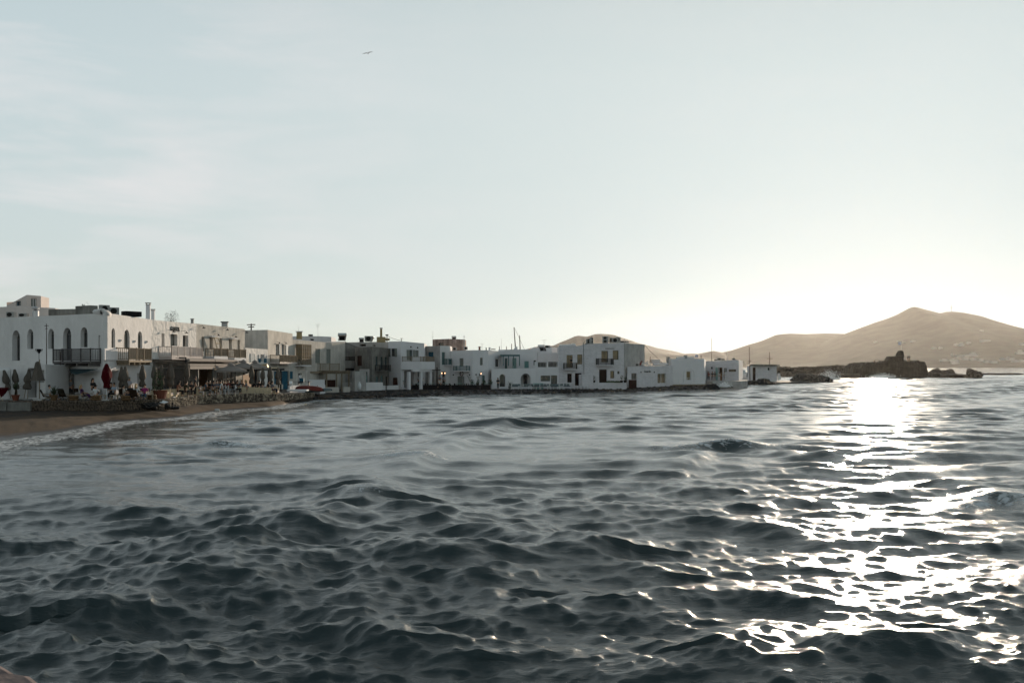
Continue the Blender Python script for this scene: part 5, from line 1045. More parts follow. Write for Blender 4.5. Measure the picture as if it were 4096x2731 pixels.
# platforms and moles
def plat(name, label, pts, z0, z1, m, cat='quay', kind=None):
    og = Vector((sum(p[0] for p in pts)/len(pts), sum(p[1] for p in pts)/len(pts), z0)); mb = MB(); mb.poly([(p[0], p[1], z1) for p in pts][::-1], (0, 0, z0-z1)); o = mb.build(name, M[m], None, og, bevel=.04); o.location = og
    return tag(o, label, cat, kind=kind)
def xy(px, Y): return ((px-CX)/F*Y, Y)
plat('quay_platform', 'raised grey quay in front of the plaque house', [xy(2824, 182), xy(2850, 178), xy(2962, 179), xy(2990, 186), xy(2990, 215), xy(2824, 215)], -.5, 1.25, 'greyl')
plat('deck_platform', 'grey timber platform below the white cube house', [xy(2690, 168.6), xy(2822, 172), xy(2826, 176.5), xy(2690, 172.6)], .62, .80, 'wood', 'platform')
f = fac(2690, 168.7, 2820, 172); t = thing('deck_railing', 'pale thin railing on the platform below the cube house', 'railing', f.pt(f.L/2, .8)); railing(t, tuple(t.location), [f.pt(.3, 0, 0).xy, f.pt(f.L-.1, 0, 0).xy], .8, 1.95, 'frame_w', 9, bal=.01, post=.03, every=1.0)
for i in range(6): mb = MB(); u = f.L*(i+.5)/6; mb.box((0, 0, .2), (.14, .14, 1.0)); o = mb.build('deck_pile', M['rust']); o.location = f.pt(u, -.1, -.15); tag(o, 'rusty pile under the timber platform of the cube house', 'pile', 'piles under the platform')
plat('mole', 'dark low concrete mole reaching right from the boat hut', [xy(2985, 215), xy(3100, 214), xy(3215, 228), xy(3300, 244), xy(3300, 256), xy(3095, 240), xy(2985, 240)], -.6, .42, 'rockd')
plat('landing_stage', 'pale topped landing stage left of the ruined fort', [xy(3225, 335), xy(3440, 336), xy(3440, 345), xy(3225, 344)], -.5, 1.25, 'rock')
plat('quay_wall', 'rounded pinkish stone quay corner at the bottom left', [(-8, 6.2), (-3.6, 5.75), (-2.74, 5.36), (-2.60, 5.22), (-2.50, 5.18), (-2.36, 5.02), (-1.9, 4.4), (-1.6, 3.2), (-8, 3)], -2, 2.4, 'pinkstone')
# ================================================================ restaurant canopy
t = thing('restaurant_canopy', 'taupe canopy with rolled awnings in front of the restaurant', 'canopy', (-30.5, 97, 1.3)); og = tuple(t.location)
mb = MB(); xf = -29.3; mb.hexa([(-32.6, 90.2, 4.35), (xf, 89.6, 3.95), (xf, 105.6, 3.95), (-31.2, 105.6, 4.35)], [(-32.6, 90.2, 4.62), (xf, 89.6, 4.18), (xf, 105.6, 4.18), (-31.2, 105.6, 4.62)]); mb.build('roof', M['canvas'], t, og)
for a, b in ((89.8, 97.4), (97.6, 105.5)):
    mb = MB(); mb.tube([(xf+.12, a, 4.5), (xf+.12, b, 4.5)], .13, 8); mb.box((xf-.45, (a+b)/2, 4.63), (1.2, b-a, .05), M4=Matrix.Rotation(.12, 3, 'Y')); mb.build('upper_awning', M['canvas_g'], t, og)
    mb = MB(); mb.tube([(xf+.15, a, 4.08), (xf+.15, b, 4.08)], .10, 8); mb.box((xf+.2, (a+b)/2, 3.84), (.03, b-a-.3, .3)); mb.build('lower_awning', M['canvas_g'], t, og)
for y_ in (89.7, 92.8, 97.5, 105.4): mb = MB(); mb.box((xf+.02, y_, 2.62), (.13, .13, 2.6)); mb.build('post', M['frame_g'], t, og)
mb = MB(); mb.tube([(-29.35, 89.6, 4.2), (-29.35, 89.6, 4.75), (-30.2, 90.4, 4.75)], .06, 5); mb.build('awning_bracket', M['frame_b'], t, og)
m = bpy.data.materials.new('clear_screen'); m.use_nodes = True; b = m.node_tree.nodes['Principled BSDF']; b.inputs['Base Color'].default_value = (.16, .15, .14, 1); b.inputs['Alpha'].default_value = .25; b.inputs['Roughness'].default_value = .15; M['screen'] = m
mb = MB(); mb.box((xf, 101.5, 2.6), (.02, 7.6, 2.5)); mb.build('wind_screen', M['screen'], t, og)
mb = MB(); mb.box((-31.0, 90.2, 2.6), (3.0, .02, 2.6)); mb.build('side_screen', M['screen'], t, og)
M['peach'] = mat('peach_screen', (.30, .19, .12), .9, .15, 2)
# pergola beside the balcony house
t = thing('pergola', 'black beamed pergola with a reed roof below the balcony house', 'pergola', gp(1050, 112)); og = tuple(t.location); f = fac(1012, 109, 1135, 114)
zt = f.z(1080, c(3, 0, 958)[1]); mb = MB(); fbox(mb, f, 0, f.L, zt-.22, zt, -4, .1); mb.build('beam', M['frame_b'], t, og)
mb = MB(); fbox(mb, f, .3, f.L*.85, zt+.003, zt+.14, -3.5, -.1); mb.build('reed_roof', M['woodl'], t, og)
for uu in (.5, f.L*.5, f.L*.83, f.L-.5): mb = MB(); fbox(mb, f, uu-.06, uu+.06, .9, zt-.222, -.1, .02); mb.build('post', M['frame_b'], t, og)
px, py = c(3, 595, 945); p = P(px, py, 112); mb = MB(); mb.hexa([(-1.0, -.4, 0), (1.15, -.4, 0), (1.15, .4, 0), (-1.0, .4, 0)], [(-.9, -.35, .38), (1.0, -.3, .45), (1.0, .3, .45), (-.9, .35, .38)]); o = mb.build('tarpaulin_bundle', M['brass'], None, bevel=.08); o.location = p; tag(o, 'tan tarpaulin bundle lying on the reed pergola roof', 'bundle')
wall_thing('screen_wall', 'peach sunlit wind screen behind the closed parasols', (972, 103.5, 1012, 108), 1499, 1499, 'peach', .06, cat='screen', z0=1.2)
# ================================================================ terrace furniture
RZ = PI/2+.12
sofa = pr_sofa(1.42); stool = pr_stool(); pouf = pr_pouf(); stab = pr_sidetable(); chair = pr_chair(); table = pr_table()
ordn = ['first', 'second', 'third', 'fourth', 'fifth', 'sixth', 'seventh', 'eighth', 'ninth', 'tenth', 'eleventh', 'twelfth', 'thirteenth', 'fourteenth', 'fifteenth', 'sixteenth', 'seventeenth', 'eighteenth', 'nineteenth', 'twentieth']
def edge(px, back): q_ = path_at(WALLF, px); return Vector((q_.x-back, q_.y, interp(TZ, px)))
SF = [672, 711, 732, 777, 799, 838, 1006, 1029, 1040, 1058, 1072, 1091, 1106, 1131]
for i, px in enumerate(SF): place(sofa, USED, edge(px, .85), RZ, ('blond timber lounge sofa on the terrace edge, %s of six left of the white chairs' % ordn[i]) if i < 6 else ('blond timber lounge sofa on the terrace edge, %s of eight right of the white chairs' % ordn[i-6]), 'timber sofas along the terrace edge')
for i, (px, lb) in enumerate([(690, 'blond timber side table right of the big terracotta pot'), (753, 'blond timber side table between the third and fourth sofa'), (817, 'blond timber side table before the last sofa left of the white chairs'), (1080, 'blond timber side table between the right hand sofas'), (1117, 'blond timber side table before the last right hand sofa')]):
    place(stab, USED, edge(px, .6), RZ, lb, 'side tables between the sofas')
rd = random.Random(3)
for i, px in enumerate([862, 889, 904, 917, 931, 944, 958, 972, 986]):
    place(chair, USED, edge(px, .55+.1*(i % 3)), RZ+(0 if i % 2 else PI)+rd.uniform(-.3, .3), 'white terrace chair, %s from the left in the row above the pale stone wall' % ordn[i], 'white chairs on the terrace')
for i, px in enumerate([869, 910, 951, 982]):
    place(table, USED, edge(px, 1.25), RZ, 'square white dining table, %s from the left in the white chair row' % ordn[i], 'white tables on the terrace')
for i, (px, Y, lb) in enumerate([(286, 77.6, 'low wooden stool right of the man by the agave'), (319, 77.5, 'low wooden stool in front of the woman in purple'), (412, 77.6, 'low wooden stool left of the red parasol'), (457, 77.6, 'low wooden stool right of the red parasol'), (484, 78.6, 'low wooden stool behind the stacked tan pouf'), (598, 79, 'low wooden stool left of the big terracotta pot'), (573, 79.6, 'wooden stool beside the woman in the pink jacket')]):
    place(stool, USED, gp(px, Y), .1*i, lb, 'low wooden stools on the terrace')
for px, Y, lb in [(295, 77.2, 'flattened tan floor pouf by the agave pot'), (383, 77.4, 'tan floor pouf under the man in the patterned shirt'), (503, 77.6, 'tan double floor pouf left of the brown lounge chair'), (608, 79.6, 'tan double floor pouf near the big terracotta pot')]:
    place(pouf, USED, gp(px, Y), 0, lb, 'tan floor poufs')
dch = pr_lounger(); dchair_ = pr_chair('woodd', 'terrace_chair', 'woodd')
for px, Y, rz, lb in [(192, 77.9, PI*.6, 'dark wooden deck chair left of the agave pot'), (262, 78.3, PI*.9, 'dark wooden deck chair right of the agave pot'), (355, 78.6, PI*.65, 'dark wooden deck chair of the woman in purple'), (545, 78.2, PI*.95, 'brown slatted lounge chair under the blond woman'), (500, 79.5, PI*1.0, 'brown lounge chair behind the tan pouf')]:
    place(dch, USED, gp(px, Y), rz, lb, 'dark wooden lounge chairs')
for i, (px, Y) in enumerate([(236, 79.5), (312, 80.2), (405, 79.8), (432, 80.8), (474, 80.6), (538, 80.4), (562, 81.0), (604, 81.6)]):
    place(dchair_, USED, gp(px, Y), 1.1*i, 'dark wooden terrace chair, %s from the left behind the low stools' % ordn[i], 'dark chairs behind the stools')
mb = MB(); mb.add([(-.6, -.3, .45), (.1, -.25, .85), (.75, .0, 1.0), (.3, .1, .35), (-.1, .05, .3), (-.9, .2, 1.0)], [(0, 1, 5), (1, 2, 3), (0, 4, 1), (4, 3, 1)]); t = thing('sling_chair', 'red canvas sling chair cut by the left frame edge', 'chair', gp(-4, 77.4)); 
mb.poly([(-.9, .2, 1.02), (-.2, -.3, .8), (.75, .0, 1.02), (.45, .1, .55), (.1, .0, .2), (-.3, .1, .5)], (0, .05, 0)); mb.build('sling', M['red'], t); mb = MB(); mb.tube([(-.3, 0, 0), (.4, .1, 1.0)], .025, 4); mb.tube([(.35, -.1, 0), (-.4, .1, 1.0)], .025, 4); mb.build('frame', M['woodl'], t)
# planters
a = pr_agave(leaves=14, L_=.75, trunk=.4); a.location = gp(62, 77.4); a['label'] = 'spiky yucca on a short trunk in a terracotta pot, far left'; a['group'] = 'spiky plants in pots'
a = pr_agave(pot='pouf', leaves=20, L_=.75, ph=.45); a.location = gp(216, 77.2); a['label'] = 'broad leaved agave in a tan pot before the seated man'; a['group'] = 'spiky plants in pots'
t = shrub('potted_shrub', 'low dark shrub in the big terracotta pot beside the first sofa', gp(641, 81.3), .5, 1.35, 200, 'terra', seed=4, size=.12); t.scale = (1, 1, 2.1)
# parasols
par = [pr_parasol(2.75, 'canvas', seed=k, w_=.225+.015*k) for k in range(3)]
PAR = [(486, 81, 2.60, 'rear one of the pair right of the red parasol'), (501, 79.5, 2.62, 'front one of the pair right of the red parasol'), (570, 82.5, 2.72, 'left of the iron letter house entrance'), (618, 81.5, 2.9, 'tallest, planted behind the big terracotta pot'), (645, 86, 2.78, 'behind the first timber sofa'), (679, 86, 2.75, 'half hidden behind its neighbour under the canopy'), (685, 84.6, 2.85, 'in front of the dark restaurant entrance'), (748, 88, 2.95, 'at the left end of the rolled awnings'),
       (1006, 99, 2.75, 'right of the open umbrellas, left of the sofas'), (1051, 101, 2.6, 'second in the row before the reed pergola'), (1081, 102, 2.75, 'third in the row before the reed pergola'), (1112, 103.5, 2.7, 'last one, beside the teal door')]
for i, (px, Y, h_, lb) in enumerate(PAR):
    p = par[i % 3]; o = place(p, USED, gp(px, Y), i*1.3, 'closed taupe parasol '+lb, 'closed taupe parasols', (1.05, 1.05, h_/2.75))
red = pr_parasol(2.85, 'red', seed=9, w_=.36, tie=.62); red.location = gp(426, 77.6); red['label'] = 'closed dark red parasol on the terrace edge'
big = thing('side_pole_parasol', 'half folded taupe parasol on a side pole with an iron cup finial', 'parasol', gp(158, 77.8)); mb = MB(); mb.tube([(0, 0, 0), (0, 0, 3.2)], .04, 6); mb.build('pole', M['wood'], big)
mb = MB(); mb.lathe([(.5, 1.55), (.4, 1.75), (.28, 2.3), (.16, 2.95), (.05, 3.05)], 10, wob=lambda a, i: 1+.22*math.sin(4*a)); mb.v = [(x-.14, y, z) for x, y, z in mb.v]; mb.build('canopy', M['canvas'], big)
mb = MB(); mb.box((0, 0, .06), (.7, .6, .12)); mb.build('base', M['greyl'], big)
p = fsh.pt(fsh.u(156), 4.2, .3); t = thing('cup_finial_lamp', 'black iron trophy shaped lamp above the white annex', 'lamp', P(156, 1457, 79)); mb = MB(); mb.tube([(0, 0, 0), (0, 0, .9)], .02, 5); mb.build('pole', M['black'], t); mb = MB(); mb.lathe([(.03, .85), (.14, 1.0), (.2, 1.2), (.19, 1.22)], 8); mb.tube([(-.2, 0, 1.15), (-.3, 0, 1.22), (-.2, 0, 1.0)], .02, 4); mb.tube([(.2, 0, 1.15), (.3, 0, 1.22), (.2, 0, 1.0)], .02, 4); mb.build('cup', M['black'], t)
for px, Y, tilt, lb in ((45, 79.2, .28, 'leaning left against the white annex'), (72, 79.4, -.15, 'second of the bundle against the white annex'), (95, 79.0, -.2, 'third of the bundle against the white annex'), (110, 79.1, .05, 'right one of the bundle against the white annex')):
    o = place(par[1], USED, gp(px, Y)+Vector((0, 0, .0)), 0, 'closed grey parasol '+lb, 'bundled parasols at the annex', (1.0, 1.0, .88)); o.rotation_euler = (0, tilt*-.9, px)
op = pr_open_parasol()
for px, Y, lb in ((924, 100, 'left one beside the awnings'), (974, 106, 'middle one'), (1020, 108.5, 'right one behind the closed parasols')): place(op, USED, gp(px, Y), .3, 'open grey square parasol, '+lb, 'open grey parasols', (1, 1, 1.0 if px < 950 else 1.12))
# annex and sail
r, og, fs = building('kitchen_annex', 'plain white cube annex behind the agave and the folded parasols', [(-40, 82.5, 1461), (182, 79.0, 1457), (276, 82.5, 1458)], 1.2, 'white', [(0, 'opening', (112, 1472, 146, 1590), {}), (0, 'window', (146, 1481, 176, 1530), dict(fm='greyl', gm='greyl', nx=1))], back=3.5, bevel=.05, backdir=(-.3, 1))
wall_thing('curved_wall', 'bright white rounded garden wall at the left frame edge', (-160, 78.2, 42, 79.2), 1466, 1472, 'white', .5, z0=1.2, bevel=.2)
mb = MB(); f = fsh; mb.poly([P(276, 1477, 82), P(390, 1477, 79.3), P(330, 1492, 79.6), P(302, 1498, 79.8), P(285, 1494, 80)], (0, .04, .03)); o = mb.build('shade_sail', M['sail']); tag(o, 'dark teal shade sail stretched below the arched windows', 'sail')
p = P(186, 1457, 80); t = mast('utility_pole', 'thin dark pole rising above the white annex', p, 3.25, .035, 'rust', ((.95, .35), (.88, .2)), cat='pole')
t = mast('thin_pole', 'short thin rusty pole left of the shaded balcony', P(241, 1460, 79), 1.1, .025, 'rust', cat='pole')
# ================================================================ people
W = person
W('low', gp(203, 78.0), PI*.55, 'person in a white tee sitting low behind the agave leaves', WH, GR)
W('stand', gp(283, 82.5), PI*.9, 'person in a pale patterned shirt standing at the dark doorway right of the annex', GR, BK, 'hair_g', scale=.95)
W('low', gp(330, 78.4), PI*.55, 'blond person in purple top looking at a phone', PU, PU, 'hair_b', True)
W('sit', gp(372, 79.2)+Vector((0, 0, .35)), PI*.35, 'long haired person in a black dress sitting high behind the man in the patterned shirt', BK, BK, 'hair_d', True)
W('low', gp(384, 77.5)+Vector((0, 0, .04)), PI*.95, 'person in a white shirt with dark pattern sitting on the tan pouf, seen from behind', WH, GR)
W('sit', gp(444, 79.8), PI*.1, 'dark clothed person sitting just right of the red parasol', BK, BK)
W('sit', gp(456, 79.3), -.4, 'person in a pale blue shirt beside the red parasol', (.35, .42, .5), BK)
W('stand', gp(517, 83), PI*.95, 'person in a white shirt standing with the back turned between closed parasols', (.5, .5, .55), BK, 'hair_g')
W('low', gp(499, 78.4), PI*.6, 'person in a cream top leaning forward with raised hands', (.45, .4, .36), NV)
W('low', gp(521, 78.9)+Vector((0, 0, .06)), PI*.2, 'bald person in a black tee beside the blond woman', BK, BK, None)
W('low', gp(546, 78.3)+Vector((0, 0, .08)), PI, 'blond person in a white top in the brown lounge chair', WH, GR, 'hair_b', True)
W('low', gp(579, 79.2)+Vector((0, 0, .05)), .2, 'person in a pink and grey jacket with sunglasses', (.25, .03, .12), DN, 'hair_d')
W('table', gp(711, 86.2)+Vector((0, 0, .05)), PI*.75, 'bare shouldered person with dark hair under the canopy', (.35, .17, .11), BK, 'hair_d', True)
W('table', gp(741, 87), PI*.85, 'person in a dark olive top, seated behind the timber side table', (.03, .03, .012), BK)
W('sit', gp(766, 89.5), PI*.2, 'person in dark clothes seated left of the standing waiter', BK, BK)
W('stand', gp(782, 90.5), PI*.6, 'waiter all in black standing under the rolled awnings', BK, BK)
W('table', gp(797, 90)+Vector((0, 0, -.05)), PI*.5, 'person in pale trousers bending over a sofa seat', (.35, .33, .33), (.35, .33, .33), None, scale=.8)
W('chin', gp(817, 92), PI*.55, 'person in a denim shirt lounging on the last left hand sofa', DN, BK)
W('sit', gp(838, 94.5), PI*.9, 'dark haired person half hidden behind the navy shirt', BK, BK)
W('table', gp(848, 93.5), PI*.6, 'person in a navy shirt at the first white table', NV, TN)
W('sit', gp(867, 95), 0.1, 'person in a grey shirt facing the water at the first white table', (.14, .15, .18), TN)
W('table', gp(889, 95.2), -PI*.45, 'person in a white tee with cap at the second white table', WH, BK)
W('sit', gp(879, 97), .3, 'dark haired person behind the white tee', BK, BK)
W('table', gp(901, 96.5), .2, 'person in sunglasses and dark red top between white tee and red hair', (.08, .02, .02), BK)
W('sit', gp(912, 97), -.3, 'long red haired person in an orange red top', RD, BK, 'rust' if 0 else 'hair_d', True)
W('sit', gp(931, 97.2), .3, 'person in black, left of the long dark haired diner', BK, BK)
W('table', gp(945, 97), PI*.4, 'long dark haired person in black at the third white table', BK, BK, 'hair_d', True)
W('table', gp(965, 98), .6, 'light brown haired person in black at the third white table', BK, BK, 'hair_b', True)
W('table', gp(988, 98), -PI*.4, 'blond person in a teal denim jacket at the last white table', DN, DN, 'hair_b', True)
W('sit', gp(1014, 99.2), PI*.9, 'person in black seen from behind, first in the right hand sofas', BK, TN)
W('table', gp(1033, 99.8), PI*.8, 'person in black leaning to the right on the second right hand sofa', BK, TN)
W('sit', gp(1047, 102), .2, 'small dark figure behind the right hand sofas', NV, BK)
W('chin', gp(1068, 101.5), PI*.5, 'person in a dark tee leaning on the sofa back', BK, BK)
W('sit', gp(1090, 101.5), PI*.7, 'dark red haired person in a grey tee on the right hand sofas', (.16, .17, .2), NV)
W('walk', P(1600, 1557, 150.5), PI*1.05, 'person in a white shirt and dark shorts strolling on the quay', (.5, .52, .56), BK, 'hair_d', group=None)
W('walk', P(1607, 1557.5, 149.8), PI*1.1, 'person in a green top and white trousers strolling beside the white shirt', GN, (.45, .45, .45), 'hair_d')
W('stand', P(1677, 1546, 151.5), PI*.1, 'waiter in a white shirt left of the arcade column', (.5, .5, .5), BK)
W('fold', P(1688, 1546, 151), 0, 'waiter in a white shirt with folded arms under the arcade', (.5, .5, .5), BK)
W('stand', P(1759, 1546, 152.5), -.5, 'person in a grey top standing right of the dark timber cross', (.22, .22, .24), BK)
W('table', P(1755, 1549, 150.6), PI*.4, 'person in a bright white shirt sitting at the dark tables', (.7, .7, .7), DN)
W('table', P(1763, 1550, 150), -PI*.4, 'person in a white tee bending forward beside the bright white shirt', (.55, .55, .55), BK)
W('stand', P(1775, 1547, 151.5), PI*.9, 'person in a white tee standing behind the twin lantern post', (.4, .4, .43), BK)
W('carry', P(1992, 1557, 151.8), -.5, 'long haired person in black standing beside the green door', BK, BK, 'hair_d', True)
W('stand', P(2286, 1473, 157.6), PI, 'dark figure standing at the small balcony door', BK, BK)
for i, (u, hgt, sh, tr, lb, lg, pk) in enumerate([(1108, .95, (.2, .05, .06), BK, 'person with a red and grey top at the left of the bar crowd', True, 'fold'), (1172, .98, BK, BK, 'long haired person in a long black dress before the plaque house', True, 'stand'), (1222, .95, (.08, .07, .05), GR, 'person in an olive top and grey trousers before the plaque house', True, 'stand'),
      (1302, .9, (.6, .6, .6), (.6, .6, .6), 'child in a white dress at the mint green door', False, 'carry'), (1334, .93, (.3, .16, .05), (.3, .14, .05), 'person in an ochre dress at the mint green door', True, 'stand'), (1392, 1.0, (.4, .4, .42), (.12, .12, .13), 'person in a white tee and grey shorts right of the mint green door', False, 'carry')]):
    px, _ = c(7, u, 0); W(pk, P(px, HY+(H-1.25)*F/(184-.5*(i % 2)), 184-.5*(i % 2)), -.5+i*.4, lb, sh, tr, 'hair_d', lg, scale=hgt)
# ================================================================ tavern tables
dchair = pr_chair('woodd', 'dark_chair', 'woodd'); dtab = pr_table('black', 'dark_table', .85)
rd = random.Random(8); used_spots = []
N1 = 0
for row, (Y0, z_) in enumerate(((149.9, .46), (151.2, .46))):
    for i in range(17):
        px = 1650+i*18.4+row*8; Y = Y0+rd.uniform(-.15, .15)+(px-1650)/310*1.2; p = Vector(((px-CX)/F*Y, Y, z_)); isT = i % 3 == 1
        rows_ = ('front', 'rear')[row]
        if isT:
            place(dtab, USED, p, 0, 'black tavern table, %s from the left in the %s row' % (ordn[i//3], rows_), 'black tavern tables')
            mb = MB()
            for k in range(4): mb.lathe([(.03, 0), (.012, .07), (.04, .12), (.036, .19)], 6, ((k-1.5)*.17, rd.uniform(-.2, .2), 0))
            o = mb.build('glassware', M['glass_g']); o.location = p+Vector((0, 0, .76)); tag(o, 'wine glasses set on the %s tavern table of the %s row' % (ordn[i//3], rows_), 'glasses', 'glasses on the tavern tables')
        else:
            N1 += 1; place(dchair, USED, p, rd.choice((PI/2, -PI/2))*(1 if i % 3 else -1)+rd.uniform(-.5, .5), 'dark wooden tavern chair, %s from the left in the %s row' % (ordn[i], rows_), 'dark tavern chairs')
ff = fac(1632, 149.3, 1962, 150.6); t = thing('reed_screen', 'low dark screen along the front of the tavern tables', 'screen', ff.pt(ff.L/2, .45)); mb = MB(); fbox(mb, ff, 0, ff.L, .44, 1.12, -.04, 0)
for k in range(60): uu = ff.L*k/60; mb.tube([ff.pt(uu, .4, .02), ff.pt(uu+.05, 1.2, .02)], .015, 4, False)
mb.build('panel', M['black'], t, tuple(t.location))
for k in range(5): uu = ff.L*(k+.5)/5; mb = MB(); mb.tube([ff.pt(uu, .42, .05), ff.pt(uu, 1.35, .05)], .04, 5); mb.build('post', M['woodd'], t, tuple(t.location))
# timber cross / pole, lanterns
t = mast('timber_cross', 'thick dark timber post with a crossbar right of the arcade', P(c(5, 226, 0)[0], 1553, 150.5), 3.2, .12, 'woodd', (), cat='post'); mb = MB(); mb.box((-.1, 0, 2.75), (1.3, .15, .13)); mb.build('crossbar', M['woodd'], t)
def lantern_post(label, p, h, heads, lit=True):
    t = thing('lantern_post', label, 'street lamp', p); mb = MB(); mb.tube([(0, 0, 0), (0, 0, h)], [.05, .03], 6); mb.tube([(-.22 if heads > 1 else 0, 0, h-.1), (0, 0, h-.25), (.22 if heads > 1 else 0, 0, h-.1)], .02, 4); mb.build('post', M['black'], t)
    for k in range(heads):
        x = (k-(heads-1)/2)*.46; mb = MB(); mb.lathe([(.06, h-.12), (.11, h-.08), (.12, h-.06)], 6, (x, 0, 0)); mb.lathe([(.15, h+.16), (.08, h+.25), (.01, h+.34)], 6, (x, 0, 0)); mb.build('lantern_cap', M['black'], t); mb = MB(); mb.lathe([(.05, h-.06), (.085, h+.05), (.05, h+.16)], 6, (x, 0, 0)); mb.build('bulb', M['bulb'] if lit else M['glass_g'], t)
    return t
lantern_post('twin lit lantern post beside the dark timber cross', P(c(5, 345, 0)[0], 1553, 150.4), 2.25, 2)
lantern_post('single lit lantern in front of the bent white wall', P(c(5, 1056, 0)[0], 1553, 151.5), 2.2, 1)
for u, lb in ((1036, 'short garden light in front of the potted pines'), (490, 'short garden light in front of the green door house')):
    t = thing('bollard_light', lb, 'lamp', P(c(5, u, 0)[0], 1557, 149.3), group='bollard lights'); mb = MB(); mb.tube([(0, 0, 0), (0, 0, .75)], .03, 5); mb.build('post', M['frame_g'], t); mb = MB(); mb.lathe([(.06, .75), (.09, .8), (.07, .92)], 8); mb.build('head', M['frame_w'], t)
for i, (u, h_) in enumerate([(892, 1.3), (1003, 1.35), (1108, 1.3), (1226, 1.35)]):
    shrub('potted_pine', 'dark bushy shrub, %s of the four along the bent white wall' % ordn[i], P(c(5, u, 0)[0], 1552, 152), h_, .75, 220, seed=i+3, group='four shrubs by the bent wall', size=.13)
a = pr_agave(pot='grey', leaves=11, L_=.85, ph=.5, name='potted_agave'); a.location = P(c(5, 1600, 0)[0], 1557, 151.5); a['label'] = 'agave in a grey pot left of the white wicker sofas'
shrub('potted_shrub', 'round dark shrub right of the arched doorway', P(c(5, 2045, 0)[0], 1553, 153.5), .8, .6, 160, seed=9)
# white outdoor sofas with striped cushions
def pr_wsofa(w_=1.7, m='plastic'):
    t = thing('white_sofa', '', 'sofa'); mb = MB(); mb.box((0, 0, .34), (w_, .7, .05)); mb.build('seat_frame', M[m], t)
    for s in (-1, 1):
        mb = MB(); mb.box((s*(w_/2-.04), -.3, .17), (.07, .07, .33)); mb.build('leg', M[m], t); mb = MB(); mb.box((s*(w_/2-.04), .3, .4), (.07, .07, .8)); mb.build('leg', M[m], t)
    mb = MB(); mb.box((0, -.02, .42), (w_-.1, .66, .1)); mb.build('seat_cushion', M['cushion'], t, bevel=.03)
    for k in range(3): mb = MB(); mb.box(((k-1)*w_*.29, .22, .63), (.44, .15, .36), M4=Matrix.Rotation(-.3, 3, 'X') @ Matrix.Rotation((k-1)*.12, 3, 'Y')); mb.build('cushion', M['cushg'], t, bevel=.04)
    return t
ws = pr_wsofa(); wt = pr_sidetable('plastic', 'low_white_table')
for i, (u, k, Y, rz, lb) in enumerate([(1730, 5, 151.3, .5, 'left white sofa beside the agave'), (1945, 5, 151.8, -.1, 'white sofa with four striped cushions before the arch'), (2080, 5, 151.2, -1.1, 'white sofa at an angle right of the arch'), (150, 6, 152, .2, 'white sofa with black patterned cushion under the dark window'), (300, 6, 151.6, -.5, 'white sofa turned left by the dark door'), (400, 6, 152.5, .1, 'white sofa with striped cushions right of the dark door'), (520, 6, 154, .1, 'rear white sofa with green cushions along the rough wall')]):
    px, _ = c(k, u, 0); place(ws, USED, P(px, HY+(H-.44)*F/Y, Y), rz, lb, 'white outdoor sofas with cushions')
for i, (u, k, Y) in enumerate([(1785, 5, 150.9), (1975, 5, 150.8), (215, 6, 150.9), (450, 6, 151), (725, 6, 153.8), (780, 6, 153.9), (850, 6, 154), (910, 6, 154.1)]):
    px, _ = c(k, u, 0); place(wt, USED, P(px, HY+(H-.44)*F/Y, Y), 0, ['low white table by the left white sofa', 'low white table before the arched doorway', 'low white table before the dark window', 'low white table right of the dark door', 'first white bench seat before the entrance block', 'second white bench seat before the entrance block', 'third white bench seat before the entrance block', 'last white bench seat before the entrance block'][i], 'low white tables on the quay')
px, _ = c(5, 2130, 0); mb = MB(); mb.box((0, 0, .45), (1.6, .5, .9)); o = mb.build('planter_box', M['mint']); o.location = P(px, HY+(H-.44)*F/152.5, 152.5); tag(o, 'pale mint slatted planter box between the white sofas', 'planter'); o.modifiers.new('b', 'BEVEL').width = .05
for u, h_, lb in ((1060, 1.0, 'potted bush left of the brown door'), (1582, 1.05, 'left potted bush on the low white wall'), (1648, 1.05, 'right potted bush on the low white wall')):
    shrub('potted_bush', lb, P(c(6, u, 0)[0], c(6, 0, 1082)[1], 156), h_*.75, .6, 150, 'woodd', seed=u, group='potted bushes near the brown door')
f = fac(c(6, 1310, 0)[0], 156.4, c(6, 1560, 0)[0], 157); mb = MB()
for k in range(26): uu = f.L*k/25; mb.ball(f.pt(uu, f.z(2450, c(6, 0, 1062)[1])-.05), .16, 6, 4, (1, .8, 1), .3)
o = mb.build('window_hedge', M['leaf']); tag(o, 'low dark hedge on the white wall under the small amber window', 'hedge')
# ================================================================ beach front boats and bits
t = thing('upturned_boat', 'red orange plastic boat lying upside down on stones', 'boat', P(1240, 1561, 111)); mb = MB(); prof = []
for k in range(15):
    x = lerp(-1.75, 1.6, k/14); e = (1-abs((x+.05)/1.75)**2.6); w_ = max(.02, .62*max(e, 0)**.5); hh = .12+.40*max(e, 0)**.45; prof.append((x, w_, hh))
vs = []; 
for x, w_, hh in prof: vs += [(x, -w_, .0), (x, -w_*.85, hh*.55), (x, -w_*.35, hh), (x, w_*.35, hh), (x, w_*.85, hh*.55), (x, w_, 0)]
mb.add(vs, [(i*6+j, (i+1)*6+j, (i+1)*6+j+1, i*6+j+1) for i in range(14) for j in range(5)]); mb.build('hull', M['redp'], t, smooth=True)
mb = MB(); mb.tube([(x, -w_-.01, .02) for x, w_, hh in prof], .045, 5); mb.tube([(x, w_+.01, .02) for x, w_, hh in prof], .045, 5); mb.build('gunwale', M['rust'], t); t.rotation_euler = (0, .06, -.3)
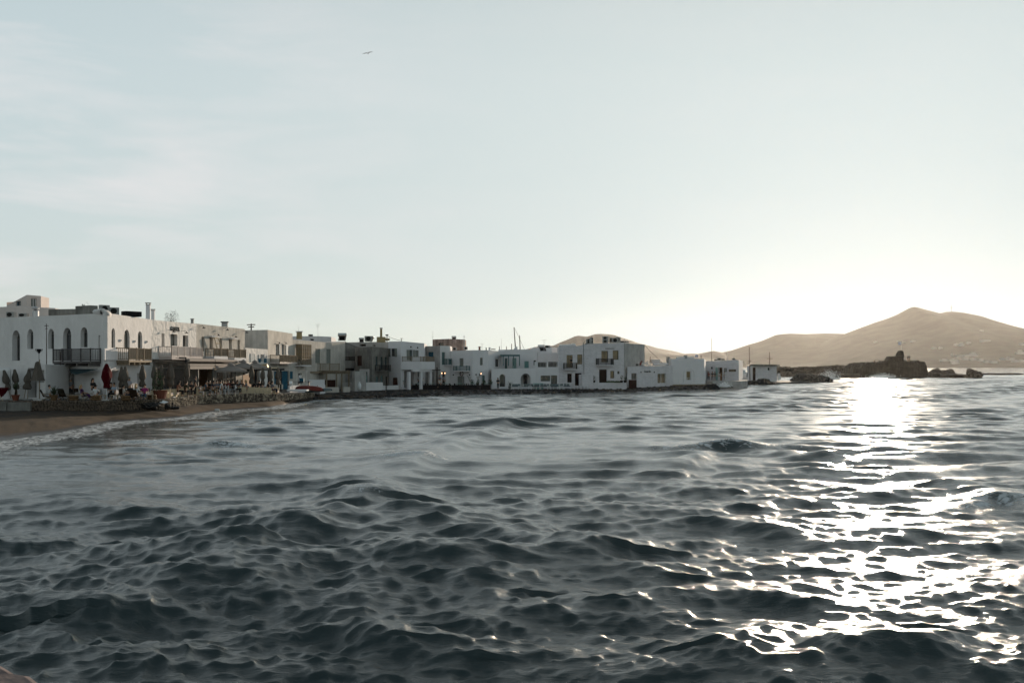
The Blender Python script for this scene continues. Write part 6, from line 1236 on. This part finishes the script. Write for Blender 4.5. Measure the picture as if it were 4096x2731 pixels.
mb = MB(); mb.v = list(vs); mb.f = [(i*6+j, (i+1)*6+j, (i+1)*6+j+1, i*6+j+1) for i in range(14) for j in range(5)]; mb.mi = [0]*len(mb.f); o = mb.build('canoe', M['cushg'], smooth=True); o.location = P(1276, 1567, 112); o.rotation_euler = (0, -.1, -.2); o.scale = (.95, .8, .7); tag(o, 'pale green grey canoe lying upside down right of the red boat', 'boat')
t = mast('flagpole', 'thin white pole with small arms above the red boat', P(1227, 1541, 113), 1.75*1.0, .02, 'frame_w', ((.93, .22), (.88, .15)), cat='pole')
mb = MB(); mb.hexa([(-1.1, -.5, 0), (1.0, -.5, 0), (1.1, .5, 0), (-1.0, .5, 0)], [(-1.15, -.5, .18), (1.0, -.45, .18), (1.1, .5, .18), (-1.0, .5, .18)]); o = mb.build('float_pontoon', M['frame_w']); o.location = P(1192, 1564, 107); tag(o, 'flat white plastic raft beside the red boat', 'raft'); o.modifiers.new('b', 'BEVEL').width = .05
place(chair, USED, P(1168, 1556, 108.5), .8, 'white plastic chair by the low garden wall', None, 1.0)
o = place(chair, USED, P(1195, 1530, 117), -.5, 'white plastic chair on the rear table, next to the narrow door', None, 1.0)
mb = MB(); mb.box((0, 0, .3), (.5, .4, .55)); o = mb.build('blue_crate', M['blue']); o.location = P(1207, 1532, 116); tag(o, 'dark blue crate standing next to the white chair', 'crate'); o.modifiers.new('b', 'BEVEL').width = .02
t = thing('trestle_table', 'dark long table behind the garden wall', 'table', P(1195, 1551, 115.5)); mb = MB(); mb.box((0, 0, .72), (2.9, .7, .05)); mb.build('tabletop', M['woodg'], t)
for s in (-1.2, 0, 1.2): mb = MB(); mb.box((s, 0, .34), (.06, .6, .69)); mb.build('leg', M['woodg'], t)
t = thing('leaning_board', 'white board lying on the sand below the terracotta pot', 'board', P(649, 1608, 79.6)); mb = MB(); mb.hexa([(-.22, -.3, 0), (.28, -.35, -.1), (.5, .0, .0), (-.15, .1, .15)], [(-.22, -.3, .03), (.28, -.35, -.07), (.5, .0, .03), (-.15, .1, .18)]); mb.build('panel', M['frame_w'], t)
for px, py, s, lb, m_ in ((726, 1630, .13, 'small white box on the sand', 'frame_w'), (869, 1640, .2, 'pale stone lying near the water line', 'greyl'), (1222, 1632-15, .1, 'small peg at the right end of the beach', 'woodl')):
    z_ = .35; Y = (H-z_)*F/(py-HY); o = bpy.data.objects.new('beach_stone' if m_ != 'frame_w' else 'white_box', rock_mesh((s*1.2, s, s*.7), 5+s*10, 2, .2)); o.data.materials.append(M[m_]); col.objects.link(o); o.location = ((px-CX)/F*Y, Y, z_); tag(o, lb, 'stone' if m_ != 'frame_w' else 'box')
t = thing('vase', 'tall white vase standing before the grey return wall', 'vase', P(c(4, 648, 0)[0], c(4, 0, 1355)[1], 140)); mb = MB(); mb.lathe([(.14, 0), (.2, .15), (.27, .5), (.2, .85), (.1, .95), (.13, 1.08), (.11, 1.1)], 12); mb.build('body', M['frame_w'], t, smooth=True)
mb = MB(); mb.box((0, 0, .55), (1.05, .1, 1.25), M4=Matrix.Rotation(-.1, 3, 'X')); o = mb.build('leaning_door_panel', M['rust']); o.location = P(c(4, 1345, 0)[0], 1541, 150.2); tag(o, 'rust red panel leaning on the tavern wall left of the strollers', 'panel')
for k, (v0, v1, w_) in enumerate(((1158, 1218, 120), (1125, 1158, 130), (1092, 1125, 118))):
    s = 146/F/4.704; mb = MB(); mb.box((0, 0, (v1-v0)*s/2), (w_*s, .9, (v1-v0)*s-.02)); o = mb.build('polystyrene_box', M['mint'], None, bevel=.03); p = P(c(4, 715, 0)[0], c(4, 0, v1)[1], 145.8); o.location = p; tag(o, ['bottom', 'middle', 'top'][k]+' pale box of the stack behind the long terrace wall', 'box', 'stacked pale boxes')
# ================================================================ roof tops
def rt(k, u, v, Y): px, py = c(k, u, v); return P(px, py, Y)
ac1 = pr_ac(); ac2 = pr_ac(.95, 1.35, .35, fans=2); tank = pr_tank(); 
def AC(pr, k, u, v, Y, rz, s, lb): return place(pr, USED, rt(k, u, v, Y), rz, lb, 'roof air conditioners', s)
AC(ac1, 1, 120, 288, 92, -.3, (1.0, 1, .65), 'brown roof fan unit above the leftmost arched door'); AC(ac1, 1, 248, 284, 91, -.3, (1.0, 1, .45), 'low fan unit left of the mushroom vent')
AC(ac1, 1, 1090, 248, 82.5, .9, (.9, 1, .9), 'tan fan unit on the rounded roof corner'); AC(ac1, 1, 1192, 262, 84, .6, (.85, 1, .8), 'dark fan unit right of the rounded roof corner')
AC(ac1, 3, 1535, 382, 158, .2, (.8, 1, .4), 'black fan unit beside the small antenna'); AC(ac1, 4, 820, 455, 160, .3, (1.35, 2, 1.15), 'large dark roof unit beside the golden tank')
AC(ac1, 5, 562, 612, 160, .0, (.75, 1, .5), 'dark unit at the foot of the mottled block'); AC(ac1, 5, 768, 608, 161, .1, (.65, 1, .65), 'dark brown unit right of the mottled block'); AC(ac1, 5, 1283, 606, 160, 0, (.85, 1, .2), 'long low unit on the bent white roof')
AC(ac2, 6, 950, 345, 160.5, .6, (.7, 1, .52), 'stepped grey unit at the left of the sign house roof'); AC(ac2, 6, 1012, 345, 160, 1.1, (.8, 1, .7), 'sunlit finned unit at the left of the sign house roof'); AC(ac2, 6, 1277, 342, 161, .1, (1.0, 1, .8), 'tall two fan unit on the sign house roof')
AC(ac1, 6, 1380, 336, 162, .1, (.5, 1, 1.1), 'grey unit right of the tall two fan unit'); AC(ac1, 6, 1465, 334, 161, .1, (1.1, 1, 1.0), 'square fan unit near the right roof corner of the sign house'); AC(ac1, 6, 1515, 332, 164, .1, (.9, 1, 1.2), 'rear grey unit at the right roof corner of the sign house')
AC(ac1, 7, 1305, 522, 190, .1, (1.0, 1, .55), 'central unit on the plaque house roof'); AC(ac1, 7, 1235, 526, 191, .1, (.8, 1, .28), 'low unit left on the plaque house roof'); AC(ac1, 7, 1375, 522, 191, .1, (.6, 1, .4), 'small unit right on the plaque house roof'); AC(ac1, 7, 1570, 514, 191, .1, (.6, 1, .45), 'brown box near the right end of the plaque house roof')
AC(ac1, 5, 2300, 575, 168, 0, (1.1, 1, .6), 'dark flat unit behind the roof water tank')
AC(ac1, 6, 1620, 330, 165, .2, (1.9, 1, .35), 'low dark pipes and boxes behind the right roof corner of the sign house')
def TK(k, u, v, Y, rz, s, lb): return place(tank, USED, rt(k, u, v, Y), rz, lb, 'solar water heaters', s)
TK(3, 2100, 470, 160, .3, 1.0, 'silver solar water tank behind the bay window house'); TK(4, 685, 470, 168, .2, .62, 'silver solar water tank on a high stand above the grey rear house'); TK(4, 865, 462, 160, .5, .7, 'golden sunlit water tank beside the large dark unit'); TK(5, 543, 430, 174, .15, .58, 'small silver tank on the mottled block'); TK(5, 2190, 640, 165, -.3, .85, 'dull grey tank above the balustraded house')
def chimney(label, k, u0, v0, u1, v1, Y, m='plain', cap=True, name='chimney', capm='greyl'):
    x0, y0, x1, y1 = q(k, u0, v0, u1, v1); s = Y/F; w_ = (x1-x0)*s; h_ = (y1-y0)*s; p = P((x0+x1)/2, y1, Y); t = thing(name, label, 'chimney', p, .2)
    mb = MB(); mb.box((0, 0, h_*.42-.2), (w_*.8, w_*.8, h_*.84+.4), taper=.92); mb.build('shaft', M[m], t)
    mb = MB(); mb.box((0, 0, h_*.86), (w_*.85, w_*.85, .06)); mb.box((w_*.3, 0, h_*.91), (.05, w_*.7, h_*.06)); mb.box((-w_*.3, 0, h_*.91), (.05, w_*.7, h_*.06)); mb.box((0, 0, h_*.96), (w_, w_, .07)); mb.build('cap', M[capm], t); return t
chimney('tall slim white chimney between the arched building and the lettered house', 2, 572, 155, 638, 375, 92); chimney('shorter white chimney right beside the tall slim one', 2, 640, 238, 692, 375, 94)
chimney('small grey box chimney above the yellowed house', 2, 1136, 360, 1181, 415, 102, 'acbox'); chimney('square smoke stained chimney near the right end of the yellowed house', 2, 1518, 398, 1612, 462, 110, 'greyl', capm='frame_b')
t = chimney('tall brown metal flue on a square tan box', 4, 1030, 188, 1083, 360, 158, 'brass', name='metal_flue', capm='woodd'); mb = MB(); s = 158/F/4.704; mb.box((0, 0, -.05-50*s), (155*s, 1.6, 100*s)); mb.build('box', M['brass'], t); mb = MB(); mb.lathe([(22*s, 0), (22*s, 85*s)], 10); mb.v = [(z+75*s, y, x-.05-45*s) for x, y, z in mb.v]; mb.build('duct', M['brass'], t)
chimney('bottle shaped red clay flue on the bent white roof', 5, 1005, 545, 1047, 606, 158, 'terra', name='clay_flue', capm='terra'); chimney('tiny dark chimney between antenna and vent', 5, 1140, 568, 1162, 604, 158, 'grey'); chimney('white chimney with conical cowl on the bent white roof', 5, 1195, 562, 1232, 606, 158)
chimney('small tower chimney with cage left on the cube house', 7, 310, 450, 366, 600, 177, 'acbox'); chimney('short grey opening block on the coping roll of the cube house', 7, 634, 432, 698, 490, 176, 'acbox')
t = chimney('octagonal white cowl over a brown box on the rear roofs', 3, 1268, 290, 1395, 385, 155, 'brass', capm='white')
mb = MB(); mb.lathe([(.28, 0), (.28, .5), (.1, .62), (.3, .66), (.32, .78), (.05, .9)], 12); o = mb.build('roof_vent', M['metal']); o.location = rt(1, 372, 275, 91); tag(o, 'pale mushroom roof vent above the second arched window', 'vent')
building('rear_white_house', 'low white rear house behind the bay window house with roof clutter', [(c(3, 1205, 0)[0], 160, c(3, 0, 380)[1]), (c(3, 1690, 0)[0], 160, c(3, 0, 378)[1]), (c(3, 1905, 0)[0], 161, c(3, 0, 388)[1])], 5, 'plain', [(0, 'opening', q(3, 1525, 428, 1590, 455), {})], back=7)
mb = MB(); mb.hexa([(-2.1, -.5, 0), (2.1, -.5, 0), (2.1, .5, 0), (-2.1, .5, 0)], [(-2.1, -.5, .55), (2.1, -.5, .45), (2.1, .5, .45), (-2.1, .5, .55)]); o = mb.build('roof_box', M['grey'], None, bevel=.03); o.location = rt(1, 690, 262, 88); o.rotation_euler = (0, 0, -.65); tag(o, 'long dark grey box on the arched building roof', 'box')
mb = MB(); mb.box((0, 0, .3), (1.5, .8, .45)); o = mb.build('roof_box', M['black'], None, bevel=.04); o.location = rt(2, 395, 345, 86); o.rotation_euler = (0, 0, .9); tag(o, 'black flat box on the roof above the right arched windows', 'box')
mb = MB(); mb.box((0, 0, .28), (2.2, .7, .8)); o = mb.build('roof_box', M['grey'], None, bevel=.03); o.location = rt(1, 905, 250, 84); o.rotation_euler = (0, 0, -.6); tag(o, 'dark boxy housing behind the rounded roof corner', 'box')
shrub('roof_shrub', 'sparse brown leaved shrub growing behind the iron letter house roof', rt(2, 890, 420, 103), 1.15, 1.7, 330, leaf='woodd', seed=6, size=.1); shrub('roof_plant', 'small dark spiky plant on the arched building roof', rt(1, 885, 215, 84), .55, .8, 90, leaf='leaf', seed=8)
mast('antenna', 'small cross shaped antenna above the rear white house', rt(3, 1665, 450, 158), 1.75*1.0*4.5/3, .025, 'metal', ((.95, .9), (.88, .6), (.8, .4)), 'roof antennas'); mast('lamp_mast', 'thin mast with a tiny lamp head over the octagonal cowl', rt(3, 1318, 292, 155), .75, .025, 'metal', ((1, .15),), 'roof antennas')
mast('utility_pole', 'dark wire hung pole end behind the balcony house', rt(3, 468, 290, 130), 1.0, .1, 'woodd', ((.85, 1.1), (.55, .8)), cat='pole'); mast('utility_pole', 'dark pole head right of the metal flue', rt(4, 1166, 450, 160), 1.1, .09, 'woodd', ((.97, .5), (.9, .4)), cat='pole'); mast('utility_pole', 'dark pole head above the tavern roof', rt(4, 1440, 455, 160), .55, .06, 'woodd', ((.95, .4),), cat='pole')
mast('antenna', 'tall thin antenna left of the mottled block', rt(5, 146, 415, 172), 1.45, .03, 'metal', ((.9, .3), (.3, .3)), 'roof antennas'); mast('antenna', 'thin antenna in front of the mottled block', rt(5, 737, 610, 160), 2.3, .04, 'metal', ((.98, .3), (.9, .3)), 'roof antennas'); mast('antenna', 'short antenna right of the clay flue', rt(5, 1073, 604, 160), 1.0, .03, 'metal', ((.9, .5), (.5, .3)), 'roof antennas')
mast('antenna', 'bare antenna left of the green pergola', rt(5, 1437, 612, 165), 1.95, .03, 'metal', (), 'roof antennas'); mast('antenna', 'thin antenna with short arms right of the tall masts', rt(5, 2240, 560, 165), 1.25, .035, 'metal', ((.97, .9),), 'roof antennas')
for i, (u, v0, v1, ln, lb) in enumerate([(1680, 183, 560, .07, 'tallest dark leaning boat mast behind the row'), (1783, 335, 610, .04, 'second boat mast right of the tallest'), (1630, 490, 600, 0, 'short boat mast left of the tallest'), (1533, 540, 600, 0, 'tiny boat mast far left of the tallest'), (1400, 538, 604, 0, 'tiny boat mast beside the bare antenna')]):
    s = 200/F/4.704; mast('boat_mast', lb, rt(5, u+(25 if i == 0 else 10 if i == 1 else 0), v1+60, 200), (v1-v0+60)*s, .12 if i < 2 else .09, 'woodd', (), 'boat masts behind the houses', 'mast', -ln)
for i, (u, v0, v1, lb) in enumerate([(1877, 268, 935, 'dark bare pole with crossbar left of the boat hut'), (2246, 365, 600, 'dark mast with crossbar above the boat hut roof'), (1457, 300, 516, 'thin pole on the plaque house roof'), (962, 430, 492, 'short bent pole on the cube house roof'), (5, 450, 560, 'short red mast on the bar roof')]):
    Y = (218, 250, 190, 178, 172)[i]; s = Y/F/4.704; mast('mast', lb, rt(7, u+(5 if i == 0 else 8 if i == 1 else 0), v1, Y), (v1-v0)*s, (.11, .1, .03, .06, .08)[i], ('rust', 'rust', 'metal', 'black', 'rust')[i], (((.59, .75),), ((.47, 1.5),), (), ((.97, .5),), ())[i], 'bare masts near the point', 'mast', -.02 if i < 2 else 0)
# flag on the cube house
def flag(label, p, h_, w_, fh, lean=0):
    t = thing('flag', label, 'flag', p); mb = MB(); mb.tube([(0, 0, 0), (lean, 0, h_)], .04, 5); mb.build('pole', M['metal'], t); mb = MB(); N_ = 9
    for j in range(N_+1):
        for i in range(9): x = -w_*i/8; mb.v.append((x+lean, .06*math.sin(i*1.1), h_-fh*j/N_-.10*fh*i/8+.05*fh*math.sin(i*.9)))
    for j in range(N_):
        for i in range(8): mb.f.append((j*9+i, j*9+i+1, (j+1)*9+i+1, (j+1)*9+i)); mb.mi.append(1 if (j % 2 == 0 and not (i < 3 and j < 5)) or (i < 3 and j < 5 and i != 1 and j != 2) else 0)
    mb.build('cloth', [M['frame_w'], M['flagblue']], t); return t
M['flagblue'] = mat('flag_blue', (.03, .10, .35), .8, .1, 3)
flag('small blue and white striped flag on the cube house roof', rt(7, 905, 495, 178), 0.75, .55, .38); 
mb = MB(); mb.tube([rt(7, 62, 596, 170), rt(7, 335, 592, 172)], .17, 8); o = mb.build('coping_roll', M['plain'], smooth=False); tag(o, 'thick white rounded coping roll on the bar roof', 'coping'); mb = MB(); mb.tube([rt(7, 500, 474, 175), rt(7, 825, 474, 177)], .16, 8); o = mb.build('coping_roll', M['plain']); tag(o, 'thick white rounded coping roll on the cube house roof', 'coping')
mb = MB(); mb.tube([rt(6, 410, 385, 158.5), rt(6, 640, 380, 158.7)], .16, 8); o = mb.build('coping_roll', M['plain']); tag(o, 'white rounded coping roll on the rough white house', 'coping')
for k, (u0, v0, u1, v1, Y, m_, lb) in enumerate([(636, 350, 715, 392, 159, 'plain', 'white parapet block on the rough white house'), (890, 345, 1065, 382, 160, 'grey', 'rubble parapet between the two rough white houses')]):
    x0, y0, x1, y1 = q(6, u0, v0, u1, v1); s = Y/F; mb = MB(); mb.box((0, 0, (y1-y0)*s/2), ((x1-x0)*s, .6, (y1-y0)*s)); o = mb.build('parapet_block', M[m_], None, bevel=.06); o.location = P((x0+x1)/2, y1, Y); tag(o, lb, 'parapet')
x0, y0, x1, y1 = q(7, 20, 505, 180, 575); s = 178/F; mb = MB(); mb.box((0, 0, (y1-y0)*s/2), ((x1-x0)*s, 2, (y1-y0)*s)); o = mb.build('roof_cabin', M['plain'], None, bevel=.05); o.location = P((x0+x1)/2, y1, 178); tag(o, 'small white roof cabin on the bar', 'cabin')
mb = MB(); mb.poly([rt(5, 1662, 604, 166), rt(5, 1742, 604, 166), rt(5, 1738, 545, 166), rt(5, 1705, 545, 166)], (0, .5, 0)); o = mb.build('stair_parapet', M['plain']); tag(o, 'white sloping stair parapet at the foot of the tallest mast', 'parapet')
def wire(label, a, b, sag=.3, r_=.02):
    mb = MB(); a, b = Vector(a), Vector(b); mb.tube([a.lerp(b, k/10)-Vector((0, 0, sag*4*(k/10)*(1-k/10))) for k in range(11)], r_, 3); o = mb.build('overhead_wire', M['frame_b']); return tag(o, label, 'wire', 'overhead wires')
wire('wire running down right from the stained rear house', rt(6, 2018, 385, 171), rt(7, 230, 568, 178), .05, .04); wire('thin wire from the pole head to the tavern roof', rt(4, 1180, 350, 160), rt(4, 1430, 430, 160), .1, .03); wire('mast stay of the tallest boat mast', rt(5, 1683, 190, 200), rt(5, 1880, 620, 200), .0, .03); wire('wire from the plaque house to the bare pole', rt(7, 1742, 540, 200), rt(7, 1885, 590, 218), .5, .03)
# roof junk: folded kayaks / chairs
t = thing('roof_bicycle', 'jumble of red and white frames on the roof right of the letters', 'clutter', rt(6, 1840, 775, 166)); mb = MB(); rd = random.Random(2)
for k in range(14): a = Vector((rd.uniform(-2, 2.6), rd.uniform(-.4, .4), rd.uniform(0, .4))); mb.tube([a, a+Vector((rd.uniform(-.6, .6), 0, rd.uniform(.3, .8)))], .05, 4)
mb.build('white_frames', M['frame_w'], t); mb = MB(); mb.box((-.6, 0, .25), (2.2, .8, .35)); mb.build('dark_bundle', M['cushion'], t, bevel=.08); mb = MB(); mb.box((.9, -.2, .55), (.3, .3, .8), M4=Matrix.Rotation(.5, 3, 'Y')); mb.build('red_panel', M['redp'], t)
t.name = 'roof_clutter'
# ================================================================ marina boats between the houses
def fishing_boat(label, p, L_, m, mastd=0, rz=0):
    t = thing('fishing_boat', label, 'boat', p, rz, 'small fishing boats moored behind the point'); mb = MB(); st = []
    for k in range(9): x = lerp(-L_/2, L_/2, k/8); e = max(0, 1-abs(x/(L_/2))**2.2); w_ = L_*.17*e**.6+.02; st.append((x, w_, .55+.35*abs(x/(L_/2))**2)); mb.v += [(x, -w_, st[-1][2]), (x, -w_*.6, -.15), (x, w_*.6, -.15), (x, w_, st[-1][2])]
    mb.f = [(i*4+j, (i+1)*4+j, (i+1)*4+j+1, i*4+j+1) for i in range(8) for j in range(3)]+[(i*4+3, (i+1)*4+3, (i+1)*4, i*4) for i in range(8)]; mb.mi = [0]*len(mb.f); mb.build('hull', M[m], t)
    mb = MB(); mb.box((-L_*.15, 0, .95), (L_*.22, L_*.2, .9)); mb.build('cabin', M['frame_w'], t, bevel=.04)
    mb = MB(); mb.tube([(L_*.1, 0, .4), (L_*.1, 0, 1.8+mastd)], .05, 5); mb.build('mast', M['wood'], t); return t
fishing_boat('white fishing boat seen in the gap, nearest the water', P(2985, 1518, 236), 5, 'frame_w', 0, .3); fishing_boat('blue grey fishing boat behind the white one in the gap', P(2990, 1508, 262), 5.5, 'cushg', .5, -.2); fishing_boat('dark fishing boat at the rear of the gap', P(2982, 1499, 285), 6, 'woodd', 2, .1)
t = fishing_boat('fishing boat whose cabin mast rises behind the cube house', P(c(7, 1100, 0)[0], 1475, 204), 7, 'frame_w', 4.5, .2)
t = fishing_boat('small pale boat tied right of the boat hut', P(3116, 1517, 229), 2.6, 'frame_w', -.5, 1.2)
# ================================================================ fort, breakwater
def ruin(name_m, outline, Y, th, m, root, og, seed, amp=.35, sub=26):
    """outline: closed list of photo points of the silhouette; becomes a thick displaced body"""
    pts = [P(x, y, Y) for x, y in outline]; bm = bmesh.new(); n_ = 5; rings = []
    for j in range(n_+1):
        f_ = j/n_; infl = 1 if 0 < j < n_ else .93
        cx_ = sum(p.x for p in pts)/len(pts); cz_ = sum(p.z for p in pts)/len(pts)
        rings.append([bm.verts.new((cx_+(p.x-cx_)*infl, Y+th*(f_-.0), cz_+(p.z-cz_)*infl)) for p in pts])
    for j in range(n_):
        for i in range(len(pts)): k = (i+1) % len(pts); bm.faces.new((rings[j][i], rings[j][k], rings[j+1][k], rings[j+1][i]))
    bm.faces.new(rings[0][::-1]); bm.faces.new(rings[-1]); bmesh.ops.triangulate(bm, faces=[f for f in bm.faces if len(f.verts) > 4]); bmesh.ops.subdivide_edges(bm, edges=bm.edges[:], cuts=5, use_grid_fill=True)
    bmesh.ops.recalc_face_normals(bm, faces=bm.faces)
    for v in bm.verts:
        q_ = v.co; d = Vector((noise.noise(q_*.55+Vector((seed, 0, 0))), noise.noise(q_*.6+Vector((0, seed, 9))), noise.noise(q_*.7+Vector((5, seed, 0)))))*amp+Vector((0, 0, noise.noise(Vector((q_.x*1.3, q_.y*1.5, seed)))*amp*1.3)); v.co = q_+d+Vector((0, 0, .45*amp*noise.noise(Vector((q_.x*3.5, q_.y, seed+3))))) + Vector((0, -1, 0))*amp*.5*abs(noise.noise(Vector((q_.x*1.2, q_.z*4, seed))))
    me = bpy.data.meshes.new(name_m); bm.to_mesh(me); bm.free(); me.transform(Matrix.Translation(-Vector(og))); me.materials.append(M[m]); o = bpy.data.objects.new(name_m, me); col.objects.link(o); o.parent = root; return o
t = thing('ruined_fort', 'brown ruined round fort with a broken tower standing in the sea', 'fort', P(3575, 1505, 350)); og = tuple(t.location)
def zz8(l): return [c(8, u, v) for u, v in l]
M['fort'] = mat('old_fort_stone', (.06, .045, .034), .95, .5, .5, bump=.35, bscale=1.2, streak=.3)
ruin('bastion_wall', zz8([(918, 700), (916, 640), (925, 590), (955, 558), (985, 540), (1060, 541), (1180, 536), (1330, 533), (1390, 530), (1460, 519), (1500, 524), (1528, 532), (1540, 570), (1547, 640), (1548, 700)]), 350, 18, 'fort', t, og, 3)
ruin('ruined_wall', zz8([(1183, 545), (1183, 515), (1196, 498), (1200, 486), (1262, 484), (1270, 478), (1326, 478), (1326, 545)]), 354, 4, 'fort', t, og, 5, .15)
ruin('broken_tower', zz8([(1268, 490), (1275, 462), (1283, 445), (1290, 434), (1305, 432), (1318, 440), (1324, 470), (1326, 490)]), 355, 2.5, 'fort', t, og, 7, .12)
ruin('stone_block', zz8([(1128, 545), (1128, 521), (1175, 521), (1175, 545)]), 354, 3, 'fort', t, og, 8, .05)
flag('blue and white striped flag on the broken fort tower', rt(8, 1298, 440, 356), 3.4, 1.0, 1.0, .0)
for u, v, pk, rz, lb, sh in ((1068, 541, 'low', .4, 'dark seated figure on the left part of the fort wall', BK), (1091, 542, 'low', 0, 'small pale seated figure on the left part of the fort wall', GR), (1354, 530, 'stand', -.5, 'dark haired figure standing left in the pair on the fort', BK), (1369, 530, 'carry', .5, 'taller figure in dark top standing right in the pair on the fort', NV)):
    p = rt(8, u, v, 353); W(pk, p, rz, lb, sh, TN if v == 530 else BK, 'hair_d', scale=1.0 if v > 535 else 1.2)
rd = random.Random(4); mb = MB(); random.seed(3)
for i in range(430):
    px = rd.uniform(3105, 3445); py0 = interp([(3105, 1472), (3200, 1471), (3300, 1468), (3360, 1465), (3445, 1468)], px); f_ = rd.random(); Y = lerp(385, 402, f_); top = H-(py0-HY)/F*395; z = lerp(-.3, top-.5, f_**.8) if rd.random() < .8 else top-.4
    s = rd.uniform(.6, 1.35); mb.ball(((px-CX)/F*Y, Y, z), s, 7, 5, (1.25, 1, .8), .22)
o = mb.build('breakwater_rubble', M['rock']); tag(o, 'long brown breakwater of piled boulders left of the fort', 'breakwater', kind='stuff')
plat('breakwater_core', 'earth core of the boulder breakwater', [xy(3100, 393), xy(3450, 393), xy(3450, 404), xy(3100, 404)], -1, 2.6, 'rock', 'breakwater')
# ================================================================ houses on the far mountain
def mountain_Y(px, py):
    best = None
    for k in range(1, 200):
        t_ = k/200; Y = lerp(2250, 3200, t_); X = (px-CX)/F*Y; px2 = CX+X/(3200*lerp(.96, 1, t_))*F; h = lerp(-3, H-(interp(SILA, px2)-HY)/F*3200, t_**1.1); X2 = X
        zr = h; h += (nz3(X, Y, .004, 9)*20+nz3(X, Y, .012, 12)*7)*t_*(1-t_)*2.2
        if HY-(h-H)*F/Y <= py: return Y, h
    return 2500, 20
HH = [(1065, 357, 1095, 366), (1265, 352, 1300, 362), (1300, 366, 1335, 378), (1378, 353, 1415, 361), (1560, 408, 1595, 420), (1622, 405, 1648, 417), (1725, 462, 1745, 476), (1755, 372, 1800, 390), (1790, 364, 1832, 392), (1860, 363, 1892, 373), (1977, 345, 2062, 358), (2310, 365, 2345, 390), (2280, 440, 2350, 460), (2300, 430, 2330, 445), (1768, 475, 1850, 487), (1850, 460, 1952, 482), (1885, 450, 1935, 465), (2148, 494, 2182, 512), (2200, 490, 2230, 512), (2225, 496, 2265, 514), (2250, 520, 2300, 532), (2300, 518, 2348, 530), (2005, 524, 2060, 536), (2062, 526, 2120, 538), (1820, 505, 1880, 516), (1885, 506, 1940, 516), (1630, 512, 1700, 524), (1710, 514, 1790, 526), (1730, 536, 1790, 546), (1960, 512, 2000, 523), (1975, 262, 2000, 270)]
num = ['one', 'two', 'three', 'four', 'five', 'six', 'seven', 'eight', 'nine', 'ten']
M['farwhite'] = mat('distant_whitewash', (.42, .40, .38), .9, .1, .05)
for i, (u0, v0, u1, v1) in enumerate(sorted(HH)):
    x0, y0, x1, y1 = q(8, u0, v0, u1, v1); Y, h = mountain_Y((x0+x1)/2, y1); s = Y/F; w_ = (x1-x0)*s; h_ = max((y1-y0)*s, 5); mb = MB(); mb.box((0, 0, h_*.35-2), (w_, 9, h_*.7+4)); mb.box((w_*.15, 2, h_*.7), (w_*.5, 7, h_*.62)); t = thing('hillside_house', 'tiny white house on the far mountainside, number %d counted from the left' % (i+1), 'house', ((((x0+x1)/2-CX)/F*Y), Y, h), 0, 'white houses on the far mountainside'); mb.build('wall', M['farwhite'], t)
    mb = MB(); [mb.box((w_*(k/3-.5)*.8+w_*.13, -4.51, h_*.25), (w_*.06, .1, h_*.25)) for k in range(1, 3)]; mb.build('windows_row', M['woodd'], t) if 0 else None
p = P(c(8, 1728, 0)[0], 1248, 3200); mast('radio_mast', 'faint radio mast on the mountain ridge', p, 24, 1.0, 'metal', ((.6, 8),), cat='mast')
# ================================================================ splashes, gull
def splash(label, px, py, Y, w_, h_, n_, seed):
    rd = random.Random(seed); random.seed(seed); mb = MB(); p = P(px, py, Y)
    for i in range(n_):
        f_ = rd.random()**1.6; a = rd.gauss(0, .38); x = a*w_*(.6+f_*.5); z = f_*h_*math.exp(-(a*1.2)**2)*rd.uniform(.3, 1.15); s = rd.uniform(.012, .05)*(1.5-f_)*(Y/170)
        mb.ball((x, rd.gauss(0, .4), z), s*1.5, 5, 3, (1, 1, 1.2), .2)
    o = mb.build('splash', M['foamw']); o.location = p; return tag(o, label, 'splash', kind='stuff')
M['foamw'] = mat('white_spray', (.85, .85, .85), .6, .05, 3)
splash('white wave splash in front of the plaque house quay', 2895, 1546, 171, 1.9, 1.25, 520, 1); splash('tall backlit spray between the pointed boulder and the fort', 3318, 1516, 255, 4.5, 3.2, 700, 2); splash('low spray against the foot of the fort', 3530, 1507, 300, 6, 1.3, 350, 3)
g = lambda u, v, dy=0: Vector(((u-1130)/15.68*136/F, dy, -(v-860)/15.68*136/F))
mb = MB(); wl = [(790, 885, .0, .02), (900, 868, -.05, .10), (1000, 846, -.1, .14), (1062, 830, -.1, .16), (1110, 862, -.02, .15), (1135, 872, 0, .14), (1165, 820, -.05, .16), (1215, 795, -.1, .15), (1300, 785, -.08, .12), (1370, 765, -.02, .08), (1410, 742, .05, .02)]
vs = []
for u, v, dy, ch_ in wl: a = g(u, v, dy); vs += [a+Vector((0, -ch_, 0)), a+Vector((0, -ch_*.2, .025)), a+Vector((0, ch_, 0)), a+Vector((0, 0, -.015))]
mb.add(vs, [(i*4+j, (i+1)*4+j, (i+1)*4+(j+1) % 4, i*4+(j+1) % 4) for i in range(len(wl)-1) for j in range(4)])
b0 = g(1165, 905, -.22); b1 = g(1120, 868, .22); mb.tube([b0+Vector((.02, -.09, -.01)), b0, b0.lerp(b1, .25), b0.lerp(b1, .5), b0.lerp(b1, .8), b1+Vector((-.02, .1, .02))], [.008, .03, .045, .06, .045, .03], 8)
o = mb.build('seagull', M['gull'] if 'gull' in M else M['acbox'], smooth=True); o.location = P(1400+1130/15.68, 160+860/15.68, 136); tag(o, 'seagull gliding with spread wings high in the sky', 'bird')
